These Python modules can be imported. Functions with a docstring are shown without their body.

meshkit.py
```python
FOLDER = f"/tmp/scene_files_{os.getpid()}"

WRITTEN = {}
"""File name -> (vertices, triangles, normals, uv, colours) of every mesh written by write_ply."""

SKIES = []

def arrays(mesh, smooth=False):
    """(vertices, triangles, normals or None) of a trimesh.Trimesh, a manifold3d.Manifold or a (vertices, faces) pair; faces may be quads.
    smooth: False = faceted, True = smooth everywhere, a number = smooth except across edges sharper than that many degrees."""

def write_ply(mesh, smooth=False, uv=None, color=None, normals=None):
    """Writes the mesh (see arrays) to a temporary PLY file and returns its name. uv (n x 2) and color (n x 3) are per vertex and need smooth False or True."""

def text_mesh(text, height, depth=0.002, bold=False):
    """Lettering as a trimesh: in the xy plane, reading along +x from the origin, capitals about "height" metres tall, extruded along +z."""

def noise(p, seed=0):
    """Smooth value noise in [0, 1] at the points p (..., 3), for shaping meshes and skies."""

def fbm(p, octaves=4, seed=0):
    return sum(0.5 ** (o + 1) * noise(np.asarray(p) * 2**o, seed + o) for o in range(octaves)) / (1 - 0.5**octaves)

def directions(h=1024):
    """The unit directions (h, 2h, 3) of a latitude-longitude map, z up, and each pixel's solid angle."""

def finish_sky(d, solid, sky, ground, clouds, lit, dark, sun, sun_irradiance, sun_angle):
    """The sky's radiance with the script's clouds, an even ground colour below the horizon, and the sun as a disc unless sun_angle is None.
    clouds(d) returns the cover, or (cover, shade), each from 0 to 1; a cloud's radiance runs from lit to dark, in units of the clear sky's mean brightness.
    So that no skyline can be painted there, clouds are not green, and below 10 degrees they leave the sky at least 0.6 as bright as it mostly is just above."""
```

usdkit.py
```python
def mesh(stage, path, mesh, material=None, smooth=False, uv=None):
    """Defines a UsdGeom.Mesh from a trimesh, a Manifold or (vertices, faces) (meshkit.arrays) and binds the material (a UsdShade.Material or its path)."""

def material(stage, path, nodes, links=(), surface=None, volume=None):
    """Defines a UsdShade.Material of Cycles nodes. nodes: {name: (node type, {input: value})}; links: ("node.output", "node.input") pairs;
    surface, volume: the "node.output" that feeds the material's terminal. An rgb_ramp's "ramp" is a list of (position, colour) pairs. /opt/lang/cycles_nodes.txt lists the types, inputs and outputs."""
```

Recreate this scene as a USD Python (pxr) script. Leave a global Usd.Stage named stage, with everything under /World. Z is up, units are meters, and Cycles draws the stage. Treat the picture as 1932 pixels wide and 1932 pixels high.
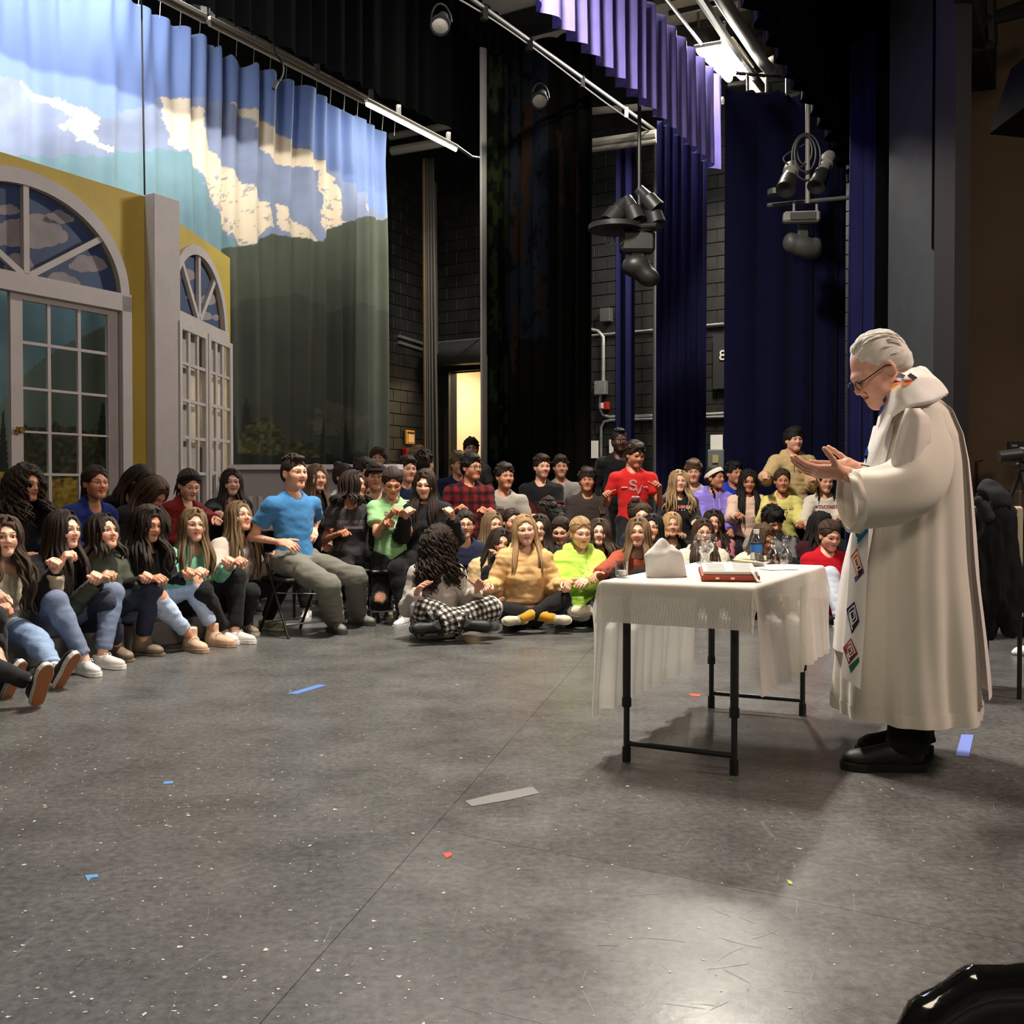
import math, random, time, numpy as np, trimesh, manifold3d, shapely
from shapely.geometry import Polygon, Point
import usdkit, meshkit
from meshkit import noise, fbm
from pxr import Usd, UsdGeom, UsdLux, UsdShade, Gf, Sdf, Vt

stage = Usd.Stage.CreateInMemory()
UsdGeom.SetStageUpAxis(stage, 'Z'); UsdGeom.SetStageMetersPerUnit(stage, 1.0)
UsdGeom.Xform.Define(stage, '/World'); UsdGeom.Scope.Define(stage, '/World/Looks')
stage.SetDefaultPrim(stage.GetPrimAtPath('/World'))
rng = random.Random(7); nrng = np.random.default_rng(7)
PI = math.pi

# ------------------------------------------------------------------ camera
F = 1932.0; CAMH = 1.10; PITCH = math.radians(1.07)
cam = UsdGeom.Camera.Define(stage, '/World/camera')
cam.AddTranslateOp().Set(Gf.Vec3d(0, 0, CAMH)); cam.AddRotateXOp().Set(90 - math.degrees(PITCH))
cam.CreateHorizontalApertureAttr(36.0); cam.CreateVerticalApertureAttr(36.0)
cam.CreateFocalLengthAttr(36.0 * F / 1932.0); cam.CreateClippingRangeAttr(Gf.Vec2f(0.05, 200))
cam.CreateExposureAttr(0.55)

def ray(px, py):
    a, b = (px - 966) / F, (966 - py) / F
    return np.array([a, math.cos(PITCH) + math.sin(PITCH) * b, -math.sin(PITCH) + math.cos(PITCH) * b])
def W(px, py, Z):
    """the point of the place seen at pixel px, py at distance Z along the camera's axis"""
    d = ray(px, py); return np.array([0, 0, CAMH]) + d * (Z / d[1])
def G(px, py, z=0.0):
    d = ray(px, py); return np.array([0, 0, CAMH]) + d * ((z - CAMH) / d[2])
# stage axes: U runs along the stage, V towards the house
AU = math.radians(30); U = np.array([math.sin(AU), math.cos(AU), 0]); V = np.array([math.cos(AU), -math.sin(AU), 0])
O = np.array([-2.45, 7.4, 0])
def S(s, v, z=0.0): return O + s * U + v * V + np.array([0, 0, z])
def onV(px, py, v):
    d = ray(px, py); c = np.array([0, 0, CAMH]); t = (v - np.dot(c - O, V)) / np.dot(d, V); return c + d * t
def onS(px, py, s):
    d = ray(px, py); c = np.array([0, 0, CAMH]); t = (s - np.dot(c - O, U)) / np.dot(d, U); return c + d * t
def proj(p):
    p = np.asarray(p, float) - np.array([0, 0, CAMH])
    fw = p[..., 1] * math.cos(PITCH) - p[..., 2] * math.sin(PITCH); up = p[..., 1] * math.sin(PITCH) + p[..., 2] * math.cos(PITCH)
    return 966 + F * p[..., 0] / fw, 966 - F * up / fw

# ------------------------------------------------------------------ lights
def rect_light(name, p, u_, n_, w, h, power, col):
    """a rectangular lamp centred at p, long axis u_, shining along n_"""
    L = UsdLux.RectLight.Define(stage, '/World/' + name)
    u_ = np.asarray(u_, float) / np.linalg.norm(u_); n_ = np.asarray(n_, float) / np.linalg.norm(n_)
    z = -n_; y = np.cross(z, u_); y /= np.linalg.norm(y); x = np.cross(y, z)
    m = Gf.Matrix4d(*x, 0, *y, 0, *z, 0, *p, 1)
    L.AddTransformOp().Set(m); L.CreateWidthAttr(w); L.CreateHeightAttr(h)
    L.CreateIntensityAttr(power); L.CreateColorAttr(Gf.Vec3f(*col)); return L
DOME = 0.008
dome = UsdLux.DomeLight.Define(stage, '/World/ambient_light'); dome.CreateIntensityAttr(DOME); dome.CreateColorAttr(Gf.Vec3f(1, .93, .84))
WARM = (1, .86, .66); NEUT = (1, .93, .80); PINK = (1, .78, .66)
DN = (0, 0, -1)
LIGHTS = [  # name, centre, along, facing, length, width, intensity, colour
    ('drop_lamp', S(6.2, -1.9, 6.1), U, np.array([0, 0, -1]) - .30 * V, 2.6, .16, 27, NEUT),
    ('drop_lamp_near', S(.2, -1.85, 6.3), U, np.array([0, 0, -1]) - .7 * V, 3.6, .16, 40, (1, .97, .95)),
    ('stage_lamp', W(1368, 120, 13.3) - [0, 0, .12], U, np.array([0, 0, -1]) - .45 * U, 1.6, .30, 420, NEUT),
    ('stage_lamp_near', S(.9, 2.25, 6.5), U, np.array([0, 0, -1]) - .12 * V, 1.5, .30, 420, NEUT),
    ('house_lamp', np.array([4.7, 3.3, 4.3]), (0, 1, 0), np.array([-1, .10, -.85]), 1.4, .8, 34, PINK),
    ('apron_lamp', np.array([-1.2, -1.6, 5.5]), (1, 0, 0), np.array([0, .75, -1]), 3.0, 1.5, 11, WARM),  # unseen soft fill added behind the camera, no lamp hangs there
]
for a in LIGHTS: rect_light(*a)

# ------------------------------------------------------------------ naming and prims
used = {}
def fresh(parent, name):
    k = parent + '/' + name; n = used.get(k, 0); used[k] = n + 1
    return k if n == 0 else f'{k}_{n:03d}'
def thing(name, label=None, cat=None, loc=(0, 0, 0), rz=0, group=None, kind=None):
    p = fresh('/World', name); x = UsdGeom.Xform.Define(stage, p)
    x.AddTranslateOp().Set(Gf.Vec3d(*map(float, loc)))
    if rz: x.AddRotateZOp().Set(float(rz))
    tag(x.GetPrim(), label, cat, group, kind); return p
def tag(prim, label=None, cat=None, group=None, kind=None):
    if isinstance(prim, str): prim = stage.GetPrimAtPath(prim)
    for k, v in (('label', label), ('category', cat), ('group', group), ('kind', kind)):
        if v: prim.SetCustomDataByKey(k, v)
def obj(name, mesh, mat, parent=None, label=None, cat=None, group=None, kind=None, smooth=35, paint=None, uv=None, loc=None):
    p = fresh(parent or '/World', name)
    if loc is not None:
        mesh = (np.asarray(mesh[0] if isinstance(mesh, tuple) else mesh.vertices) - np.asarray(loc), np.asarray(mesh[1] if isinstance(mesh, tuple) else mesh.faces))
    if paint is not None or uv is not None: smooth = True if smooth else False
    m = usdkit.mesh(stage, p, mesh, mat, smooth=smooth, uv=uv)
    if paint is not None:
        UsdGeom.PrimvarsAPI(m).CreatePrimvar('paint', Sdf.ValueTypeNames.Color3fArray, 'vertex').Set(Vt.Vec3fArray.FromNumpy(np.clip(np.asarray(paint), 0, 1).astype(np.float32)))
    if loc is not None: m.AddTranslateOp().Set(Gf.Vec3d(*map(float, loc)))
    tag(m.GetPrim(), label, cat, group, kind); return p
def copy_of(src, loc, rz=0, label=None, group=None):
    base = src.split('/')[-1]
    base = base[:-4] if base[-4:-3] == '_' and base[-3:].isdigit() else base
    p = fresh('/World', base); x = UsdGeom.Xform.Define(stage, p)
    x.GetPrim().GetReferences().AddInternalReference(src); x.GetPrim().SetInstanceable(True)
    ops = x.GetOrderedXformOps()
    x.ClearXformOpOrder(); x.AddTranslateOp(opSuffix='place').Set(Gf.Vec3d(*map(float, loc))); x.AddRotateZOp(opSuffix='turn').Set(float(rz))
    tag(x.GetPrim(), label, stage.GetPrimAtPath(src).GetCustomDataByKey('category'), group); return p

# ------------------------------------------------------------------ materials
def sr(*c):
    c = np.array(c, float) / 255; return tuple(np.where(c <= .04045, c / 12.92, ((c + .055) / 1.055) ** 2.4))
mats = {}
def mat(name, color=(.5, .5, .5), rough=.6, metal=0, bump=0, bscale=60, sheen=0, var=0, vscale=4, spec=.5, coat=0, trans=0, ior=1.45, translucent=0, paint=False, emit=None):
    if name in mats: return mats[name]
    nodes = {'p': ('principled_bsdf', dict(base_color=color, roughness=rough, metallic=metal, specular_ior_level=spec, sheen_weight=sheen, coat_weight=coat, transmission_weight=trans, ior=ior))}
    links = []; src = None
    if paint: nodes['at'] = ('attribute', dict(attribute='paint')); src = 'at.color'
    if bump or var: nodes['tc'] = ('geometry', {})
    if var:
        nodes['nv'] = ('noise_texture', dict(scale=vscale, detail=5., roughness=.6)); links.append(('tc.position', 'nv.vector'))
        nodes['mr'] = ('map_range', dict(from_min=.3, from_max=.7, to_min=1 - var, to_max=1 + var)); links.append(('nv.fac', 'mr.value'))
        nodes['mm'] = ('vector_math', dict(math_type='scale', vector1=color)); links += [('mr.result', 'mm.scale')]
        if src: links.append((src, 'mm.vector1'))
        src = 'mm.vector'
    if src: links.append((src, 'p.base_color'))
    if bump:
        nodes['nb'] = ('noise_texture', dict(scale=bscale, detail=3.)); links.append(('tc.position', 'nb.vector'))
        nodes['b'] = ('bump', dict(strength=bump, distance=.01)); links += [('nb.fac', 'b.height'), ('b.normal', 'p.normal')]
    surf = 'p.BSDF'
    if translucent:
        nodes['tl'] = ('translucent_bsdf', dict(color=color)); nodes['mx'] = ('mix_closure', dict(fac=translucent))
        links += [('p.BSDF', 'mx.closure1'), ('tl.BSDF', 'mx.closure2')]
        if src: links.append((src, 'tl.color'))
        surf = 'mx.closure'
    if emit: nodes['p'][1].update(emission_color=emit[0], emission_strength=emit[1])
    mats[name] = usdkit.material(stage, '/World/Looks/' + name, nodes, links, surface=surf); return mats[name]
def sheer(name, color, alpha, rough=.8, weave=0):
    """thin see-through cloth"""
    nodes = {'p': ('principled_bsdf', dict(base_color=color, roughness=rough)), 'tl': ('translucent_bsdf', dict(color=color)),
             'm1': ('mix_closure', dict(fac=.35)), 'tr': ('transparent_bsdf', dict(color=(1, 1, 1))), 'm2': ('mix_closure', dict(fac=alpha))}
    links = [('p.BSDF', 'm1.closure1'), ('tl.BSDF', 'm1.closure2'), ('tr.BSDF', 'm2.closure1'), ('m1.closure', 'm2.closure2')]
    if weave:
        nodes |= {'g': ('geometry', {}), 'vt': ('voronoi_texture', dict(scale=weave, randomness=.15)), 'mr': ('map_range', dict(from_min=.2, from_max=.5, to_min=alpha - .3, to_max=min(1, alpha + .2), clamp=True))}
        links += [('g.position', 'vt.vector'), ('vt.distance', 'mr.value'), ('mr.result', 'm2.fac')]
    return usdkit.material(stage, '/World/Looks/' + name, nodes, links, surface='m2.closure')
def pane_glass(name, tint=(1, 1, 1)):
    return usdkit.material(stage, '/World/Looks/' + name, {'t': ('transparent_bsdf', dict(color=tint)), 'g': ('glossy_bsdf', dict(color=(1, 1, 1), roughness=.03)), 'm': ('mix_closure', dict(fac=.05))},
                           [('t.BSDF', 'm.closure1'), ('g.BSDF', 'm.closure2')], surface='m.closure')

# ------------------------------------------------------------------ mesh helpers
def cat(ms): return trimesh.util.concatenate([m if isinstance(m, trimesh.Trimesh) else trimesh.Trimesh(m[0], m[1], process=False) for m in ms])
def box(c, e, rz=0, bevel=0):
    e = np.asarray(e, float)
    if bevel:
        b = min(bevel, e.min() * .45); pts = []
        for k in range(3):
            d = e / 2 - b; d[k] = e[k] / 2
            for sx in (-1, 1):
                for sy in (-1, 1):
                    for sz in (-1, 1): pts.append(d * (sx, sy, sz))
        m = trimesh.convex.convex_hull(np.array(pts))
    else: m = trimesh.creation.box(e)
    if rz: m.apply_transform(trimesh.transformations.rotation_matrix(rz, (0, 0, 1)))
    m.apply_translation(c); return m
def frame(x, y, z, o=(0, 0, 0)):
    M = np.eye(4); M[:3, 0], M[:3, 1], M[:3, 2], M[:3, 3] = x, y, z, o; return M
def slab(a, b, z0, z1, th, side=0):
    """upright slab between plan points a and b; side shifts it along its normal by th*side"""
    a, b = np.asarray(a, float)[:2], np.asarray(b, float)[:2]; d = b - a; L = np.linalg.norm(d); d /= L; n = np.array([-d[1], d[0]])
    c = (a + b) / 2 + n * th * side
    return box((c[0], c[1], (z0 + z1) / 2), (L, th, z1 - z0), math.atan2(d[1], d[0]))
def tube(pts, r, sides=8, closed=False, cap=True):
    P = np.asarray(pts, float); n = len(P); R = np.broadcast_to(np.asarray(r, float), (n,))
    T = np.gradient(P, axis=0) if not closed else np.roll(P, -1, 0) - np.roll(P, 1, 0)
    T /= np.maximum(np.linalg.norm(T, axis=1, keepdims=True), 1e-9)
    ref = np.array([0, 0, 1.]) if abs(T[0, 2]) < .9 else np.array([1., 0, 0])
    N = np.zeros_like(P); N[0] = np.cross(T[0], ref); N[0] /= np.linalg.norm(N[0])
    for i in range(1, n):
        v = N[i - 1] - T[i] * np.dot(N[i - 1], T[i]); N[i] = v / max(np.linalg.norm(v), 1e-9)
    B = np.cross(T, N); a = np.arange(sides) / sides * 2 * PI
    V_ = (P[:, None] + R[:, None, None] * (np.cos(a)[None, :, None] * N[:, None] + np.sin(a)[None, :, None] * B[:, None])).reshape(-1, 3)
    return _rings(V_, n, sides, closed, cap)
def _rings(V_, n, sides, closed=False, cap=True):
    f = []; m = n if closed else n - 1
    i = np.arange(m)[:, None] * sides; j = np.arange(sides)[None]; i2 = ((np.arange(m) + 1) % n)[:, None] * sides; j2 = (j + 1) % sides
    a, b, c, d = i + j, i + j2, i2 + j2, i2 + j
    f = np.concatenate([np.stack([a, b, c], -1).reshape(-1, 3), np.stack([a, c, d], -1).reshape(-1, 3)])
    if cap and not closed:
        k = len(V_); V_ = np.vstack([V_, V_[:sides].mean(0), V_[-sides:].mean(0)]); q = np.arange(sides); q2 = (q + 1) % sides; e = (n - 1) * sides
        f = np.concatenate([f, np.stack([np.full(sides, k), q2, q], -1), np.stack([np.full(sides, k + 1), e + q, e + q2], -1)])
    return trimesh.Trimesh(V_, f, process=False)
def rod(a, b, r, sides=10): return tube(np.array([a, b], float), r, sides)
def lathe(prof, sides=32, o=(0, 0, 0)):
    prof = np.asarray(prof, float); a = np.arange(sides) / sides * 2 * PI
    V_ = np.stack([prof[:, None, 0] * np.cos(a), prof[:, None, 0] * np.sin(a), np.broadcast_to(prof[:, None, 1], (len(prof), sides))], -1).reshape(-1, 3) + np.asarray(o)
    return _rings(V_, len(prof), sides)
def grid_faces(nu, nv):
    i = np.arange(nu - 1)[:, None] * nv + np.arange(nv - 1)[None]
    return np.stack([i, i + nv, i + nv + 1, i + 1], -1).reshape(-1, 4)
def plate(poly, o, x, y, th):
    """polygon (shapely, in metres) extruded by th towards x cross y, put at o with axes x, y"""
    x = np.asarray(x, float); y = np.asarray(y, float)
    g = [poly] if poly.geom_type == 'Polygon' else list(poly.geoms)
    m = cat([trimesh.creation.extrude_polygon(q, th, engine='earcut') for q in g])
    m.apply_transform(frame(x, y, np.cross(x, y), o)); return m
def spline(pts, n):
    from scipy.interpolate import CubicSpline
    P = np.asarray(pts, float); t = np.r_[0, np.cumsum(np.linalg.norm(np.diff(P, axis=0), axis=1))]
    return CubicSpline(t, P)(np.linspace(0, t[-1], n))
# ================================================================== the setting: stage floor, walls, ceiling
VD = -2.75; VW = -1.6; VB = -4.53; SW = 9.8
floor_mat = usdkit.material(stage, '/World/Looks/stage_vinyl', {
    'g': ('geometry', {}), 'n1': ('noise_texture', dict(scale=2.3, detail=6., roughness=.65)), 'n2': ('noise_texture', dict(scale=38., detail=4., roughness=.7)),
    'mp': ('mapping', dict(scale=(3., 60., 1.), rotation=(0, 0, .6))), 'n3': ('noise_texture', dict(scale=1., detail=4., distortion=1.5)),
    'mp2': ('mapping', dict(scale=(50., 2.4, 1.), rotation=(0, 0, .25))), 'n4': ('noise_texture', dict(scale=1., detail=4., distortion=1.2)),
    'r1': ('map_range', dict(from_min=.3, from_max=.7, to_min=.78, to_max=1.22)), 'r2': ('map_range', dict(from_min=.35, from_max=.65, to_min=.66, to_max=1.34)),
    'r3': ('map_range', dict(from_min=.69, from_max=.78, to_min=0., to_max=.10, clamp=True)), 'r4': ('map_range', dict(from_min=.70, from_max=.78, to_min=0., to_max=.08, clamp=True)),
    'c': ('vector_math', dict(math_type='scale', vector1=(.098, .097, .094))), 'c2': ('vector_math', dict(math_type='scale')), 'a': ('math', dict(math_type='add')),
    'add': ('vector_math', dict(math_type='add')), 'cv': ('combine_xyz', {}),
    'rr': ('map_range', dict(from_min=.3, from_max=.7, to_min=.24, to_max=.40)), 'b': ('bump', dict(strength=.12, distance=.004)),
    'p': ('principled_bsdf', dict(roughness=.38, specular_ior_level=.5))},
    [('g.position', 'n1.vector'), ('g.position', 'n2.vector'), ('g.position', 'mp.vector'), ('mp.vector', 'n3.vector'), ('g.position', 'mp2.vector'), ('mp2.vector', 'n4.vector'),
     ('n1.fac', 'r1.value'), ('n2.fac', 'r2.value'), ('n3.fac', 'r3.value'), ('n4.fac', 'r4.value'), ('r1.result', 'c.scale'), ('c.vector', 'c2.vector1'), ('r2.result', 'c2.scale'),
     ('r3.result', 'a.value1'), ('r4.result', 'a.value2'), ('a.value', 'cv.x'), ('a.value', 'cv.y'), ('a.value', 'cv.z'), ('c2.vector', 'add.vector1'), ('cv.vector', 'add.vector2'), ('add.vector', 'p.base_color'),
     ('n1.fac', 'rr.value'), ('rr.result', 'p.roughness'), ('n2.fac', 'b.height'), ('b.normal', 'p.normal')], surface='p.BSDF')
black_paint = mat('black_wall_paint', (.016, .016, .014), .42, bump=.25, bscale=45, var=.5, vscale=2.5)
mortar = mat('black_mortar', (.012, .012, .011), .7)
black_cloth = mat('black_velour', (.0016, .0016, .0018), .95, spec=.03)
dark_metal = mat('dark_metal', (.02, .02, .02), .45, metal=.4)
steel = mat('galvanised_steel', (.42, .42, .40), .38, metal=.75, var=.2, vscale=9)
white_trim = mat('white_trim_paint', (.46, .43, .42), .55, bump=.1, bscale=25, var=.06)
yellow_paint = mat('yellow_wall_paint', (.48, .36, .055), .6, bump=.12, bscale=30, var=.10, vscale=2)
fan_blue = mat('painted_sky_blue', (.028, .055, .13), .6, var=.25, vscale=3)
fan_cloud = mat('painted_cloud', (.24, .215, .225), .65, var=.2, vscale=6)
grey_paint = mat('grey_paint', (.07, .07, .068), .6, var=.1)

fl = thing('floor', kind='structure')
A0, A1 = G(490, 1932)[:2], G(960, 1400)[:2]; dA = (A1 - A0) / np.linalg.norm(A1 - A0); nA = np.array([dA[1], -dA[0]])
B0, B1 = G(770, 1555)[:2], G(950, 1590)[:2]; dB = (B1 - B0) / np.linalg.norm(B1 - B0); nB = np.array([-dB[1], dB[0]])
area = shapely.box(-9, -4, 12, 19.5)
def half(p, d, n, k, g=.0009): return Polygon([p - 40 * d + n * k * g, p + 40 * d + n * k * g, p + 40 * d + n * k * 60, p - 40 * d + n * k * 60])
L_ = area.intersection(half(A0, dA, nA, -1)); R_ = area.intersection(half(A0, dA, nA, 1))
for q in (L_, R_.intersection(half(B0, dB, nB, 1)), R_.intersection(half(B0, dB, nB, -1))):
    obj('floor_sheet', plate(q, (0, 0, -.004), (1, 0, 0), (0, 1, 0), .004), floor_mat, fl, smooth=False)
obj('subfloor', box((1.5, 7.75, -.055), (21, 23.5, .1)), mat('subfloor_dark', (.012, .012, .012), .8), fl, smooth=False)

# ---- block walls
def block_wall(name, o, x, length, height, windows, hole=None):
    """painted concrete blocks on a backing; blocks that the photograph shows are parts of their own"""
    w = thing(name, kind='structure'); n = np.cross(x, (0, 0, 1)); bl, bh = .406, .203; rest = []; made = 0
    back = shapely.box(0, 0, length, height)
    if hole: back = back.difference(shapely.box(*hole))
    obj('wall_backing', plate(back, np.asarray(o) - n * .2, x, (0, 0, 1), .2), mortar, w, smooth=False)
    for r in range(int(height / bh)):
        for c in range(-1, int(length / bl) + 1):
            a0 = max(0, c * bl + (r % 2) * bl / 2); a1 = min(length, c * bl + (r % 2) * bl / 2 + bl); z0 = r * bh
            if a1 - a0 < .05: continue
            b = shapely.box(a0 + .005, z0 + .005, a1 - .005, z0 + bh - .005)
            if hole:
                b = b.difference(shapely.box(hole[0] - .07, hole[1], hole[2] + .07, hole[3] + .07))
                if b.is_empty or b.geom_type != 'Polygon' or b.area < .005: continue
                a0, z0, a1, _ = b.bounds; zt = b.bounds[3]
            else: a0, a1, z0, zt = a0 + .005, a1 - .005, z0 + .005, z0 + bh - .005
            d = .011 + .004 * rng.random(); c_ = np.asarray(o) + x * (a0 + a1) / 2 + np.array([0, 0, (z0 + zt) / 2]) + n * d / 2
            m = box((0, 0, 0), (a1 - a0, d + .01, zt - z0), bevel=.004); m.apply_transform(frame(x, -n, (0, 0, 1), c_))
            px, py = proj(c_)
            if made < 290 and any(q[0] - 12 < px < q[2] + 12 and q[1] - 12 < py < q[3] + 12 for q in windows): obj('block', m, black_paint, w, smooth=False); made += 1
            elif len(rest) < 2500: rest.append(m)
    if rest: obj('far_block', cat(rest), black_paint, w, kind='stuff', smooth=False)
    return w
corner = S(SW, VB)
dv0 = np.dot(onS(850, 700, SW) - corner, V); dz = onS(880, 700, SW)[2]
block_wall('wall_right', corner, V, 10.5, 7.9, [(816, 330, 906, 880), (1117, 380, 1162, 880), (1196, 440, 1238, 880), (1335, 360, 1366, 880), (1596, 420, 1612, 760)], hole=(dv0, -.1, dv0 + 1.5, dz))
block_wall('wall_back', S(SW - 10.2, VB), U, 10.2, 7.9, [(752, 330, 803, 880)])
obj('wall_left', slab(S(-7.5, VB), S(-7.5, 8), 0, 8, .2, 1), mat('wall_shade', (.05, .05, .05), .8), kind='structure', smooth=False)
# ---- ceiling with beams
ce = thing('ceiling', kind='structure')
obj('deck', box((0, 0, 8.05), (24, 26, .1), 0).apply_translation((1.5, 8, 0)), mat('ceiling_cream', (.42, .39, .31), .8, var=.1), ce, smooth=False)
for k in range(9):
    p = S(-3.5 + 1.6 * k, 1.0, 7.8); m = box((0, 0, 0), (11, .14, .34)); m.apply_transform(frame(V, U * -1, (0, 0, 1), p)); obj('beam', m, dark_metal, ce, smooth=False)
# ---- lit room behind the door in the side wall
room = thing('doorway_room', kind='structure'); c0 = corner + V * dv0
cream = mat('hallway_cream', (.80, .68, .46), .7); orange_w = mat('hallway_orange', (.62, .26, .06), .7)
obj('room_wall', slab(c0 + U * 2.4 - V * 1.6, c0 + U * 2.4 + V * 3, 0, 3.6, .1), cream, room, smooth=False)
obj('room_wall', slab(c0 + U * .25 - V * .62, c0 + U * 2.4 - V * .62, 0, 3.6, .1), cream, room, smooth=False)
obj('room_wall', slab(c0 + U * .25 + V * 2.6, c0 + U * 2.4 + V * 2.6, 0, 3.6, .1), cream, room, smooth=False)
obj('room_ceiling', box((0, 0, 0), (2.3, 3.4, .1)).apply_transform(frame(U, V, np.cross(U, V), c0 + U * 1.36 + V * 1.0 + np.array([0, 0, 3.65]))), cream, room, smooth=False)
q = onS(872, 803, SW + 2.34); obj('orange_panel', slab(q - U * 0, q + V * 1.6, 0, q[2], .06), orange_w, room, smooth=False)
rect_light('hallway_lamp', c0 + U * 1.3 + V * .7 + np.array([0, 0, 3.5]), V, (0, 0, -1), 1.4, 1.0, 13, (1, .84, .58))
dr = thing('door_1', kind='structure'); fm = mat('door_frame_black', (.012, .011, .010), .5)
for a, b in ((dv0 - .1, dv0), (dv0 + 1.5, dv0 + 1.6)): obj('door_jamb', box((0, 0, 0), (b - a, .26, dz)).apply_transform(frame(V, -U * -1, (0, 0, 1), corner + V * (a + b) / 2 + U * .07 + np.array([0, 0, dz / 2]))), fm, dr, smooth=False)
obj('door_head', box((0, 0, 0), (1.7, .26, .1)).apply_transform(frame(V, U, (0, 0, 1), corner + V * (dv0 + .75) + U * .07 + np.array([0, 0, dz + .05]))), fm, dr, smooth=False)
# ---- house side: grey return panel, black pillar, tan auditorium wall
obj('wall_return', slab(W(1684, 800, 9.6), W(1792, 800, 8.3), 0, 7.9, .1), mat('grey_return_paint', (.032, .035, .039), .75, spec=.2, bump=.15, bscale=12, var=.1), kind='structure', smooth=False)
obj('wall_proscenium', cat([slab(W(1774, 800, 7.9), W(1813, 800, 7.6), 0, 7.9, .12)]), mat('proscenium_black', (.006, .005, .005), .7), kind='structure', smooth=False)
tan = mat('tan_wall_paint', (.12, .082, .047), .8, bump=.1, bscale=20, var=.06)
wh = thing('wall_house', kind='structure')
obj('wall_panel', slab(W(1806, 800, 9.4), W(2500, 800, 8.2), 0, 7.9, .15), tan, wh, smooth=False)
a, b = W(1843, 870, 9.25), W(1892, 864, 9.2); dk = mat('groove_dark', (.03, .02, .012), .8)
obj('door_groove', cat([rod(a, (a[0], a[1], .0), .012, 5), rod(a + [.02, 0, .0], b, .010, 5), rod(b, (b[0], b[1], 0), .01, 5)]), dk, wh)

obj('wall_header', slab(S(-.5, 4.9), S(6.9, 4.9), 4.7, 7.9, .12), mat('proscenium_black'), kind='structure', smooth=False)
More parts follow.
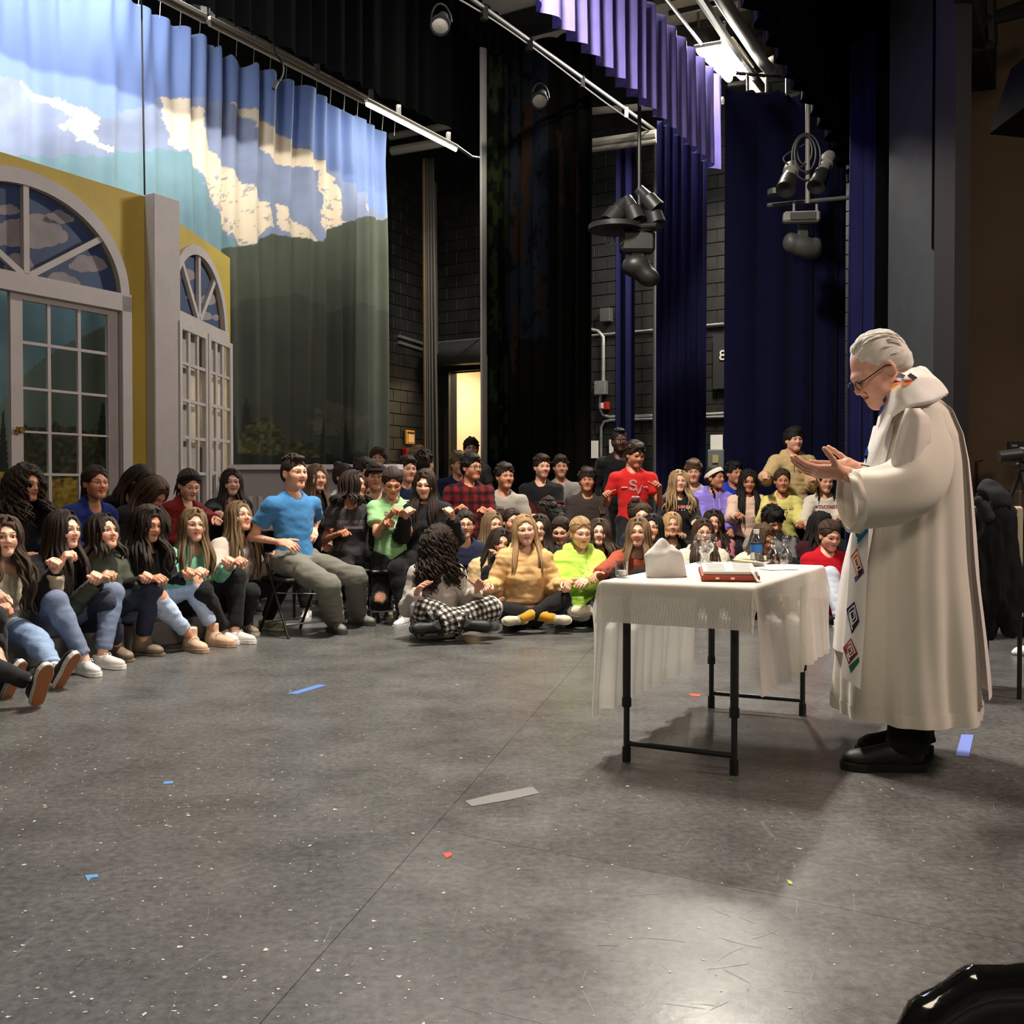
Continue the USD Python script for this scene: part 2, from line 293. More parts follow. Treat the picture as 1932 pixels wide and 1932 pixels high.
# ================================================================== draped cloths
def drape(name, path, z0, z1, m, pleat=.22, amp=.05, seed=1, nz=10, res=.02, label=None, catg=None, parent=None, kind=None, full=.5, paint=None, bottom_flare=1.0):
    """hanging cloth along a plan polyline; z0, z1 numbers or functions of the share along it"""
    P = np.array([np.asarray(p, float)[:2] for p in path]); t = np.r_[0, np.cumsum(np.linalg.norm(np.diff(P, axis=0), axis=1))]; L = t[-1]
    n = max(12, int(L / res)); s = np.linspace(0, L, n); Q = np.stack([np.interp(s, t, P[:, k]) for k in (0, 1)], 1)
    T = np.gradient(Q, axis=0); T /= np.linalg.norm(T, axis=1, keepdims=True); N = np.stack([T[:, 1], -T[:, 0]], 1)
    r = np.random.default_rng(seed); ph = np.cumsum(np.interp(s, np.linspace(0, L, max(3, int(L / pleat))), 1 + full * r.uniform(-1, 1, max(3, int(L / pleat))))) / n * L / pleat * 2 * PI
    am = np.interp(s, np.linspace(0, L, max(3, int(L / pleat / 2))), r.uniform(.5, 1.2, max(3, int(L / pleat / 2)))) * amp
    k = np.linspace(0, 1, nz); V_ = np.zeros((n, nz, 3)); sh = s / L
    Z0 = z0(sh) if callable(z0) else np.full(n, z0); Z1 = z1(sh) if callable(z1) else np.full(n, z1)
    for j in range(nz):
        a = am * (.75 + .25 * bottom_flare * (1 - k[j])); d = a * (np.sin(ph + .3 * np.sin(2 * k[j] + seed)) + .25 * np.sin(2 * ph + 1)); e = .35 * a * np.sin(2 * ph)
        V_[:, j, :2] = Q + N * d[:, None] + T * e[:, None]; V_[:, j, 2] = Z0 + (Z1 - Z0) * k[j]
    mesh = (V_.reshape(-1, 3), grid_faces(n, nz))
    return obj(name, mesh, m, parent, label, catg, kind=kind, smooth=True, paint=paint(V_.reshape(-1, 3)) if paint else None)
def velvet(name, c, transl=0): return mat(name, c, .85, sheen=.04, spec=.06, var=.12, vscale=3, translucent=transl)
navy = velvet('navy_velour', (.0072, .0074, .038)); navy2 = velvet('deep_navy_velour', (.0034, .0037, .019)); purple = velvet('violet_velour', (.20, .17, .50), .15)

# big navy leg and its neighbours
def topline(sh): return 6.06 - .10 * sh + .05 * np.abs(np.sin(sh * PI * 5))
a, b = W(1366, 500, 12.4), W(1596, 500, 12.2)
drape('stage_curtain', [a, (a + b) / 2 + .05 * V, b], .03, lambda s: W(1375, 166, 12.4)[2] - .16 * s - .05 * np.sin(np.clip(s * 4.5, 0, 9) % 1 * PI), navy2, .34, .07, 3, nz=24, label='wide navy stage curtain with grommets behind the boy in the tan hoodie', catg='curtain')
drape('stage_curtain', [W(1238, 500, 13.6), W(1334, 500, 13.3)], .03, 6.0, navy, .14, .06, 5, res=.008, label='narrow pleated navy curtain left of the wide one', catg='curtain')
drape('stage_curtain', [W(1161, 500, 15.2), W(1198, 500, 15.1)], .03, W(1180, 245, 15)[2], navy, .13, .05, 6, res=.008, label='slim navy curtain strip behind the dark standing man', catg='curtain')
drape('stage_curtain', [W(1604, 500, 10.4), W(1655, 500, 10.0), W(1700, 500, 10.2)], .03, 5.6, navy, .22, .06, 8, res=.01, label='navy curtain bunched beside the grey wall panel behind the priest', catg='curtain')
drape('stage_curtain', [W(1650, 500, 9.9), W(1694, 500, 9.75)], .03, 6.5, black_cloth, .2, .04, 9, label='black side curtain between the bunched navy curtain and grey wall', catg='curtain')  # black cloth overlapping the right end of the navy curtain
# violet valance along the stage
vs0, vs1 = np.dot(onV(900, 0, 1.67) - O, U) - 3.2, np.dot(onV(1355, 330, 1.67) - O, U)
zb = onV(1355, 322, 1.67)[2]
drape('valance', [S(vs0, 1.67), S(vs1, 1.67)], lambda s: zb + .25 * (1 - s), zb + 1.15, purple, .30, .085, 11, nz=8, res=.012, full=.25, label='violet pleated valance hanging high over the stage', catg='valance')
# black main border with stepped edge on the right, and an added black cloth for the shade beyond it
q0, q1 = onV(1419, 12, 3.15), onV(1617, 345, 3.15); e = (q0 - q1) / np.linalg.norm(q0 - q1)
drape('black_border', [q1[:2], (q0 + e * 4)[:2]], lambda s: q1[2] + (q0[2] - q1[2]) * s * (np.linalg.norm(q0 - q1) + 4) / np.linalg.norm(q0 - q1), 7.55, mat('border_velour', (.004, .0038, .010), .9, spec=.05), .32, .13, 12, nz=6, res=.012, full=.2, label='black pleated border with a stepped lower edge at upper right', catg='border curtain')
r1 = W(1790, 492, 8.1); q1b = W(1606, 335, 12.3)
drape('black_border', [q1b, r1], lambda s: q1b[2] + (r1[2] - q1b[2]) * s, 7.55, black_cloth, .4, .03, 13, nz=6, label='black border running from the stepped border to the proscenium', catg='border curtain')  # its lower edge follows the shadow line on the grey panel
# black border above the lit batten in front of the painted drop
zb1, zb2 = onV(500, 72, -1.3)[2], onV(860, 248, -1.3)[2]; sb1, sb2 = np.dot(onV(500, 93, -1.3) - O, U), np.dot(onV(860, 268, -1.3) - O, U)
drape('black_border', [S(-3.5, -1.3), S(sb2 + 2.6, -1.3)], lambda s: zb1 + (zb2 - zb1) * ((-3.5 + s * (sb2 + 6.1)) - sb1) / (sb2 - sb1), 7.55, black_cloth, .3, .05, 14, nz=6, label='black border above the lit batten in front of the mountain drop', catg='border curtain')

# ---- the painted mountain drop
def P_(*xy): return Polygon(list(zip(xy[::2], xy[1::2])))
snow = [P_(44,153,60,168,97,182,130,196,160,209,184,224,178,240,167,248,174,256,190,274,207,287,190,285,146,267,138,248,140,236,120,246,107,234,125,228,139,222,110,205,92,190,62,178),
        P_(306,185,350,187,362,198,375,204,380,230,389,258,400,285,423,311,450,322,470,345,487,365,505,385,516,428,500,440,490,452,479,463,467,462,455,448,433,428,415,400,404,380,390,352,375,326,360,300,350,282,330,278,316,270,322,255,311,234),
        P_(440,187,487,209,500,228,521,248,540,262,565,282,585,296,603,307,612,322,623,331,640,360,647,389,652,418,640,432,625,455,612,446,603,438,598,400,603,389,592,350,596,321,560,318,535,311,511,302,496,280,487,253,470,221),
        P_(521,384,540,390,545,404,560,420,574,438,590,448,596,455,564,457,545,442,523,423), P_(683,384,692,390,703,404,690,410)]
rock = P_(-300,150,0,140,44,150,97,180,150,205,182,224,230,215,280,196,306,183,360,183,400,192,440,186,487,207,521,244,565,275,603,300,640,335,670,350,700,388,735,405,760,400,760,480,470,480,400,420,350,300,300,282,240,290,150,300,0,300,-300,310)
teal = P_(-300,300,0,290,150,296,230,290,300,278,350,285,400,380,433,430,470,465,470,700,-300,800)
hill = P_(-300,800,-100,780,0,760,50,715,100,668,150,640,200,606,300,550,380,500,433,467,479,461,516,440,545,447,574,452,600,456,612,445,628,428,645,421,662,418,682,408,701,406,716,411,730,413,740,398,747,396,900,396,900,1100,-300,1100)
ridge2 = P_(420,600,470,565,500,560,560,555,620,590,680,570,760,590,900,600,900,1200,-400,1200,-400,860,100,850,250,760)
bush = [P_(455,880,462,820,475,795,498,786,520,790,535,812,540,850,560,830,590,838,600,870,620,850,640,872,650,900,455,900), P_(20,1000,24,830,45,800,80,805,110,795,140,806,170,808,185,840,190,880,186,1000), P_(-300,900,-200,830,-100,820,-20,900,-20,1000,-300,1000), P_(200,1000,210,850,260,800,330,790,400,830,440,1000)]
gold = [P_(-300,1000,-300,925,0,890,60,905,200,900,230,905,440,960,440,1100,-300,1100)]
pale = [P_(575,785,620,765,660,770,690,790,670,820,640,815,610,832,590,812)]
firs = [(471, 752, 905, 17), (447, 770, 900, 14), (188, 755, 905, 22), (50, 765, 900, 16), (600, 790, 880, 13), (650, 800, 880, 12), (690, 805, 880, 12), (2, 770, 900, 20)]
def paint_drop(p):
    px, py = proj(p); n1 = fbm(np.stack([px / 14, py / 14, 0 * px], -1), 4, 3); n2 = fbm(np.stack([px / 60, py / 60, 0 * px], -1), 4, 5); n3 = fbm(np.stack([px / 6, py / 6, 0 * px], -1), 3, 9)
    wx, wy = px + (n1 - .5) * 18, py + (fbm(np.stack([px / 14, py / 14, 0 * px + 5], -1), 4, 8) - .5) * 18
    c = np.empty((len(px), 3)); c[:] = (.19, .29, .60)
    def put(g, col, k=0, var=.0, warp=1, nn=None):
        m = shapely.contains_xy(g, px + (wx - px) * warp, py + (wy - py) * warp); col = np.array(col)
        c[m] = col * (1 + var * ((n2 if nn is None else nn)[m, None] - .5) * 2); return m
    put(rock, (.25, .31, .47), var=.35)
    put(teal, (.17, .31, .37), var=.25)
    for k, g in enumerate(snow):
        m = put(g, (.80, .70, .53), warp=.8 if k else 1.0, var=.1)
        sp = m & (n3 > .68) & (py > 330); c[sp] = (.38, .36, .40)
    put(hill, (.072, .088, .060), var=.22, warp=.25); put(ridge2, (.050, .062, .044), var=.3, warp=.5)
    hz = shapely.contains_xy(hill, px, py); left = np.clip((240 - px) / 200, 0, 1)[:, None]; c = np.where(hz[:, None], c * (1 - left) + left * np.array((.17, .25, .20)), c)  # teal hill tone, brightened leftwards in place of lamp light on the drop
    for g in pale: put(g, (.082, .090, .060), var=.6, nn=n1, warp=2.2)
    for x, y0, y1, w in firs:
        t = np.clip((py - y0) / (y1 - y0), 0, 1); m = (py > y0) & (np.abs(px - x) < w * t * (.65 + .5 * (np.mod(py, 11) / 11)) + .8); c[m] = (.014, .022, .018)
    for g in bush:
        m = shapely.contains_xy(g, wx, wy); c[m] = np.array((.055, .060, .016)) * (.25 + 2.6 * np.clip(n3[m, None] - .25, 0, 1) ** 1.5 * 2.0)
    for g in gold: put(g, (.60, .40, .06), var=.9, nn=n3)
    lowr = (px > 440) & (py > 846 + 25 * n1); c[lowr] = (.012, .018, .012)
    return c
sd0, sd1 = np.dot(onV(-260, 500, VD) - O, U), np.dot(onV(744, 500, VD) - O, U)
def drop_cloth():
    ns, nz = 420, 400; s = np.linspace(sd0, sd1, ns); z1 = onV(720, 240, VD)[2]; L = sd1 - sd0; sh = (s - sd0) / L
    hooks = np.linspace(0, 1, 27); ph = sh * 26; sag = np.sin((ph % 1) * PI); big = .05 + .035 * np.sin(sh * 17) ** 2
    z = np.linspace(0, 1, nz); V_ = np.zeros((ns, nz, 3)); P0 = np.zeros((ns, nz, 3)); top = z1 - (.03 + .05 * ((np.sin(sh * 23 + 1) > .6))) * sag * np.clip(sh * 2, .4, 1)
    for j in range(nz):
        h = z[j]; zz = top * h + .02 * (1 - h)
        dep = .030 * np.sin(sh * L * 6.1 + 1.3 * np.sin(sh * 9)) + .045 * np.sin(sh * L * 2.3 + .8 * h + 1) + (.02 + .03 * sh) * np.sin(ph * 2 * PI + 2.2 * np.sin(h * 1.3 + sh * 11)) * (.35 + .65 * h) + .018 * np.sin(sh * L * 13 + 4 * h * np.sin(sh * 31))
        dia = .035 * np.exp(-((1 - h) / .16) ** 2) * np.sin(ph * 2 * PI + 9 * (1 - h))
        edge = np.clip((sh - .985) / .015, 0, 1)
        off = dep + dia - .25 * edge; ss = s + .02 * np.sin(sh * L * 12) - edge * .02 * np.sin(h * 5) - .03 * np.clip(h - .8, 0, 1) * np.clip((sh - .9) * 10, 0, 1)
        V_[:, j] = O + ss[:, None] * U + (VD + off)[:, None] * V; V_[:, j, 2] = zz
        P0[:, j] = O + s[:, None] * U + VD * V; P0[:, j, 2] = zz
    p = obj('painted_drop', (V_.reshape(-1, 3), grid_faces(ns, nz)), mat('painted_muslin', (1, 1, 1), .7, paint=True, sheen=.1), None, 'painted backdrop of snowy mountains under a blue sky', 'backdrop', smooth=True, paint=paint_drop(P0.reshape(-1, 3)))
    return s, top
ds, dtop = drop_cloth()
batten = thing('drop_batten', 'steel pipe with ties carrying the mountain backdrop', 'batten')
zt = dtop.max() + .30; obj('pipe', rod(S(sd0, VD, zt), S(sd1 + .6, VD, zt), .024), steel, batten)
for k in range(27):
    s = sd0 + (sd1 - sd0) * k / 26; zz = np.interp(s, ds, dtop); obj('tie', rod(S(s, VD, zz - .03), S(s, VD + .03, zt), .006, 6), steel, batten)
# ---- second painted drop by the doorway, colours darkened for the shade on it
def paint_shaded(p):
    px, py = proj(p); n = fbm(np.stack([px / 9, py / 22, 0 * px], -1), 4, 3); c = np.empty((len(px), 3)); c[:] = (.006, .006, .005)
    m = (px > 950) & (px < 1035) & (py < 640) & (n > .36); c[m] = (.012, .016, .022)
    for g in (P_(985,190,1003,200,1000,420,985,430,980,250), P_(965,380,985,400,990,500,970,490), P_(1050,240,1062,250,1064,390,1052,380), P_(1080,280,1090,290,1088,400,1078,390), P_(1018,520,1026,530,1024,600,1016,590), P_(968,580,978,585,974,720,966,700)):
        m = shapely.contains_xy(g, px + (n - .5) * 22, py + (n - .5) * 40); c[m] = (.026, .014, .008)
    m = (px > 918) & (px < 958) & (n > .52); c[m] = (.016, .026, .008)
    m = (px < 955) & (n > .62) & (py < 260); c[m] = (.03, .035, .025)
    m = px < 919; c[m] = (.55, .55, .50); return c  # turned-out selvedge, painted pale for the lamp light on it
a, b = W(904, 500, 13.6), W(1116, 500, 12.9); 
drape('scenic_cloth', [W(903, 500, 13.45), W(921, 500, 13.5), W(960, 500, 13.6), a + (b - a) * .5, b], .03, 6.9, mat('shaded_muslin', (1, 1, 1), .9, paint=True, spec=.04), .26, .07, 21, nz=260, res=.012, label='dark gathered scenic cloth with a white edge beside the lit doorway', catg='backdrop', paint=paint_shaded)

# ================================================================== the yellow set with arched windows and doors
class Wall2D:
    def __init__(s, p0, d): s.p0, s.d = np.asarray(p0, float), np.asarray(d, float); s.n = np.cross(s.d, (0, 0, 1))
    def at(s, px, py):
        r = ray(px, py); c = np.array([0, 0, CAMH]); t = np.dot(s.p0 - c, s.n) / np.dot(r, s.n); p = c + r * t; return np.array([np.dot(p - s.p0, s.d), p[2]])
    def poly(s, *xy): return Polygon([s.at(xy[i], xy[i + 1]) for i in range(0, len(xy), 2)])
    def plate(s, g, off, th): return plate(g, s.p0 * (1, 1, 0) + s.n * off, s.d, (0, 0, 1), th)
    def bar(s, a, b, w, off, th):
        a, b = np.asarray(a), np.asarray(b); d = (b - a) / np.linalg.norm(b - a); n = np.array([-d[1], d[0]]) * w / 2
        return s.plate(Polygon([a - n, b - n, b + n, a + n]), off, th)
def half_ellipse(c, a, b, n=40, k=1.0): return Polygon([(c[0] + a * k * math.cos(t), c[1] + b * k * math.sin(t)) for t in np.linspace(0, PI, n)])
sc = np.dot(onV(300, 700, VW) - O, U); w1 = Wall2D(S(0, VW), U); PLAT = .45
top1 = w1.at(200, 348)[1]
sw1 = thing('yellow_set_wall', 'yellow painted set wall with large arched fan window at far left', 'set wall')
fc = w1.at(46, 524); fr = w1.at(222, 548)[0] - fc[0]; ft = w1.at(40, 350)[1] - fc[1]; fz = fc[1]
fr_o, ft_o = fr + .09, ft + .12
dl = fc[0] - fr; drt = fc[0] + fr
dtop_ = w1.at(205, 566)[1]
wall_g = shapely.box(fc[0] - fr - 2.6, PLAT, sc - .05, top1).difference(half_ellipse((fc[0], fz), fr, ft)).difference(shapely.box(dl - .06, PLAT - 1, drt + .06, fz + .001))
obj('wall_face', w1.plate(wall_g, -.04, .04), yellow_paint, sw1, smooth=False)
obj('arch_trim', w1.plate(half_ellipse((fc[0], fz), fr_o, ft_o).difference(half_ellipse((fc[0], fz), fr, ft)), .0, .045), white_trim, sw1, smooth=False)
obj('painted_lunette', w1.plate(half_ellipse((fc[0], fz), fr + .02, ft + .02), -.035, .02), fan_blue, sw1, smooth=False)
obj('transom', w1.plate(shapely.box(dl - .10, fz - .13, drt + .10, fz + .02), -.03, .09), white_trim, sw1, smooth=False)
for ang in (90, 33, 147):
    k = 1 / math.sqrt((math.cos(math.radians(ang)) / fr) ** 2 + (math.sin(math.radians(ang)) / ft) ** 2)
    obj('fan_bar', w1.bar((fc[0], fz), (fc[0] + k * math.cos(math.radians(ang)), fz + k * math.sin(math.radians(ang))), .05, -.012, .045), white_trim, sw1, smooth=False)
def cloud_poly(px, py, w, h, wl, seed):
    r = np.random.default_rng(seed); g = []
    for k in range(7): t = k / 6; x = px + (t - .5) * w; rr = h * (.35 + .6 * math.sin(PI * t)) * r.uniform(.8, 1.1); g.append(Point(x, py - rr * .3).buffer(rr * .62))
    u_ = shapely.unary_union(g).intersection(shapely.box(px - w, py - h * 2, px + w, py + h * .32))
    return Polygon([wl.at(*q) for q in u_.exterior.coords])
for k, (x, y, w, h) in enumerate(((48, 452, 140, 60), (112, 416, 50, 22), (168, 505, 62, 30), (118, 538, 60, 30), (38, 505, 42, 32), (-60, 500, 80, 30), (10, 400, 60, 18))):
    g = cloud_poly(x, y, w, h, w1, k).intersection(half_ellipse((fc[0], fz), fr, ft))
    if not g.is_empty and g.area > .001: obj('painted_cloud', w1.plate(g, -.018, .004), fan_cloud, sw1, smooth=False)
for x0, x1 in ((drt, drt + .10), (dl - .10, dl)): obj('door_casing', w1.plate(shapely.box(x0, PLAT, x1, fz), -.02, .08), white_trim, sw1, smooth=False)
glass = pane_glass('clear_pane')
def french_door(parent_label, wl, xs, zs, x0, x1, z0, z1, name='french_door', thick=.04, off=-.03, backing=None, knob=None):
    """door leaf: stiles and rails around a lattice of panes; xs, zs are the pane edges"""
    d = thing(name, parent_label, 'door'); g = shapely.box(x0, z0, x1, z1).difference(shapely.box(xs[0][0], zs[0][0], xs[-1][1], zs[-1][1]))
    obj('door_frame', wl.plate(g, off, thick), white_trim, d, smooth=False)
    for (a, b), (c, e) in zip(xs[:-1], xs[1:]): obj('muntin', wl.plate(shapely.box(b, zs[0][0], c, zs[-1][1]), off + .008, thick - .016), white_trim, d, smooth=False)
    for (a, b), (c, e) in zip(zs[:-1], zs[1:]): obj('muntin', wl.plate(shapely.box(xs[0][0], b, xs[-1][1], c), off + .006, thick - .012), white_trim, d, smooth=False)
    for a, b in xs:
        for c, e in zs: obj('pane', wl.plate(shapely.box(a, c, b, e), off + thick / 2 - .002, .003), glass, d, smooth=False)
    if backing: obj('backing_board', wl.plate(shapely.box(x0, z0, x1, z1), .004, .01), backing, d, smooth=False)
    if knob is not None:
        k = wl.p0 * (1, 1, 0) + wl.d * knob[0] + np.array([0, 0, knob[1]]) + wl.n * (off + thick)
        m = lathe([(.001, 0), (.03, .001), (.03, .008), (.012, .012), (.012, .035), (.026, .045), (.030, .058), (.022, .070), (.001, .074)], 20); m.apply_transform(frame(wl.d, (0, 0, 1), wl.n, k)); obj('knob', m, mat('brass', (.75, .55, .22), .2, metal=1), d)
    return d
X = lambda px, py=700: w1.at(px, py)[0]
rows1 = [w1.at(60, y)[1] for y in (569, 645, 651, 731, 736, 813, 817, 892, 897)]
zs1 = [(PLAT + .22, rows1[8])] + [(rows1[7], rows1[6]), (rows1[5], rows1[4]), (rows1[3], rows1[2]), (rows1[1], rows1[0])]
french_door('white glazed set door with a brass knob under the large fan window', w1, [(X(42), X(90)), (X(96), X(147)), (X(153), X(203))], zs1, X(19), X(221), PLAT + .01, fz - .13, knob=(X(30), w1.at(30, 812)[1]))
# column at the corner
cw = thing('set_column', 'white square set column between the two yellow walls', 'column')
pc = S(sc, VW + .06); ccol = w1.at(300, 375)[1]
obj('column_shaft', box((pc[0], pc[1], (PLAT + ccol) / 2), (.30, .12, ccol - PLAT), PI / 2 - AU, .008), white_trim, cw, smooth=False)
# second wall, turned away
p2 = W(321, 700, 9.36); w2 = Wall2D(p2, np.array([math.sin(math.radians(3)), math.cos(math.radians(3)), 0]))
sw2 = thing('yellow_set_wall', 'yellow painted set wall with narrow fan window right of the white column', 'set wall')
e2 = w2.at(435, 700)[0]; t2a, t2b = w2.at(325, 411)[1], w2.at(434, 487)[1]
f2c = w2.at(371, 606); f2l, f2r = w2.at(322, 590)[0], w2.at(418, 628)[0]; f2m = (f2l + f2r) / 2; f2a = (f2r - f2l) / 2; f2z = w2.at(370, 607)[1]; f2t = w2.at(357, 474)[1] - f2z
g2 = Polygon([(-.02, PLAT), (e2, PLAT), (e2, t2b), (-.02, t2a)]).difference(half_ellipse((f2m, f2z), f2a, f2t))
obj('wall_face', w2.plate(g2, -.04, .04), yellow_paint, sw2, smooth=False)
obj('arch_trim', w2.plate(half_ellipse((f2m, f2z), f2a + .09, f2t + .09).difference(half_ellipse((f2m, f2z), f2a, f2t)), .0, .04), white_trim, sw2, smooth=False)
obj('painted_lunette', w2.plate(half_ellipse((f2m, f2z), f2a + .02, f2t + .02), -.035, .02), fan_blue, sw2, smooth=False)
for ang in (90, 48, 132):
    k = 1 / math.sqrt((math.cos(math.radians(ang)) / f2a) ** 2 + (math.sin(math.radians(ang)) / f2t) ** 2)
    obj('fan_bar', w2.bar((f2m, f2z), (f2m + k * math.cos(math.radians(ang)), f2z + k * math.sin(math.radians(ang))), .055, -.012, .035), white_trim, sw2, smooth=False)
for k, (x, y, w, h) in enumerate(((357, 524, 22, 20), (332, 560, 14, 14), (362, 562, 14, 12), (395, 570, 22, 20), (391, 600, 20, 14), (331, 520, 14, 14), (410, 602, 8, 10))):
    g = cloud_poly(x, y, w, h, w2, 20 + k).intersection(half_ellipse((f2m, f2z), f2a, f2t))
    if not g.is_empty and g.area > .0005: obj('painted_cloud', w2.plate(g, -.018, .004), fan_cloud, sw2, smooth=False)
obj('transom', w2.plate(shapely.box(f2l - .09, f2z - .10, f2r + .09, f2z + .015), .0, .05), white_trim, sw2, smooth=False)
X2 = lambda px: w2.at(px, 750)[0]
board = mat('white_backing', (.5, .47, .44), .7)
zt1, zt2 = w2.at(345, 627)[1], w2.at(400, 648)[1]
def rows_of(px, ys): zz = [w2.at(px, y)[1] for y in ys]; return [(PLAT + .15, zz[-1])] + [(zz[k + 1], zz[k]) for k in range(len(zz) - 3, -1, -2)]
french_door('left white glazed leaf of the doors under the narrow fan window', w2, [(X2(326), X2(339)), (X2(343), X2(356)), (X2(359), X2(371))], rows_of(348, (630, 688, 694, 756, 762, 824, 830, 890, 896)), X2(321), X2(375), PLAT + .01, f2z - .10, name='french_door', off=.055, backing=board)
french_door('right white glazed leaf of the doors under the narrow fan window', w2, [(X2(382), X2(391)), (X2(395), X2(404)), (X2(408), X2(418))], rows_of(400, (650, 706, 711, 766, 772, 828, 834, 890, 896)), X2(377), X2(423), PLAT + .01, f2z - .10, name='french_door', off=.055, backing=board)

# platforms the rows sit on
plat_m = mat('platform_grey', (.16, .15, .14), .7, var=.25, vscale=5); plat_d = mat('platform_dark', (.035, .033, .032), .7)
sE = np.dot(G(484, 1192) - O, U)
def platform(s0, s1, v0, v1, z0, z1, name, label, m):
    c = S((s0 + s1) / 2, (v0 + v1) / 2, (z0 + z1) / 2); mm = box((0, 0, 0), (s1 - s0, v1 - v0, z1 - z0), bevel=.01); mm.apply_transform(frame(U, -V, (0, 0, 1), c)); obj(name, mm, m, None, label, 'platform', smooth=False)
platform(-5, sE, -.78, 0, 0, .18, 'low_step', 'low grey step that the front row at left sits on', plat_m)
platform(-5, sE + .9, -2.55, -.80, 0, PLAT, 'set_platform', 'dark platform carrying the yellow set and the back row at left', plat_d)
# white balustrade boards
bal = thing('balustrade', 'white set balustrade with painted balusters behind the students', 'balustrade')
wb = Wall2D(W(440, 900, 10.6), (W(756, 900, 10.2) - W(440, 900, 10.6)) / np.linalg.norm(W(756, 900, 10.2) - W(440, 900, 10.6)))
bw = mat('balustrade_white', (.72, .67, .71), .6, var=.05); bgrey = mat('balustrade_grey', (.50, .47, .49), .6)
BX = lambda px: wb.at(px, 900)[0]
ztop = wb.at(600, 876)[1]
obj('top_rail', wb.plate(shapely.box(BX(440), ztop - .05, BX(756), ztop), -.08, .17), bw, bal, smooth=False)
obj('board', wb.plate(shapely.box(BX(446), .02, BX(752), ztop - .05), -.03, .03), bgrey, bal, smooth=False)
for k, x in enumerate(np.arange(474, 740, 18.5)):
    c = BX(x); h0 = .55; H = ztop - .32 - h0; pr = [(.055, 0), (.055, .08), (.06, .3), (.035, .55), (.03, .62), (.018, .66), (.018, .95), (.024, 1)]
    obj('baluster', wb.plate(Polygon([(c + a, h0 + b * H) for a, b in pr] + [(c - a, h0 + b * H) for a, b in pr[::-1]]), .0, .02), bw, bal, smooth=False)
# ================================================================== people: bodies as smooth surfaces of blended limbs
def surfnet(Fv, org, h):
    """smooth surface where the field Fv (samples spaced h from org) is zero"""
    s = Fv < 0; nx, ny, nz = Fv.shape
    c = np.zeros((nx - 1, ny - 1, nz - 1), np.int8)
    offs = [(a, b, d) for a in (0, 1) for b in (0, 1) for d in (0, 1)]
    for a, b, d in offs: c += s[a:nx - 1 + a, b:ny - 1 + b, d:nz - 1 + d]
    I = np.argwhere((c > 0) & (c < 8)); n = len(I)
    if n == 0: return np.zeros((0, 3)), np.zeros((0, 3), int)
    idx = np.full(c.shape, -1, np.int64); idx[I[:, 0], I[:, 1], I[:, 2]] = np.arange(n)
    acc = np.zeros((n, 3)); cnt = np.zeros(n)
    val = {o: Fv[I[:, 0] + o[0], I[:, 1] + o[1], I[:, 2] + o[2]] for o in offs}
    for a in offs:
        for k in range(3):
            if a[k]: continue
            b = list(a); b[k] = 1; b = tuple(b); va, vb = val[a], val[b]; m = (va < 0) != (vb < 0)
            t = np.where(m, va / np.where(m, va - vb, 1), 0); p = np.array(a, float)[None] + t[:, None] * (np.array(b) - np.array(a)); acc[m] += p[m]; cnt[m] += 1
    v = (I + acc / np.maximum(cnt, 1)[:, None]) * h + org
    fs = []
    for k in range(3):
        u, w = (k + 1) % 3, (k + 2) % 3
        sl0 = [slice(None)] * 3; sl1 = [slice(None)] * 3; sl0[k] = slice(0, -1); sl1[k] = slice(1, None)
        ch = s[tuple(sl0)] != s[tuple(sl1)]; E = np.argwhere(ch)
        E = E[(E[:, u] > 0) & (E[:, w] > 0) & (E[:, u] < Fv.shape[u] - 1) & (E[:, w] < Fv.shape[w] - 1)]
        if not len(E): continue
        q = []
        for du, dw in ((1, 1), (0, 1), (0, 0), (1, 0)):
            e = E.copy(); e[:, u] -= du; e[:, w] -= dw; q.append(idx[e[:, 0], e[:, 1], e[:, 2]])
        q = np.stack(q, 1); flip = ~s[E[:, 0], E[:, 1], E[:, 2]]; q[flip] = q[flip][:, ::-1]; fs.append(q)
    f = np.concatenate(fs); f = np.concatenate([f[:, [0, 1, 2]], f[:, [0, 2, 3]]]); return v, f
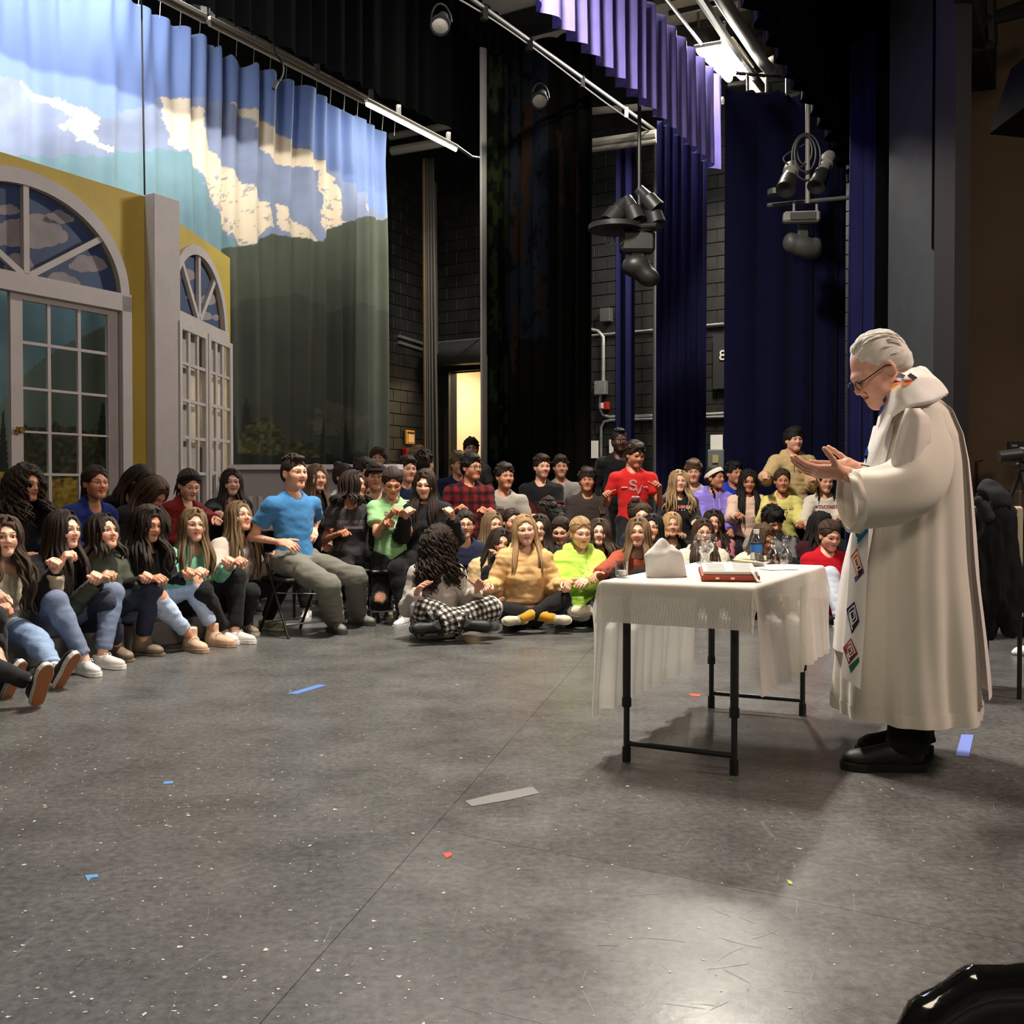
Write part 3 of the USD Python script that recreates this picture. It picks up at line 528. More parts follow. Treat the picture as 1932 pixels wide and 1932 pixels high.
class Field:
    """signed distance built from round cones and ellipsoids, blended"""
    def __init__(s): s.ops = []
    def cone(s, a, b, ra, rb=None, k=.03, sub=False): s.ops.append(('c', np.asarray(a, float), np.asarray(b, float), ra, ra if rb is None else rb, k, sub)); return s
    def sleeve(s, a, b, ra, rb, k=.03): s.ops.append(('k', np.asarray(a, float), np.asarray(b, float), ra, rb, k, False)); return s
    def ell(s, c, r, R=None, k=.03, sub=False): s.ops.append(('e', np.asarray(c, float), np.asarray(r, float), np.eye(3) if R is None else np.asarray(R), 0, k, sub)); return s
    def cut(s, p, n, k=.006, near=None): s.ops.append(('p', np.asarray(p, float), np.asarray(n, float), near, 0, k, True)); return s
    @staticmethod
    def d1(op, P):
        t, a, b, c, d = op[:5]
        if t == 'c':
            ab = b - a; h = np.clip(((P - a) @ ab) / max(ab @ ab, 1e-12), 0, 1); return np.linalg.norm(P - a - h[..., None] * ab, axis=-1) - (c + (d - c) * h)
        if t == 'k':
            ab = b - a; L = np.linalg.norm(ab); x = ((P - a) @ ab) / L; h = np.clip(x / L, 0, 1.1); return np.maximum(np.linalg.norm(P - a - (h * 1.0)[..., None] * ab, axis=-1) - (c + (d - c) * h), x - L)
        if t == 'e':
            q = (P - a) @ c; k0 = np.linalg.norm(q / b, axis=-1); k1 = np.linalg.norm(q / b ** 2, axis=-1); return k0 * (k0 - 1) / np.maximum(k1, 1e-9)
        if t == 'p':
            v = (P - a) @ b
            if c is not None: v = np.where(np.linalg.norm(P - a, axis=-1) < c, v, -1.)
            return -v
    def bounds(s):
        lo, hi = np.full(3, 9e9), np.full(3, -9e9)
        for o in s.ops:
            if o[6]: continue
            if o[0] in 'ck':
                for p, r in ((o[1], o[3]), (o[2], o[4])): lo = np.minimum(lo, p - r); hi = np.maximum(hi, p + r)
            else: r = o[2].max(); lo = np.minimum(lo, o[1] - r); hi = np.maximum(hi, o[1] + r)
        return lo, hi
    def obounds(s, o):
        if o[0] in 'ck': r = np.array([o[3], o[4]]); return np.minimum(o[1] - r[0], o[2] - r[1]), np.maximum(o[1] + r[0], o[2] + r[1])
        if o[0] == 'e': r = o[2].max(); return o[1] - r, o[1] + r
        c = o[3] if o[3] is not None else 9.; return o[1] - c, o[1] + c
    def at(s, P):
        D = np.full(P.shape[:-1], 1.0)
        for o in s.ops: D = s.blend(D, s.d1(o, P), o[5], o[6])
        return D
    @staticmethod
    def blend(D, d, k, sub):
        if sub: h = np.maximum(k - np.abs(-d - D), 0) / k; return np.maximum(D, -d) + h * h * k * .25
        h = np.maximum(k - np.abs(d - D), 0) / k; return np.minimum(D, d) - h * h * k * .25
    def mesh(s, h):
        lo, hi = s.bounds(); lo = lo - 2.5 * h - .01; n = np.ceil((hi + 2.5 * h + .01 - lo) / h).astype(int) + 1
        D = np.full(tuple(n), .2); ax = [lo[k] + np.arange(n[k]) * h for k in range(3)]
        for o in s.ops:
            a, b = s.obounds(o); m = max(o[5], .02) + 2 * h
            i0 = np.clip(np.floor((a - m - lo) / h).astype(int), 0, n - 1); i1 = np.clip(np.ceil((b + m - lo) / h).astype(int) + 1, 1, n)
            if (i1 <= i0).any(): continue
            sl = tuple(slice(i0[k], i1[k]) for k in range(3))
            P = np.stack(np.meshgrid(*[ax[k][sl[k]] for k in range(3)], indexing='ij'), -1)
            D[sl] = s.blend(D[sl], s.d1(o, P), o[5], o[6])
        return surfnet(D, lo, h)
def vnormals(v, f):
    n = np.zeros_like(v); c = np.cross(v[f[:, 1]] - v[f[:, 0]], v[f[:, 2]] - v[f[:, 0]])
    for k in range(3): np.add.at(n, f[:, k], c)
    return n / np.maximum(np.linalg.norm(n, axis=1, keepdims=True), 1e-12)
def rot(axis, a):
    return trimesh.transformations.rotation_matrix(a, axis)[:3, :3]

# ---- canonical head: x to the person's right, y forward, z up, origin between the eyes' level and the middle of the skull
_heads = {}
def head(sex, smile, h, old=False):
    k = (sex, smile, h, old)
    if k in _heads: return _heads[k]
    f = Field(); m = sex == 'm'
    f.ell((0, -.018, .030), (.076, .097, .088), k=.01)
    f.ell((0, .030, -.030), (.064 if m else .061, .066, .082), k=.03)
    f.cone((-.045, .0, -.062), (-.012, .066, -.096), .022, .019, k=.03).cone((.045, .0, -.062), (.012, .066, -.096), .022, .019, k=.03)
    f.cone((-.010, .070, -.098), (.010, .070, -.098), .020 if m else .017, k=.02)
    for s in (-1, 1):
        f.ell((s * .038, .056, -.030), (.023, .023, .024), k=.04)
        f.cone((s * .014, .083, .020), (s * .046, .066, .019), .012, .011, k=.02)
    f.cone((0, .085, .012), (0, .104, -.028), .0085, .0125 if m else .011, k=.012)
    for s in (-1, 1): f.ell((s * .0125, .095, -.032), (.0085, .010, .008), k=.008)
    for s in (-1, 1): f.ell((s * .0315, .094, .000), (.0175, .016, .0105), k=.014, sub=True)
    zc = -.0605 + (.006 if smile else 0); w = .027 if smile else .023
    for s in (-1, 1):
        f.cone((0, .0935, -.0555), (s * w, .079, zc), .0062, .0035, k=.008); f.cone((0, .0925, -.0675), (s * w, .079, zc), .0078, .0035, k=.008)
    for s in (-1, 1): f.cone((0, .1005, -.0612), (s * w * .9, .0855, zc), .0022, .0016, k=.003, sub=True)
    for s in (-1, 1):
        f.ell((s * .0315, .078, .0092), (.0165, .012, .0040), k=.006)
        f.ell((s * .078, -.012, -.010), (.010, .021, .033), rot((0, 0, 1), s * .35), k=.010); f.ell((s * .087, -.004, -.008), (.006, .010, .018), k=.006, sub=True)
    if old:
        for s in (-1, 1): f.cone((s * .020, .090, -.036), (s * .034, .070, -.075), .003, .003, k=.012, sub=True); f.ell((s * .040, .050, -.080), (.024, .026, .026), k=.03)
        f.ell((0, .035, -.105), (.045, .035, .02), k=.04)
    f.cone((0, -.030, -.05), (0, -.048, -.185), .055 if m else .044, .062 if m else .047, k=.03)
    v, t = f.mesh(h); _heads[k] = (v, t); return v, t
def skin_paint(v, skin, hair, lips=(.30, .07, .06), brow=1.0, beard=0):
    """colours of a face in head space: lips, brows, cheeks, lashes"""
    c = np.tile(np.asarray(skin, float), (len(v), 1)); ax = np.abs(v[:, 0]); fr = v[:, 1] > .05
    ck = np.exp(-(((ax - .04) / .022) ** 2 + ((v[:, 2] + .032) / .02) ** 2)) * (v[:, 1] > .03); c *= 1 - ck[:, None] * np.array([.02, .16, .16])
    nz = np.exp(-((v[:, 0] / .014) ** 2 + ((v[:, 2] + .03) / .016) ** 2)) * (v[:, 1] > .09); c *= 1 - nz[:, None] * np.array([.02, .14, .14])
    lp = fr & (ax < .026) & (np.abs(v[:, 2] + .0612) < .0105 * (1 - (ax / .028) ** 2)) & (v[:, 1] > .074); c[lp] = lips
    ln = lp & (np.abs(v[:, 2] + .0612) < .0026); c[ln] = np.array(lips) * .45
    br = fr & (ax > .012) & (ax < .050) & (np.abs(v[:, 2] - (.0245 + .10 * (ax - .012) - 3.0 * np.maximum(ax - .034, 0) ** 1.5)) < .0048); c[br] = c[br] * (1 - .8 * brow) + np.asarray(hair) * .8 * brow
    ls = fr & (np.abs(ax - .0315) < .0165) & (np.abs(v[:, 2] - .0035) < .0030) & (v[:, 1] > .07); c[ls] = c[ls] * .4 + np.asarray(hair) * .3
    if beard:
        b = fr & (v[:, 2] < -.045) & ~lp; c[b] = c[b] * (1 - beard) + np.asarray(hair) * beard
    return c
# ---- canonical hands: wrist at the origin, fingers along +y, palm towards -z, thumb at +x
_hands = {}
def hand(pose, h, big=1.0):
    k = (pose, h, big)
    if k in _hands: return _hands[k]
    f = Field(); curl = {'fist': (1.25, 1.45, 1.0), 'relax': (.35, .55, .35), 'open': (.02, .08, .05), 'cup': (.22, .30, .25), 'clasp': (.95, .95, .5)}[pose]
    f.cone((0, -.03, 0), (0, .005, 0), .023, .024, k=.02)
    f.ell((.004, .045, 0), (.040, .052, .0155), k=.02)
    for i, (x, L) in enumerate(((.028, 1.0), (.0095, 1.1), (-.009, 1.03), (-.0265, .82))):
        p = np.array([x, .082 - .006 * (i == 3), 0]); a = 0; spread = (x - .0) * (2.2 if pose == 'open' else 1.2)
        f.cone((x * .75, .04, 0), p, .0105, .0098, k=.012)
        for j, (seg, rr) in enumerate(((.042, .0088), (.026, .0080), (.021, .0070))):
            a += curl[j] * (1 + .08 * i); d = np.array([math.sin(spread) * math.cos(a), math.cos(spread) * math.cos(a), -math.sin(a)]); q = p + d * seg * L
            f.cone(p, q, rr + .0008, rr, k=.004); p = q
    tc = {'fist': (.75, .9), 'relax': (.45, .3), 'open': (.1, .1), 'cup': (.3, .2), 'clasp': (.6, .6)}[pose]
    p = np.array([.030, .020, -.004]); d0 = np.array([.80, .55, -.28 if pose != 'open' else .1]) if pose not in ('fist', 'clasp') else np.array([.35, .80, -.50]); d0 /= np.linalg.norm(d0)
    f.cone((.014, .008, -.002), p, .017, .0155, k=.015)
    for j, (seg, rr) in enumerate(((.042, .0108), (.032, .0095), (.026, .0085))):
        ang = tc[0] * (j > 0) * .6 + tc[1] * (j > 1) * .5; d = rot((0, 0, 1), ang) @ d0; d = d + np.array([0, 0, -.25 * tc[0] * (j > 0)]); d /= np.linalg.norm(d); q = p + d * seg; f.cone(p, q, rr + .001, rr, k=.006); p = q
    v, t = f.mesh(h); v = v * big; _hands[k] = (v, t); return v, t
# ---- shoes: toe along +y, sole on z = 0, heel at y = -.07, ankle at the origin above
_shoes = {}
def shoe(kind, h):
    if (kind, h) in _shoes: return _shoes[kind, h]
    f = Field(); b = .008 if kind in ('boot', 'ugg') else 0
    f.ell((0, .02, .045), (.036 + b, .085, .045), k=.02).ell((.003, .115, .036), (.042 + b, .072, .034 + b * .6), k=.03).ell((0, -.035, .05), (.034 + b, .042, .05), k=.02)
    top = {'sneaker': .085, 'boot': .17, 'ugg': .24, 'black': .10, 'van': .08}.get(kind, .085)
    f.cone((0, -.012, .05), (0, -.018, top), .036 + b, .041 + b, k=.03)
    f.cut((0, 0, top), (0, 0, 1)).cut((0, 0, .012), (0, 0, -1))
    up = f.mesh(h)
    g = Polygon([(x, y) for x, y in [(-.033, -.075), (0, -.085), (.033, -.075), (.037, -.02), (.036, .05), (.046, .11), (.043, .155), (.022, .187), (-.006, .190), (-.030, .170), (-.043, .12), (-.036, .05), (-.036, -.02)]]).buffer(.02).buffer(-.04).buffer(.024 + b).simplify(.0006)
    so = trimesh.creation.extrude_polygon(g, .026 if kind != 'ugg' else .014, engine='earcut')
    ls = []
    if kind in ('sneaker', 'boot', 'van'):
        for j in range(5): y = .045 + j * .018; z = .088 - j * .0085 + (.01 if kind == 'boot' else 0); ls.append(tube([(-.020, y, z - .008), (0, y + .003 * (-1) ** j, z + .002), (.020, y, z - .008)], .0035, 5))
        for s in (-1, 1): ls.append(tube([(0, .042, .092), (s * .025, .040, .098), (s * .034, .045, .080), (s * .02, .05, .086)], .0028, 5))
    _shoes[kind, h] = (up, so, cat(ls) if ls else None); return _shoes[kind, h]

skin_m = mat('skin', (1, 1, 1), .48, paint=True, spec=.4); cloth_m = mat('clothing_cloth', (1, 1, 1), .85, paint=True, spec=.15, sheen=.06, bump=.10, bscale=260)
hair_m = mat('hair', (1, 1, 1), .55, paint=True, spec=.28, bump=.4, bscale=420); denim_m = mat('denim', (1, 1, 1), .8, paint=True, bump=.12, bscale=420, var=.18, vscale=22)
shoe_m = mat('shoe_upper', (1, 1, 1), .55, paint=True); sole_m = mat('shoe_sole', (1, 1, 1), .6, paint=True); eye_m = mat('eye', (1, 1, 1), .15, paint=True); dark_gloss = mat('glasses_frame', (.01, .01, .01), .25)
print_m = mat('shirt_print', (1, 1, 1), .7, paint=True)
lens_m = pane_glass('glasses_lens', (.96, .97, .97))
SKIN = {'fair': sr(214, 160, 134), 'pale': sr(226, 178, 154), 'tan': sr(186, 128, 98), 'olive': sr(196, 142, 112), 'brown': sr(140, 90, 64), 'dark': sr(70, 42, 32)}
HAIR = {'black': (.009, .007, .006), 'dark': (.022, .013, .009), 'brown': (.045, .025, .014), 'mid': (.075, .042, .022), 'light': (.15, .095, .05), 'blond': (.30, .20, .10), 'pale': (.42, .30, .17), 'red': (.16, .06, .025), 'straw': (.34, .21, .10), 'white': (.80, .75, .69)}

def ik(a, c, l1, l2, pole):
    """middle joint between a and c"""
    d = c - a; L = np.linalg.norm(d); L2 = min(L, (l1 + l2) * .999); d = d / max(L, 1e-6); x = (l1 * l1 - l2 * l2 + L2 * L2) / (2 * L2); hh = math.sqrt(max(l1 * l1 - x * x, 0))
    p = pole - d * np.dot(pole, d); p /= max(np.linalg.norm(p), 1e-6); return a + d * x + p * hh

def hair_mesh(style, c, R, hw, sex, seed, far, length=.36, part=0.0, gscale=1.0, ph=None, hsp=1.0):
    """hair in the world: cap over the skull and locks that fall from it"""
    r = np.random.default_rng(seed); f = Field(); parts = []; cols = []; c = np.asarray(c, float)
    curly = style in ('curly', 'wavy', 'curlyshort'); th = {'short': .014, 'curlyshort': .020, 'buzz': .008, 'cap': .010, 'bowl': .020}.get(style, .013)
    if style == 'curly': th = .026
    h = .0075 if not far else .010
    f.ell((0, -.020, .034), (.076 + th, .097 + th, .088 + th), k=.01)
    f.ell((0, -.050, -.015), (.070 + th, .065 + th * .6, .075), k=.03)
    if style in ('short', 'curlyshort', 'bowl'): f.ell((.01 * part, .055, .096), (.055, .045, .026), k=.03); f.ell((0, .0, .115), (.06, .07, .022), k=.03)
    if style == 'buzz': f.ell((0, .04, .110), (.050, .060, .022), k=.02)
    hl = {'short': .086, 'buzz': .094, 'curlyshort': .070, 'bowl': .048, 'cap': .07}.get(style, .096)
    f.ell((0, .135, hl - .125), (.080, .096, .130), k=.012, sub=True)
    for s in (-1, 1): f.ell((s * .085, .015, -.055), (.030 if sex == 'm' or style in ('pony', 'bun') else .012, .038, .060), k=.015, sub=True)
    if sex == 'm': f.ell((0, -.02, -.155), (.13, .13, .075), k=.02, sub=True)
    elif style in ('pony', 'bun', 'braids'): f.ell((0, -.0, -.135), (.12, .15, .065), k=.02, sub=True)
    v, t = f.mesh(h)
    n = vnormals(v, t)
    if curly: v = v + n * ((fbm(v * 42 + seed, 2, seed)[:, None] - .45) * (.035 if style != 'wavy' else .018))
    else:
        a = np.arctan2(v[:, 0], -v[:, 1] + .02); v = v + n * (.0022 * np.sin(a * 34 + 6 * noise(v * 30, seed)) + .004 * (noise(v * np.array([60, 60, 8.]) + seed, seed) - .5))[:, None]
    v = (v * gscale) @ R.T + c; parts.append((v, t)); shade = .85 + .4 * noise(v * 55, seed); cols.append(np.asarray(HAIR[hw] if isinstance(hw, str) else hw) * shade[:, None])
    col = np.asarray(HAIR[hw] if isinstance(hw, str) else hw, float)
    def lock(P, rad, amp=0, turns=0, flat=1.0):
        P = np.asarray(P, float); m = 12 if not far else 9
        if turns: m = int(max(m, turns * 7))
        q = spline(P, m); k = np.linspace(0, 1, m); rr = rad * np.clip(np.minimum(1.0, (1 - k) * 3.2 + .18), .12, 1) * np.minimum(1, .6 + k * 2)
        if turns:
            a = k * turns * 2 * PI + r.uniform(0, 6.3); q = q + np.stack([np.cos(a), np.sin(a), 0 * a], 1) * (amp * np.clip(k * 3, 0, 1))[:, None]
        mm = tube(q, rr, 5); parts.append((mm.vertices, mm.faces)); cols.append(np.tile(col * r.uniform(.7, 1.45), (len(mm.vertices), 1)))
    def world(p): return R @ (np.asarray(p) * gscale) + c
    if style in ('long', 'curly', 'wavy', 'bob', 'half'):
        nL = {'long': 84, 'half': 84, 'curly': 210, 'wavy': 110, 'bob': 80}[style]; nL = int(nL * (.6 if far else 1))
        for i in range(nL):
            side = 1 if i % 2 else -1; az = r.uniform(.42, 2.55) if style != 'half' else r.uniform(.9, 2.7)   # 0 = front, pi = back of the head
            if i % 3 == 0: az = r.uniform(2.0, PI)
            x, y = side * math.sin(az), math.cos(az); lay = r.uniform(.9, 1.12); vol = .014 if curly else .006
            if style == 'curly': vol = .030
            p0 = (side * .015 + part * .02, .035 - .05 * r.random() + .045 * y, .118); p1 = (x * (.070 + vol), -.02 + y * .085, .085); p2 = (x * (.083 + vol) * lay, -.022 + y * (.100 + vol) * lay, .0); p3 = (x * (.088 + vol) * lay, -.030 + y * (.092 + vol) * lay, -.085)
            L = length * r.uniform(.78, 1.05) * (1 if style != 'bob' else 1)
            w3 = world(p3); out = R @ np.array([x, y, 0.]); out[2] = 0
            fwd = R @ np.array([0, 1., 0]); fwd[2] = 0; fwd /= max(np.linalg.norm(fwd), 1e-6); side_v = R @ np.array([side, 0, 0.])
            frontal = az < 1.25; spread = hsp * ((.042 if style == 'curly' else .035) if curly else .018); pts = [world(p0), world(p1), world(p2), w3]
            n_h = max(2, int(L / .09))
            for k in range(1, n_h + 1):
                t_ = k / n_h; d = L * t_; o = out * (spread * math.sin(min(1, t_ * 1.6) * PI / 2)); 
                if frontal: o = o + fwd * (.05 * hsp * min(1, t_ * 2)) + side_v * .012 * min(1, t_ * 2)
                else: o = o - fwd * (.035 * min(1, t_ * 1.5)) * (1 if az > 1.7 else 0) + side_v * (.03 * hsp * min(1, t_ * 2) if az < 2.1 else 0)
                pts.append(w3 + np.array([0, 0, -d]) + o + r.normal(0, .006 + (.008 if curly else 0), 3))
            if style == 'curly': lock(pts, .0088, .017, L / .042)
            elif style == 'wavy': lock(pts, .0115, .008, L / .11)
            else: lock(pts, .0125 if not far else .016)
    if style in ('pony', 'bun', 'braids'):
        for i in range(90 if not far else 54):
            az = r.uniform(-2.3, 2.3); e = .50 if abs(az) < .9 else max(.05, .50 - .45 * (abs(az) - .9)); d0 = np.array([math.sin(az) * math.cos(e), math.cos(az) * math.cos(e), math.sin(e)]); d2 = np.array([.02 * np.sign(az), -.97, .25]) if style != 'braids' else np.array([np.sign(az) * .75, -.5, -.45]); q_ = []
            for k in (0, .3, .6, 1):
                d = d0 * (1 - k) + d2 * k + np.array([0, 0, .35 * k * (1 - k)]); d /= np.linalg.norm(d); q_.append(world(np.array([d[0] * .0905, -.020 + d[1] * .1115, .034 + d[2] * .1025])))
            lock(q_, .0062)
        b0 = world((0, -.112, .055 if style == 'pony' else .07))
        if style == 'bun':
            g = Field().ell((0, 0, 0), (.042, .038, .038)); bv, bt = g.mesh(.008); bv = bv + vnormals(bv, bt) * (noise(bv * 120, seed)[:, None] - .5) * .008; parts.append((bv + world((0, -.085, .12)), bt)); cols.append(np.tile(col, (len(bv), 1)))
        elif style == 'pony':
            bk = R @ np.array([0, -1., 0]); bk[2] = min(bk[2], 0)
            for i in range(34 if not far else 20):
                j = r.normal(0, .012, 3); pts = [world((0, -.10, .06)) + j * .4, b0 + bk * .03 + np.array([0, 0, .012]) + j * .6, b0 + bk * .055 + np.array([0, 0, -.05]) + j]
                for k in range(1, 4): pts.append(b0 + bk * (.06 - .008 * k) + np.array([0, 0, -.05 - length * k / 3]) + j * (1 + .5 * k))
                lock(pts, .010)
        else:
            for s in (-1, 1):
                q0 = world((s * .066, -.03, -.06)); fwd = R @ np.array([0, 1., 0]); n_k = int(length / .028); sv = R @ np.array([s, 0, 0.])
                for k in range(n_k):
                    t_ = k / n_k; p = q0 + np.array([0, 0, -t_ * length]) + fwd * .075 * min(1, t_ * 2.2) + sv * .018 * min(1, t_ * 3); e = Field().ell((0, 0, 0), (.015 - .004 * t_, .013, .020)); ev, et = e.mesh(.008); parts.append((ev @ rot((0, 1, 0), .5 * (-1) ** k).T + p, et)); cols.append(np.tile(col * r.uniform(.7, 1.3), (len(ev), 1)))
    if style in ('curlyshort', 'short', 'bowl', 'buzz'):
        nS = {'curlyshort': 120, 'short': 100, 'bowl': 110, 'buzz': 80}[style]; nS = int(nS * (.6 if far else 1))
        for i in range(nS):
            az = r.uniform(-PI, PI); el = r.uniform(.15 if abs(az) > 1.2 else .42, 1.5); x, y, z = math.sin(az) * math.cos(el), math.cos(az) * math.cos(el), math.sin(el)
            if style == 'buzz' and z < .72: continue
            p = np.array([x * .086, -.02 + y * .107, .034 + z * .099]); nn = np.array([x, y, z]); d = np.array([.45 * (1 if part >= 0 else -1), .75 * (1 if y > -.2 else -.3), -.5 + .45 * (z > .75)]); d = d - nn * np.dot(d, nn); d = d / max(np.linalg.norm(d), .1) + nn * .22; d /= np.linalg.norm(d)
            L = {'curlyshort': .04, 'short': .042, 'bowl': .055, 'buzz': .030}[style] * r.uniform(.7, 1.2)
            if style == 'bowl' and y > .2: d = np.array([.25 * part, .35, -.9]); d /= np.linalg.norm(d)
            P = [world(p - d * .012), world(p + d * L * .4 + np.array([x, y, z]) * .006), world(p + d * L)]
            if style == 'curlyshort': lock(P, .0095, .008, 1.2)
            else: lock(P, .0105)
    V_ = []; T_ = []; C_ = []; k = 0
    for (a, b), cc in zip(parts, cols): V_.append(a); T_.append(np.asarray(b) + k); C_.append(cc); k += len(a)
    return (np.vstack(V_), np.vstack(T_)), np.vstack(C_)

class Person:
    pass
def wrinkle(v, n, amp, seed, sc=9.):
    w = np.abs(fbm(v * sc + seed * 3.1, 3, seed) - .5) * 2; u = np.abs(fbm(v * sc * np.array([.6, .6, 2.2]) + seed * 1.7, 2, seed + 5) - .5) * 2
    return v + n * ((.35 - w) * amp + (.35 - u) * amp * .8)[:, None]
people = {}
def person(key, label, at, yaw=0, pitch=0, roll=0, body=None, sex='f', sc=1.0, skin='fair', hair=('long', 'brown'), hlen=.36, top=('tee', (.3, .3, .3)), bottom=('pants', (.02, .02, .02)), shoes=('sneaker', (.6, .6, .6), (.5, .5, .5)),
           pose='chair', RH=None, LH=None, hands='fist', RF=None, LF=None, lean=0, side=0, seat=None, smile=False, eyes='open', glasses=False, text=None, extra=None, far=None, legs=True, feet=None, hipback=None, hpose=None, parthair=0.0, sleeve=None, group=None, kneeout=.10, bare=None, hide_hands=False, pole=None, beard=0, torso=None, kneeup=None):
    """one person; at = (px, py, distance) of the head's middle, yaw 0 faces the camera and +90 faces right in the photograph;
    RH, LH, RF, LF: right and left wrist and ankle as (px, py, distance)"""
    Z = at[2]; far = Z > 9.6 if far is None else far; c = W(*at); seed = sum(map(ord, key)) * 7 % 997 + 3; body = yaw * .5 if body is None else body
    ya, yb = math.radians(yaw), math.radians(body); m = sex == 'm'; sc = sc * (1.04 if m else .98)
    f = np.array([math.sin(yb), -math.cos(yb), 0.]); r = np.array([f[1], -f[0], 0.]); up = np.array([0, 0, 1.])
    hf = np.array([math.sin(ya), -math.cos(ya), 0.]); hr = np.array([hf[1], -hf[0], 0.]); R = np.stack([hr, hf, up], 1) @ rot((1, 0, 0), math.radians(pitch)) @ rot((0, 1, 0), math.radians(roll))
    t = up * math.cos(math.radians(lean)) + f * math.sin(math.radians(lean)); t = t + r * math.tan(math.radians(side)); t /= np.linalg.norm(t)
    neck = c + R @ np.array([0, -.045, -.105]) * sc; s = c + (R @ np.array([0, -.03, -.06])) * sc - t * .128 * sc - f * .015
    TL = (.49 if m else .46) * sc if torso is None else torso
    hip = s - t * TL
    if seat is not None:
        hz = seat + .10; d = s[2] - hz; TLx = np.clip(abs(d) / max(t[2], .2), .34, .54); hip = s - t * TLx; hip[2] = hz; TL = np.linalg.norm(s - hip)
    t = (s - hip) / np.linalg.norm(s - hip); f2 = np.cross(up, r); f2 = np.cross(r, t) * -1 if np.dot(np.cross(r, t), f) < 0 else np.cross(r, t)
    f2 /= np.linalg.norm(f2); Rt = np.stack([r, f2, t], 1)
    sw = (.175 if m else .150) * sc; ua, fa = (.285 if m else .262) * sc, (.255 if m else .235) * sc; th, shn = (.43 if m else .41) * sc, (.43 if m else .405) * sc
    sh = {1: s - t * .055 * sc + r * sw, -1: s - t * .055 * sc - r * sw}; hp = {1: hip + r * .085 * sc, -1: hip - r * .085 * sc}
    # wrists
    wr = {}; el = {}
    for k, H in ((1, RH), (-1, LH)):
        if H is None:
            if pose == 'stand': H = sh[k] - t * .50 + r * k * .05 + f * .05
            elif pose == 'cross': H = hip + f * .30 + r * k * .22 + up * .10
            else: H = hip + f * .33 + r * k * .10 + up * .12
        else:
            H = W(*H) if len(H) == 3 and isinstance(H, tuple) else np.asarray(H); q = H - (sh[k] - up * .20); H = H - q / np.linalg.norm(q) * .065
        d = H - sh[k]; L = np.linalg.norm(d)
        if L > (ua + fa) * .995: H = sh[k] + d / L * (ua + fa) * .995
        wr[k] = H; pv = (r * k * .32 - up * 1.0 - f * .30) if pole is None else np.asarray(pole); el[k] = ik(sh[k], H, ua, fa, pv)
    # legs
    kn, an, toe = {}, {}, {}
    for k, FT in ((1, RF), (-1, LF)):
        if pose == 'cross':
            kn[k] = hip + f * .25 * sc + r * k * .33 * sc; kn[k][2] = .13; an[k] = hip + f * .36 * sc - r * k * .13 * sc; an[k][2] = .065; toe[k] = (f * .35 - r * k * .9)
            if FT is not None: an[k] = W(*FT)
            if kneeup is not None: kn[k] = W(*kneeup[0 if k == 1 else 1])
        elif pose == 'hug':
            kn[k] = hip + f * .32 * sc + r * k * .10; kn[k][2] = .42; an[k] = hip + f * .50 * sc + r * k * .09; an[k][2] = .08; toe[k] = f
        else:
            if FT is not None:
                an[k] = W(*FT)
                if not (extra or {}).get('tilt'): an[k][2] = .088
            elif pose == 'stand': an[k] = np.array([hip[0], hip[1], .09]) + r * k * .10
            else: an[k] = np.array([hip[0], hip[1], (feet or 0) + .085]) + f * (.42 if seat and seat > .35 else .60) * sc + r * k * .11
            toe[k] = f * 1. + r * k * .18
            pv = f + up * .6 + r * k * kneeout * 4; dl = an[k] - hp[k]; L = np.linalg.norm(dl)
            if L > (th + shn) * .995 and FT is None: an[k] = hp[k] + dl / L * (th + shn) * .995
            kn[k] = ik(hp[k], an[k], th, shn, pv)
    base = np.array([hip[0], hip[1], min(an[1][2], an[-1][2]) - .085])
    root = thing('person', label, 'person', base, group=group)
    def put(name, mesh, m_, paint=None, parent=None, **kw): return obj(name, (np.asarray(mesh[0]) - base, mesh[1]) if isinstance(mesh, tuple) else (np.asarray(mesh.vertices) - base, np.asarray(mesh.faces)), m_, parent or root, paint=paint, **kw)
    hs = .0052 if not far else .0068; hd = .018 if not far else .022; g = .0135 if not far else .018
    if Z < 5: hs, hd, g = .0035, .014, .010
    sk = np.asarray(SKIN[skin]); hc = np.asarray(HAIR[hair[1]] if isinstance(hair[1], str) else hair[1])
    # body: coarse trunk and limbs, fine head and hands
    B = Field(); o_ = -.006
    B.ell(s - t * .14 * sc, (.150 * sc if m else .132 * sc, .095, .19 * sc), Rt, k=.04).ell(hip + t * .17, (.125 * sc, .085, .17), Rt, k=.05).ell(hip, (.155 * sc, .105, .12), Rt, k=.05)
    B.cone(s - t * .1, hip, .09, k=.05)
    B.cone(sh[1], sh[-1], .050, k=.04).cone(neck - up * .03, s + t * .0, .046 if not m else .056, .06, k=.05)
    for k in (1, -1):
        B.cone(sh[k], el[k], .043 * sc, .037 * sc, k=.03).cone(el[k], wr[k], .036 * sc, .024, k=.015)
        if legs: B.cone(hp[k], kn[k], .070, .052, k=.04).cone(kn[k], an[k], .050, .033, k=.02)
    bv, bt = B.mesh(hd)
    hv, ht = head(sex, smile, hs); hcol = skin_paint(hv, sk, hc, brow=.9, beard=beard, lips=tuple(sk * np.array([.78, .42, .44])))
    V_ = [bv, (hv * sc) @ R.T + c]; T_ = [bt, ht + len(bv)]; C_ = [np.tile(sk, (len(bv), 1)), hcol]; n0 = len(bv) + len(hv)
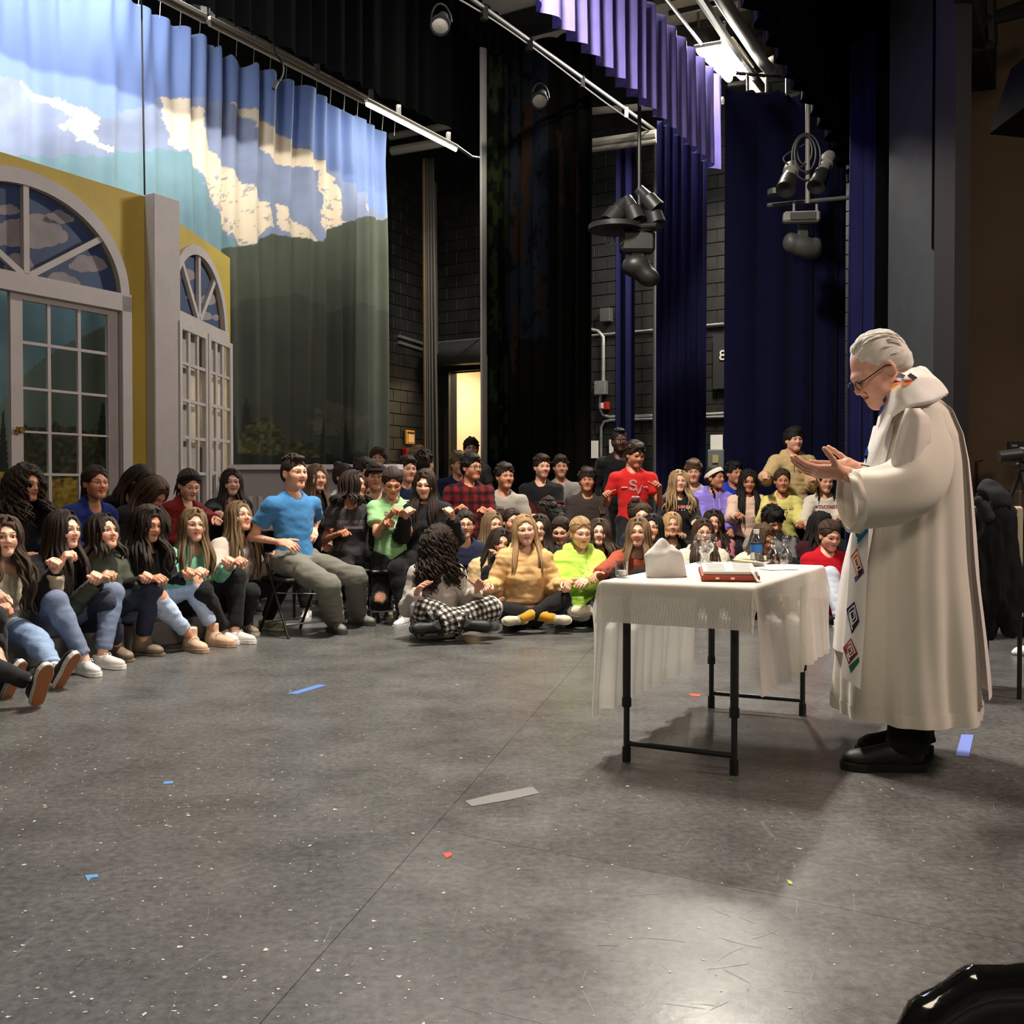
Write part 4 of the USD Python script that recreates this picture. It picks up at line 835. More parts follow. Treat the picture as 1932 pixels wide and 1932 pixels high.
    for k in (1, -1):
        if hide_hands: continue
        v_, t_ = hand((hpose or {}).get(k, hands), .0048 if not far else .0062, 1.0 * (1.06 if m else .95)); y_ = wr[k] - el[k]; y_ /= np.linalg.norm(y_)
        pn = (-up * .75 + r * -k * .5) if pose != 'stand' else (r * -k); z_ = -(pn - y_ * np.dot(pn, y_)); z_ /= np.linalg.norm(z_); x_ = np.cross(y_, z_)
        vv = v_.copy(); tt = t_.copy()
        if np.dot(x_, r * -k) < 0: vv[:, 0] *= -1; tt = tt[:, ::-1]
        V_.append(vv @ np.stack([x_, y_, z_], 1).T + wr[k] + y_ * .015); T_.append(tt + n0); C_.append(np.tile(sk * (1, .93, .92), (len(vv), 1))); n0 += len(vv)
    put('body', (np.vstack(V_), np.vstack(T_)), skin_m, np.vstack(C_))
    # eyes
    for k in (1, -1):
        q = trimesh.creation.icosphere(subdivisions=2); ev = q.vertices * (.0148, .0078, .0082 if eyes == 'open' else .0030); pc = np.tile((.55, .50, .46), (len(ev), 1)) if eyes == 'open' else np.tile(hc * .6, (len(ev), 1))
        pc[(np.abs(ev[:, 0]) < .0062) & (ev[:, 1] > .002)] = (.035, .022, .015); pc[(ev[:, 2] > .0046)] = hc * .3
        put('eye', (((ev + (k * .0315, .0795, -.0005 if eyes == 'open' else -.004)) * sc) @ R.T + c, q.faces), eye_m, pc)
    # top
    kind, col = top[0], np.asarray(top[1], float); off = {'tee': .012, 'sweater': .020, 'hoodie': .030, 'jacket': .026, 'tank': .008, 'sherpa': .042}[kind]
    T = Field(); sl = {'tee': .55, 'tank': .08}.get(kind, 1.0) if sleeve is None else sleeve
    T.ell(s - t * .13 * sc, ((.158 if m else .138) * sc + off, .100 + off * .8, .185 * sc + off), Rt, k=.05).ell(hip + t * .18, ((.135 if m else .128) * sc + off * 1.1, .092 + off, .17), Rt, k=.06).ell(hip + t * .03, (.158 * sc + off, .112 + off, .105), Rt, k=.05)
    if not m:
        for k in (1, -1): T.ell(s - t * .20 * sc + r * k * .062 + f2 * (.072 + off * .5), (.058 + off * .3,) * 3, k=.05)
    T.cone(s - t * .12, hip + t * .05, .100 + off * .6, .100 + off * .6, k=.06)
    T.cone(sh[1] - t * .005, sh[-1] - t * .005, .056 + off * .7, k=.05).cone(s - t * .03, s + t * (.035 if kind in ('hoodie', 'sherpa', 'jacket') else .018), .072 + off * .4, .060 + off * .5, k=.04)
    for k in (1, -1):
        e2 = el[k]; a_off = off * (1.25 if kind != 'tee' else 1.5)
        if sl <= .6:
            q = sh[k] + (el[k] - sh[k]) * min(1, sl / .55 * .62); T.sleeve(sh[k], q, .046 + a_off, .047 + a_off * 1.15, k=.03)
        else:
            T.cone(sh[k], el[k], .045 + a_off * .9, .041 + a_off, k=.035); q = el[k] + (wr[k] - el[k]) * (.93 * sl); T.sleeve(el[k], q, .040 + a_off, .028 + a_off * .75, k=.025)
    if kind in ('hoodie', 'sherpa'):
        for a in np.linspace(-2.5, 2.5, 11):
            p0 = s + t * (.048 - .050 * math.cos(a) ** 3 * (math.cos(a) > 0)) + r * .094 * math.sin(a) + f2 * (.088 * math.cos(a) - .012)
            T.ell(p0, (.036 if a * a > 1 else .029,) * 3, k=.022)
        T.ell(s + t * .0 - f2 * .105, (.095, .045, .085), Rt, k=.04)
    elif kind == 'sweater' and (extra or {}).get('turtle'): T.cone(s + t * .01, neck - up * .0, .068, .062, k=.03)
    T.cut(hip - t * (.045 if pose != 'stand' else .10), -t, near=.34) if not (extra or {}).get('crop') else T.cut(hip + t * .115, -t, near=.30)
    if not (extra or {}).get('turtle'):
        scoop = (extra or {}).get('scoop', .045 if kind in ('tee', 'tank', 'sweater') else .03); T.ell(neck + f2 * .045 + up * -(.02 + scoop * .5), (.062, .07, .045 + scoop), Rt, k=.015, sub=True)
    tv, tt = T.mesh(g); tn = vnormals(tv, tt); tv = wrinkle(tv, tn, {'tee': .012, 'sherpa': .010, 'hoodie': .020, 'sweater': .015}.get(kind, .014), seed)
    if kind == 'sherpa': tv = tv + tn * ((noise(tv * 70, seed) - .5) * .012)[:, None]
    tc = np.tile(col, (len(tv), 1)); pat = (extra or {}).get('pattern')
    loc = (tv - s) @ Rt
    if pat == 'plaid':
        q = np.floor(loc[:, 0] / .045) + np.floor(loc[:, 2] / .045); a = (np.floor(loc[:, 0] / .045) % 2 == 0).astype(int) + (np.floor(loc[:, 2] / .045) % 2 == 0); tc = np.array([(.16, .010, .012), (.055, .006, .008), (.010, .006, .007)])[a]
    if pat == 'sleeves': m_ = np.minimum(np.linalg.norm(tv - el[1], axis=1), np.linalg.norm(tv - el[-1], axis=1)) < .16; tc[m_] = (extra or {})['pcol']
    if pat == 'yoke': tc[loc[:, 2] < -.20] = (extra or {})['pcol']
    tp = put('top', (tv, tt), cloth_m, tc, label=(extra or {}).get('toplabel'))
    # print on the chest
    from scipy.spatial import cKDTree
    fr_m = (tn @ f2 > .15); ftree = cKDTree(loc[fr_m][:, [0, 2]]); fy = loc[fr_m][:, 1]
    def onto(P2, lift=.003):
        d, i = ftree.query(np.stack([-P2[:, 0], P2[:, 1]], 1), k=6); w = 1 / (d + .004) ** 2; y = (fy[i] * w).sum(1) / w.sum(1); y = np.maximum(y, np.sort(fy[i], 1)[:, 3])
        return s - P2[:, :1] * r + P2[:, 1:2] * t + f2 * (y + lift + .003)[:, None]
    if text:
        for (word, w_, z_, tcol, bold, *xo) in text:
            tm = meshkit.text_mesh(word, 1.0, .02, bold); b0 = tm.bounds; k = w_ / (b0[1][0] - b0[0][0]); P2 = (tm.vertices[:, :2] - [(b0[0][0] + b0[1][0]) / 2, 0]) * k
            cap_ = .055 if len(word) > 3 else .13
            if k > cap_: P2[:, 1] *= cap_ / k
            fr_ = onto(P2 + [xo[0] if xo else 0, z_], .004); put('lettering', (fr_, tm.faces), print_m, np.tile(tcol, (len(fr_), 1)), parent=tp)
    # trousers
    if legs:
        bk, bc = bottom[0], np.asarray(bottom[1], float); bo = {'pants': .010, 'leggings': .004, 'jeans': .010, 'loose': .026, 'flare': .018}[bk]; Q = Field()
        Q.ell(hip + t * .0, (.160 * sc + bo, .112 + bo, .115), Rt, k=.05)
        for k in (1, -1):
            Q.cone(hp[k], kn[k], .076 + bo, .056 + bo * 1.1, k=.05); e_ = kn[k] + (an[k] - kn[k]) * ((bare or .93)); Q.sleeve(kn[k], e_, .055 + bo * 1.1, (.036 if bk != 'loose' else .048) + bo * 1.3, k=.03)
            Q.ell(kn[k] * .7 + an[k] * .3 - f * .012, (.045 + bo,) * 3, k=.05)
        qv, qt = Q.mesh(g if not (extra or {}).get('check') else .009); qn = vnormals(qv, qt); qv = wrinkle(qv, qn, .016 if bk in ('loose', 'flare') else .010, seed + 3, 10.)
        qc = np.tile(bc, (len(qv), 1))
        if bk == 'jeans':
            for k in (1, -1):
                u_ = np.clip(((qv - hp[k]) @ (kn[k] - hp[k])) / np.dot(kn[k] - hp[k], kn[k] - hp[k]), 0, 1); fade = np.exp(-(np.linalg.norm(qv - (hp[k] + (kn[k] - hp[k]) * .75) - f * .03 - up * .05, axis=1) / .16) ** 2) + .6 * np.exp(-(np.linalg.norm(qv - (kn[k] * .6 + an[k] * .4) - f * .05, axis=1) / .13) ** 2); qc *= (1 + .45 * fade * min(1, .1 / bc.mean() + .4))[:, None]
                e_ = kn[k] + (an[k] - kn[k]) * .93; dd = (an[k] - kn[k]) / np.linalg.norm(an[k] - kn[k]); hem = (np.abs((qv - e_) @ dd) < .03) & (np.linalg.norm(qv - e_, axis=1) < .1); qc[hem] *= 1.35
        if (extra or {}).get('rip'):
            for k in (1, -1):
                q = kn[k] + f * .045 + up * .035; dd = np.linalg.norm((qv - q) * (1, 1, 1.1), axis=1) + .02 * noise(qv * 60, 4); qc[dd < .058] = sk; qc[(dd >= .058) & (dd < .066)] = np.minimum(bc * 2.2 + .05, .6)
        if (extra or {}).get('check'):
            for k in (1, -1):
                for a_, b_ in ((hp[k], kn[k]), (kn[k], an[k])):
                    ab = b_ - a_; L_2 = np.linalg.norm(ab); ab = ab / L_2; h_ = (qv - a_) @ ab; rad = qv - a_ - h_[:, None] * ab; dist = np.linalg.norm(rad, axis=1); mine = (h_ > -.03) & (h_ < L_2 + .03) & (dist < .12)
                    x_ = np.cross(ab, up); x_ /= np.linalg.norm(x_); y_ = np.cross(ab, x_); an_ = np.arctan2(rad @ x_, rad @ y_) * .075
                    n_ = (np.floor(h_ / .021) % 2 == 0).astype(int) + (np.floor(an_ / .021) % 2 == 0); qc[mine] = np.array([(.62, .58, .52), (.10, .09, .085), (.008, .008, .008)])[n_][mine]
        put('trousers', (qv, qt), denim_m if bk == 'jeans' else cloth_m, qc)
        # shoes
        kind_s, cu, cs = shoes[:3]; up_, so_, la_ = shoe(kind_s, .009 if not far else .013)
        for k in (1, -1):
            d = toe[k] / np.linalg.norm(toe[k]); z_ = up.copy(); tilt = (extra or {}).get('tilt', 0)
            if tilt: d = d * math.cos(tilt) + up * math.sin(tilt)
            y_ = d; x_ = np.cross(y_, z_); x_ /= np.linalg.norm(x_); z_ = np.cross(x_, y_)
            if pose == 'cross': z_ = up * .35 + r * k * .0 + f * .94; z_ = z_ - d * np.dot(z_, d); z_ /= np.linalg.norm(z_); x_ = np.cross(y_, z_)
            M = np.stack([x_, y_, z_], 1); o0 = an[k] - z_ * .085 * (1 if pose != 'cross' else .6); ss = (1.06 if m else .95) * (extra or {}).get('shoescale', 1)
            sp = put('shoe', ((up_[0] * ss) @ M.T + o0, up_[1]), shoe_m, np.tile(cu, (len(up_[0]), 1))); put('sole', ((so_.vertices * ss) @ M.T + o0, so_.faces), sole_m, np.tile(cs, (len(so_.vertices), 1)), parent=sp, smooth=False)
            if kind_s == 'van': put('outsole', ((so_.vertices * ss * (.9, .95, .12) + (0, .002, -.0035)) @ M.T + o0, so_.faces), mat('gum_rubber', sr(150, 92, 52), .7, bump=.4, bscale=200), None, parent=sp, smooth=False)
            if la_ is not None and not far: put('laces', ((la_.vertices * ss) @ M.T + o0, la_.faces), sole_m, np.tile(shoes[3] if len(shoes) > 3 else (.6, .58, .53), (len(la_.vertices), 1)), parent=sp)
            if len(shoes) > 4: ab = an[k] - kn[k]; ab /= np.linalg.norm(ab); put('sock', tube([an[k] - ab * .10, an[k] - ab * .02, an[k] + ab * .02], [.040, .038, .040], 12), cloth_m, np.tile(shoes[4], (3 * 12 + 2, 1)), parent=sp)
    # hair and what is worn on the head
    if hair[0] != 'none':
        hm, hcols = hair_mesh(hair[0], c, R * 1.0, hair[1], sex, seed, far, hlen, parthair, sc, hsp=(extra or {}).get('hspread', 1.0)); put('hair', hm, hair_m, hcols)
    if glasses:
        gl = []
        for k in (1, -1):
            ring = [(k * .0315 + .0215 * math.cos(a), .100 + .004 * math.cos(a) * -k, -.002 + .0165 * math.sin(a)) for a in np.linspace(0, 2 * PI, 18)[:-1]]; gl.append(tube(ring, .0016, 5, closed=True)); gl.append(rod((k * .053, .098, .002), (k * .083, .0, .004), .0016, 5))
        gl.append(rod((-.010, .101, .001), (.010, .101, .001), .0016, 5)); gm = cat(gl); gp = put('glasses', (gm.vertices * sc @ R.T + c, gm.faces), dark_gloss)
        for k in (1, -1):
            q = trimesh.creation.cylinder(.020, .001, sections=18); q.apply_transform(trimesh.transformations.rotation_matrix(PI / 2, (1, 0, 0))); q.vertices *= (1, 1, .8); put('lens', ((q.vertices + (k * .0315, .100, -.002)) * sc @ R.T + c, q.faces), lens_m, parent=gp)
    ex = extra or {}
    if 'band' in ex:
        wdt, colr = ex['band']; vs = []
        n_ = 40; a = np.linspace(-PI, PI, n_ + 1)[:-1]; tilt = ex.get('bandtilt', .55)
        ring = []
        for w_ in (-wdt / 2, wdt / 2):
            for bulge in (.0,):
                x_ = np.sin(a) * (.0945 + th_(a)); y_ = np.cos(a) * .118; p = np.stack([x_, y_ * math.cos(tilt) - w_ * math.sin(tilt) * 1, y_ * math.sin(tilt) + w_ * math.cos(tilt)], 1) + (0, -.022, .036); ring.append(p)
        outer = np.array(ring); mid = (outer[0] + outer[1]) / 2; mid = mid + (mid - (0, -.02, .03)) * .05; vv = np.stack([outer[0], mid, outer[1]], 0).reshape(-1, 3); bm = _rings(vv, 3, n_, cap=False); put('headband', (bm.vertices * sc @ R.T + c, bm.faces), cloth_m, np.tile(colr, (len(bm.vertices), 1)))
    if 'cap' in ex:
        q = Field().ell((0, -.015, .055), (.092, .115, .085)).ell((0, .125, .058), (.07, .075, .010), k=.01).cut((0, 0, .045), (0, 0, -1)); v_, t_ = q.mesh(.008); put('cap', (v_ * sc @ R.T + c, t_), cloth_m, np.tile(ex['cap'], (len(v_), 1)))
    if 'scrunchie' in ex:
        p = R @ np.array(ex.get('scpos', (0, -.085, .085))) * sc + c; q = trimesh.creation.torus(.030, .012, major_sections=20, minor_sections=8); q.vertices += nrng.normal(0, .002, q.vertices.shape); put('scrunchie', (q.vertices @ R.T + p, q.faces), cloth_m, np.tile(ex['scrunchie'], (len(q.vertices), 1)))
    if 'stripes' in ex:   # bands along the sleeves, shoulders or zip
        for poly2 in ex['stripes']:
            P2 = np.array(poly2[:-1], float); q = spline(P2, 14) if len(P2) > 2 else P2[0] + (P2[1] - P2[0]) * np.linspace(0, 1, 14)[:, None]; w_ = poly2[-1][0]; d_ = np.gradient(q, axis=0); d_ /= np.linalg.norm(d_, axis=1, keepdims=True); nn_ = np.stack([-d_[:, 1], d_[:, 0]], 1) * w_ / 2
            G2 = np.stack([q - nn_, q + nn_], 1).reshape(-1, 2); v3 = onto(G2, .007); put('stripe', (v3, grid_faces(14, 2)), print_m, np.tile(poly2[-1][1], (len(v3), 1)), parent=tp)
    if 'strings' in ex:
        for k in (1, -1): P2 = np.array([[k * .028, -.045], [k * .032, -.10], [k * .030, -.165]]); v3 = onto(spline(P2, 8), .006); put('drawstring', tube(v3, .0035, 5), print_m, np.tile(ex['strings'], (8 * 5 + 2, 1)), parent=tp)
    P = Person(); P.s, P.hip, P.wr, P.el, P.kn, P.an, P.f, P.r, P.root, P.base, P.R, P.c, P.key, P.seat, P.pose, P.hp, P.put, P.T, P.onto, P.toe = s, hip, wr, el, kn, an, f, r, root, base, R, c, key, seat, pose, hp, put, T, onto, toe
    people[key] = P; return P
def th_(a): return 0.0
# ================================================================== the students
def ZV(px, v): a = (px - 966) / F; return (v + np.dot(O[:2], V[:2])) / (a * V[0] + V[1])
def hv(px, py, v=.30): return (px, py, ZV(px, v))
K = (.010, .010, .011); BLK = (.014, .014, .015); DEN = sr(120, 140, 170); LDEN = sr(160, 178, 205); DDEN = sr(32, 38, 58)
WS = ('sneaker', sr(215, 210, 205), sr(225, 222, 218)); BS = ('sneaker', (.02, .02, .02), (.3, .3, .3)); CS = ('sneaker', sr(170, 155, 130), sr(200, 195, 180))
# -- back row at left, on the set platform
def rowA(key, label, px, py, v, **k): return person(key, label, (px, py, ZV(px, v)), body=k.pop('body', 58), seat=.45, lean=k.pop('lean', 14), far=False, shoes=BS, legs=True, **k)
rowA('A1', 'person with big dark curls at far left in the back row beside the glazed door', 50, 912, -.70, yaw=62, pitch=-6, skin='olive', hair=('curly', 'dark'), hlen=.24, top=('sweater', BLK), extra=dict(pattern='sleeves', pcol=(.010, .018, .10)), bottom=('pants', K))
rowA('A2', 'person in royal blue sweatshirt with long ponytail in front of the glazed door', 181, 911, -.62, yaw=48, skin='tan', hair=('pony', 'dark'), hlen=.22, top=('sweater', (.012, .022, .14)), bottom=('pants', K))
rowA('A3', 'person with bowed dark head at the foot of the white column, farther one', 266, 908, -.85, yaw=75, pitch=-42, skin='tan', hair=('long', 'dark'), hlen=.26, top=('sweater', K), bottom=('pants', K), lean=24)
rowA('A4', 'person bent forward in black with hair over the face, below the white column', 292, 930, -.52, yaw=62, pitch=-48, skin='tan', hair=('long', 'brown'), hlen=.26, top=('sweater', K), bottom=('pants', K), lean=26)
rowA('A5', 'person in dark red sweater wearing a wide black headband', 357, 915, -.85, yaw=42, pitch=-20, skin='pale', hair=('pony', 'brown'), hlen=.12, top=('sweater', (.16, .012, .010)), bottom=('pants', K), LH=hv(412, 976, -.45), extra=dict(band=(.042, (.010, .010, .010))))
rowA('A6', 'person with long dark hair in black jacket in front of the balustrade', 437, 910, -1.10, yaw=22, skin='pale', hair=('long', 'dark'), hlen=.30, top=('jacket', K), bottom=('pants', K), body=40, RH=hv(415, 978, -.5))
# -- front row at left, on the low step
def rowB(key, label, px, py, v, **k): return person(key, label, (px, py, ZV(px, v)), body=k.pop('body', 58), seat=.18, lean=k.pop('lean', 10), far=False, **k)
rowB('B0', 'person in cream knit sweater and pale jeans at the left edge of the front row', 8, 1012, .10, yaw=38, skin='pale', hair=('wavy', 'brown'), hlen=.38, top=('sweater', (.42, .35, .26)), bottom=('jeans', DEN), RH=(8, 1135, 5.55), LH=hv(117, 1068, .34), RF=(-20, 1262, 5.75), LF=(103, 1262, 5.75), shoes=('van', (.015, .015, .017), (.62, .60, .55), (.62, .60, .55), (.6, .58, .55)), extra=dict(tilt=.95))
rowB('B1', 'person with long straight dark hair in black top and grey-blue jeans, white sneakers', 121, 999, .10, yaw=66, skin='pale', hair=('long', 'dark'), hlen=.36, top=('sweater', BLK), bottom=('jeans', sr(92, 104, 128)), RH=hv(119, 1058, .33), LH=hv(188, 1092, .36), RF=(160, 1243, 6.2), LF=(193, 1232, 6.42), shoes=WS, hands='clasp')
rowB('B2', 'person in grey-green turtleneck with short dark bob and tan fleece boots', 195, 1004, .08, yaw=58, pitch=10, skin='fair', hair=('bob', 'dark'), hlen=.10, top=('sweater', sr(76, 82, 70)), bottom=('jeans', DDEN), RH=hv(190, 1092, .36), LH=hv(284, 1092, .34), RF=(222, 1222, 6.75), LF=(268, 1212, 6.95), shoes=('ugg', sr(122, 106, 90), sr(110, 98, 84)), extra=dict(turtle=True), bare=.86, hands='clasp')
rowB('B3', 'person with wavy dark hair in black sweater and ripped pale jeans, beige ankle boots', 281, 987, .05, yaw=50, pitch=-14, skin='olive', hair=('wavy', 'dark'), hlen=.30, top=('sweater', K), bottom=('jeans', LDEN), RH=hv(289, 1094, .36), LH=hv(362, 1082, .34), RF=(362, 1192, 7.12), LF=(404, 1180, 7.35), shoes=('boot', sr(205, 172, 146), sr(178, 150, 128), sr(215, 190, 165)), extra=dict(rip=True), bare=.80, hands='clasp')
rowB('B4', 'person in mint green top with straight light brown hair, smiling', 366, 990, .05, yaw=30, skin='pale', hair=('long', 'light'), hlen=.32, smile=True, top=('tee', sr(128, 190, 160)), sleeve=1.0, bottom=('pants', K), RH=hv(366, 1082, .35), LH=hv(438, 1062, .33), RF=(422, 1176, 7.5), LF=(444, 1186, 7.5), shoes=WS, hands='clasp')
rowB('B5', 'person in white lace top with long blond hair looking up', 452, 975, .03, yaw=48, pitch=12, skin='fair', hair=('long', 'light'), hlen=.42, top=('sweater', sr(196, 180, 168)), bottom=('pants', BLK), RH=hv(441, 1060, .34), LH=(526, 1050, 7.95), RF=(462, 1166, 7.95), LF=(503, 1163, 8.2), shoes=CS, hands='clasp')
person('B6', 'person in bright blue T-shirt and grey sweatpants on a folding chair', (556, 892, 8.0), yaw=46, body=44, sex='m', skin='fair', hair=('buzz', 'dark'), top=('tee', sr(62, 118, 168)), bottom=('loose', sr(112, 110, 102)), seat=.47, RH=(530, 1032, 7.75), LH=(607, 1000, 8.2), RF=(630, 1158, 8.08), LF=(674, 1144, 8.55), shoes=('sneaker', sr(120, 118, 112), sr(60, 60, 58)), hands='relax', far=False, lean=-4)
# -- seated behind, centre left
person('C1', 'person with long straight brown hair in black behind the blue T-shirt', (598, 902, 9.2), yaw=32, body=15, skin='fair', hair=('long', 'mid'), hlen=.34, top=('sweater', K), bottom=('pants', K), seat=.45, RH=(640, 1003, 8.75), far=False)
person('C2', 'person in dark grey school T-shirt with shoulder-length dark hair', (668, 914, 8.85), yaw=62, body=14, skin='tan', hair=('wavy', 'dark'), hlen=.09, smile=True, top=('tee', sr(58, 54, 56)), bottom=('pants', K), seat=.45, RH=(642, 1006, 8.65), LH=(740, 985, 8.5), RF=(688, 1142, 8.75), LF=(700, 1128, 9.0), shoes=('sneaker', sr(150, 165, 190), sr(210, 210, 210)), text=[('SAINT VIATOR', .26, -.15, sr(170, 150, 150), False)], extra=dict(stripes=[((-.075, -.185), (.085, -.185), (.020, sr(96, 86, 86)))]), far=False)
person('C3', 'person with dark hair half hidden behind the dark grey school T-shirt', (690, 892, 9.9), yaw=40, sex='m', skin='tan', hair=('short', 'dark'), top=('tee', K), bottom=('pants', K), seat=.45)
person('C20', 'person in white top mostly hidden behind the dark grey school T-shirt', (650, 900, 9.9), yaw=60, skin='olive', hair=('bun', 'dark'), top=('tee', sr(205, 200, 195)), bottom=('pants', K), seat=.45)
person('C4', 'person in black baseball cap in front of the balustrade', (709, 900, 9.7), yaw=8, sex='m', skin='fair', hair=('short', 'dark'), top=('tee', K), bottom=('pants', K), seat=.45, extra=dict(cap=(.015, .015, .016)))
person('C5', 'person with curly brown hair standing behind the white balustrade', (713, 866, 12.9), yaw=5, pitch=6, sex='m', skin='fair', hair=('curlyshort', 'mid'), top=('tee', BLK), bottom=('pants', K), pose='stand')
person('C6', 'person in pale green T-shirt and ripped black jeans looking down and smiling', (740, 911, 8.75), yaw=12, pitch=-24, body=16, skin='olive', hair=('pony', 'dark'), hlen=.12, smile=True, eyes='closed', top=('tee', sr(142, 186, 132)), bottom=('pants', BLK), seat=.45, RH=(740, 968, 8.45), LH=(757, 966, 8.45), RF=(734, 1128, 9.0), LF=(752, 1134, 8.7), shoes=CS, text=[('WOMEN', .15, -.135, sr(60, 84, 58), True)], extra=dict(rip=True, stripes=[((-.08, -.085), (-.03, -.085), (.014, sr(96, 126, 90))), ((-.02, -.085), (.085, -.087), (.014, sr(96, 126, 90)))]), far=False, hands='clasp')
person('C7', 'person with long dark hair in black track jacket with white stripes, smiling down', (802, 913, 8.75), yaw=-6, pitch=-12, body=-6, skin='pale', hair=('long', 'dark'), hlen=.34, smile=True, eyes='closed', top=('jacket', BLK), bottom=('pants', K), seat=.45, RH=(764, 968, 8.45), LH=(858, 968, 8.55), extra=dict(stripes=[((-.16, .02), (-.21, -.03), (-.225, -.20), (.012, (.6, .6, .6))), ((-.008, -.25), (-.005, -.40), (.010, (.5, .5, .5)))]), far=False)
person('C8', 'person with dark hair and white collar behind the smiling pair', (769, 886, 10.5), yaw=28, sex='m', skin='fair', hair=('short', 'dark'), top=('jacket', (.014, .020, .045)), bottom=('pants', K), seat=.5)
person('C9', 'person with blond hair turned away near the red box on the wall', (790, 862, 13.2), yaw=120, sex='m', skin='fair', hair=('bowl', 'blond'), top=('tee', BLK), bottom=('pants', K), pose='stand')
person('C10', 'person with dark hair turned away behind the black track jacket', (801, 874, 11.0), yaw=150, sex='m', skin='fair', hair=('short', 'dark'), top=('jacket', (.014, .018, .03)), bottom=('pants', K), seat=.58, body=120)
person('C11', 'person with light brown hair in navy jacket at the lit doorway', (866, 875, 11.7), yaw=22, sex='m', skin='fair', hair=('bowl', 'light'), top=('jacket', (.012, .018, .055)), bottom=('pants', K), seat=.62)
person('C12', 'person with glasses standing in the lit doorway', (889, 847, 13.2), yaw=5, pitch=5, sex='m', skin='pale', hair=('bowl', 'dark'), top=('tee', sr(120, 118, 115)), bottom=('pants', K), pose='stand', glasses=True)
person('C13', 'person in red plaid shirt and glasses in front of the lit doorway', (890, 882, 10.4), yaw=42, body=18, sex='m', skin='tan', hair=('short', 'black'), top=('jacket', (.12, .01, .01)), bottom=('pants', K), seat=.58, RH=(862, 962, 10.1), LH=(917, 966, 10.1), glasses=True, extra=dict(pattern='plaid'), parthair=1)
person('C14', 'person in light grey graphic T-shirt beside the gathered dark cloth', (953, 899, 10.7), yaw=22, body=6, sex='m', skin='tan', hair=('short', 'dark'), top=('tee', sr(150, 142, 134)), bottom=('pants', K), seat=.5, RH=(918, 966, 10.2), LH=(1000, 985, 10.4), extra=dict(stripes=[((-.10, -.115), (-.07, -.140), (.035, sr(112, 98, 92))), ((-.075, -.125), (-.01, -.135), (.022, sr(118, 104, 100))), ((-.085, -.175), (.105, -.180), (.045, sr(84, 46, 60))), ((.055, -.140), (.075, -.142), (.020, sr(104, 76, 92)))]))
person('C15', 'person in black T-shirt with one red sleeve in front of dark cloth', (1023, 881, 11.6), yaw=18, body=-4, sex='m', skin='fair', hair=('short', 'dark'), top=('tee', K), bottom=('pants', K), seat=.62, beard=.35, extra=dict(pattern='sleeves', pcol=(.10, .012, .008)))
person('C16', 'person in pale grey T-shirt right of the black T-shirt', (1058, 881, 12.3), yaw=4, sex='m', skin='olive', hair=('short', 'dark'), top=('tee', sr(128, 122, 118)), bottom=('pants', K), seat=.62)
person('C17', 'person in dim brown sweatshirt beside the standing person in black', (1108, 906, 11.6), yaw=-4, sex='m', skin='tan', hair=('bowl', 'dark'), top=('sweater', sr(58, 50, 48)), bottom=('pants', K), seat=.5)
person('C18', 'person in red T-shirt with arms spread, seated on a stool', (1199, 858, 10.7), yaw=22, pitch=-16, body=2, sex='m', skin='tan', hair=('short', 'dark'), eyes='closed', top=('tee', sr(186, 34, 34)), bottom=('pants', K), seat=.70, RH=(1137, 935, 10.5), LH=(1247, 921, 10.4), text=[('S', .085, -.185, sr(214, 176, 170), True, -.018), ('V', .085, -.225, sr(226, 160, 156), True, .038)], extra=dict(stripes=[((-.135, -.155), (-.075, -.155), (.016, sr(222, 160, 152))), ((.085, -.150), (.14, -.150), (.016, sr(222, 160, 152)))]), hands='relax')
person('C19', 'person in black standing in the dark beside the red T-shirt', (1169, 832, 11.6), yaw=8, sex='m', skin='dark', hair=('buzz', 'black'), top=('sweater', (.006, .006, .006)), bottom=('pants', (.006, .006, .006)), pose='stand', beard=.5)
# -- on the floor, centre
person('D0', 'person with dark curls over the face in grey sweater and checked trousers, on the floor', (832, 1024, 7.75), yaw=118, body=12, skin='fair', hair=('curly', 'dark'), hlen=.27, top=('sweater', sr(176, 168, 160)), bottom=('loose', (.5, .5, .5)), shoes=('black', (.012, .012, .013), (.015, .015, .015)), pose='cross', seat=0, RH=(786, 1112, 7.45), LH=(912, 1106, 7.6), RF=(882, 1178, 7.45), LF=(820, 1182, 7.4), kneeup=((796, 1150, 7.55), (925, 1148, 7.7)), hands='cup', extra=dict(check=True, hspread=.25), far=False)
person('D1', 'person with glasses and dark hair behind the curly-haired person on the floor', (878, 990, 9.2), yaw=6, skin='fair', hair=('bun', 'dark'), top=('sweater', (.012, .014, .035)), bottom=('pants', K), pose='hug', seat=0, glasses=True, far=False)
person('D2', 'person with long light brown hair, face half hidden, behind the cream fleece', (930, 990, 9.6), yaw=28, skin='fair', hair=('long', 'light'), hlen=.34, top=('jacket', sr(92, 92, 92)), bottom=('pants', K), pose='hug', seat=0)
person('D3', 'person in cream fleece jacket resting the cheek on one hand', (943, 1024, 8.75), yaw=18, pitch=-4, roll=-12, body=12, skin='fair', hair=('long', 'dark'), hlen=.22, top=('sherpa', sr(206, 178, 132)), bottom=('pants', K), pose='hug', seat=0, LH=(938, 1058, 8.60), far=False, hands='relax', lean=12)
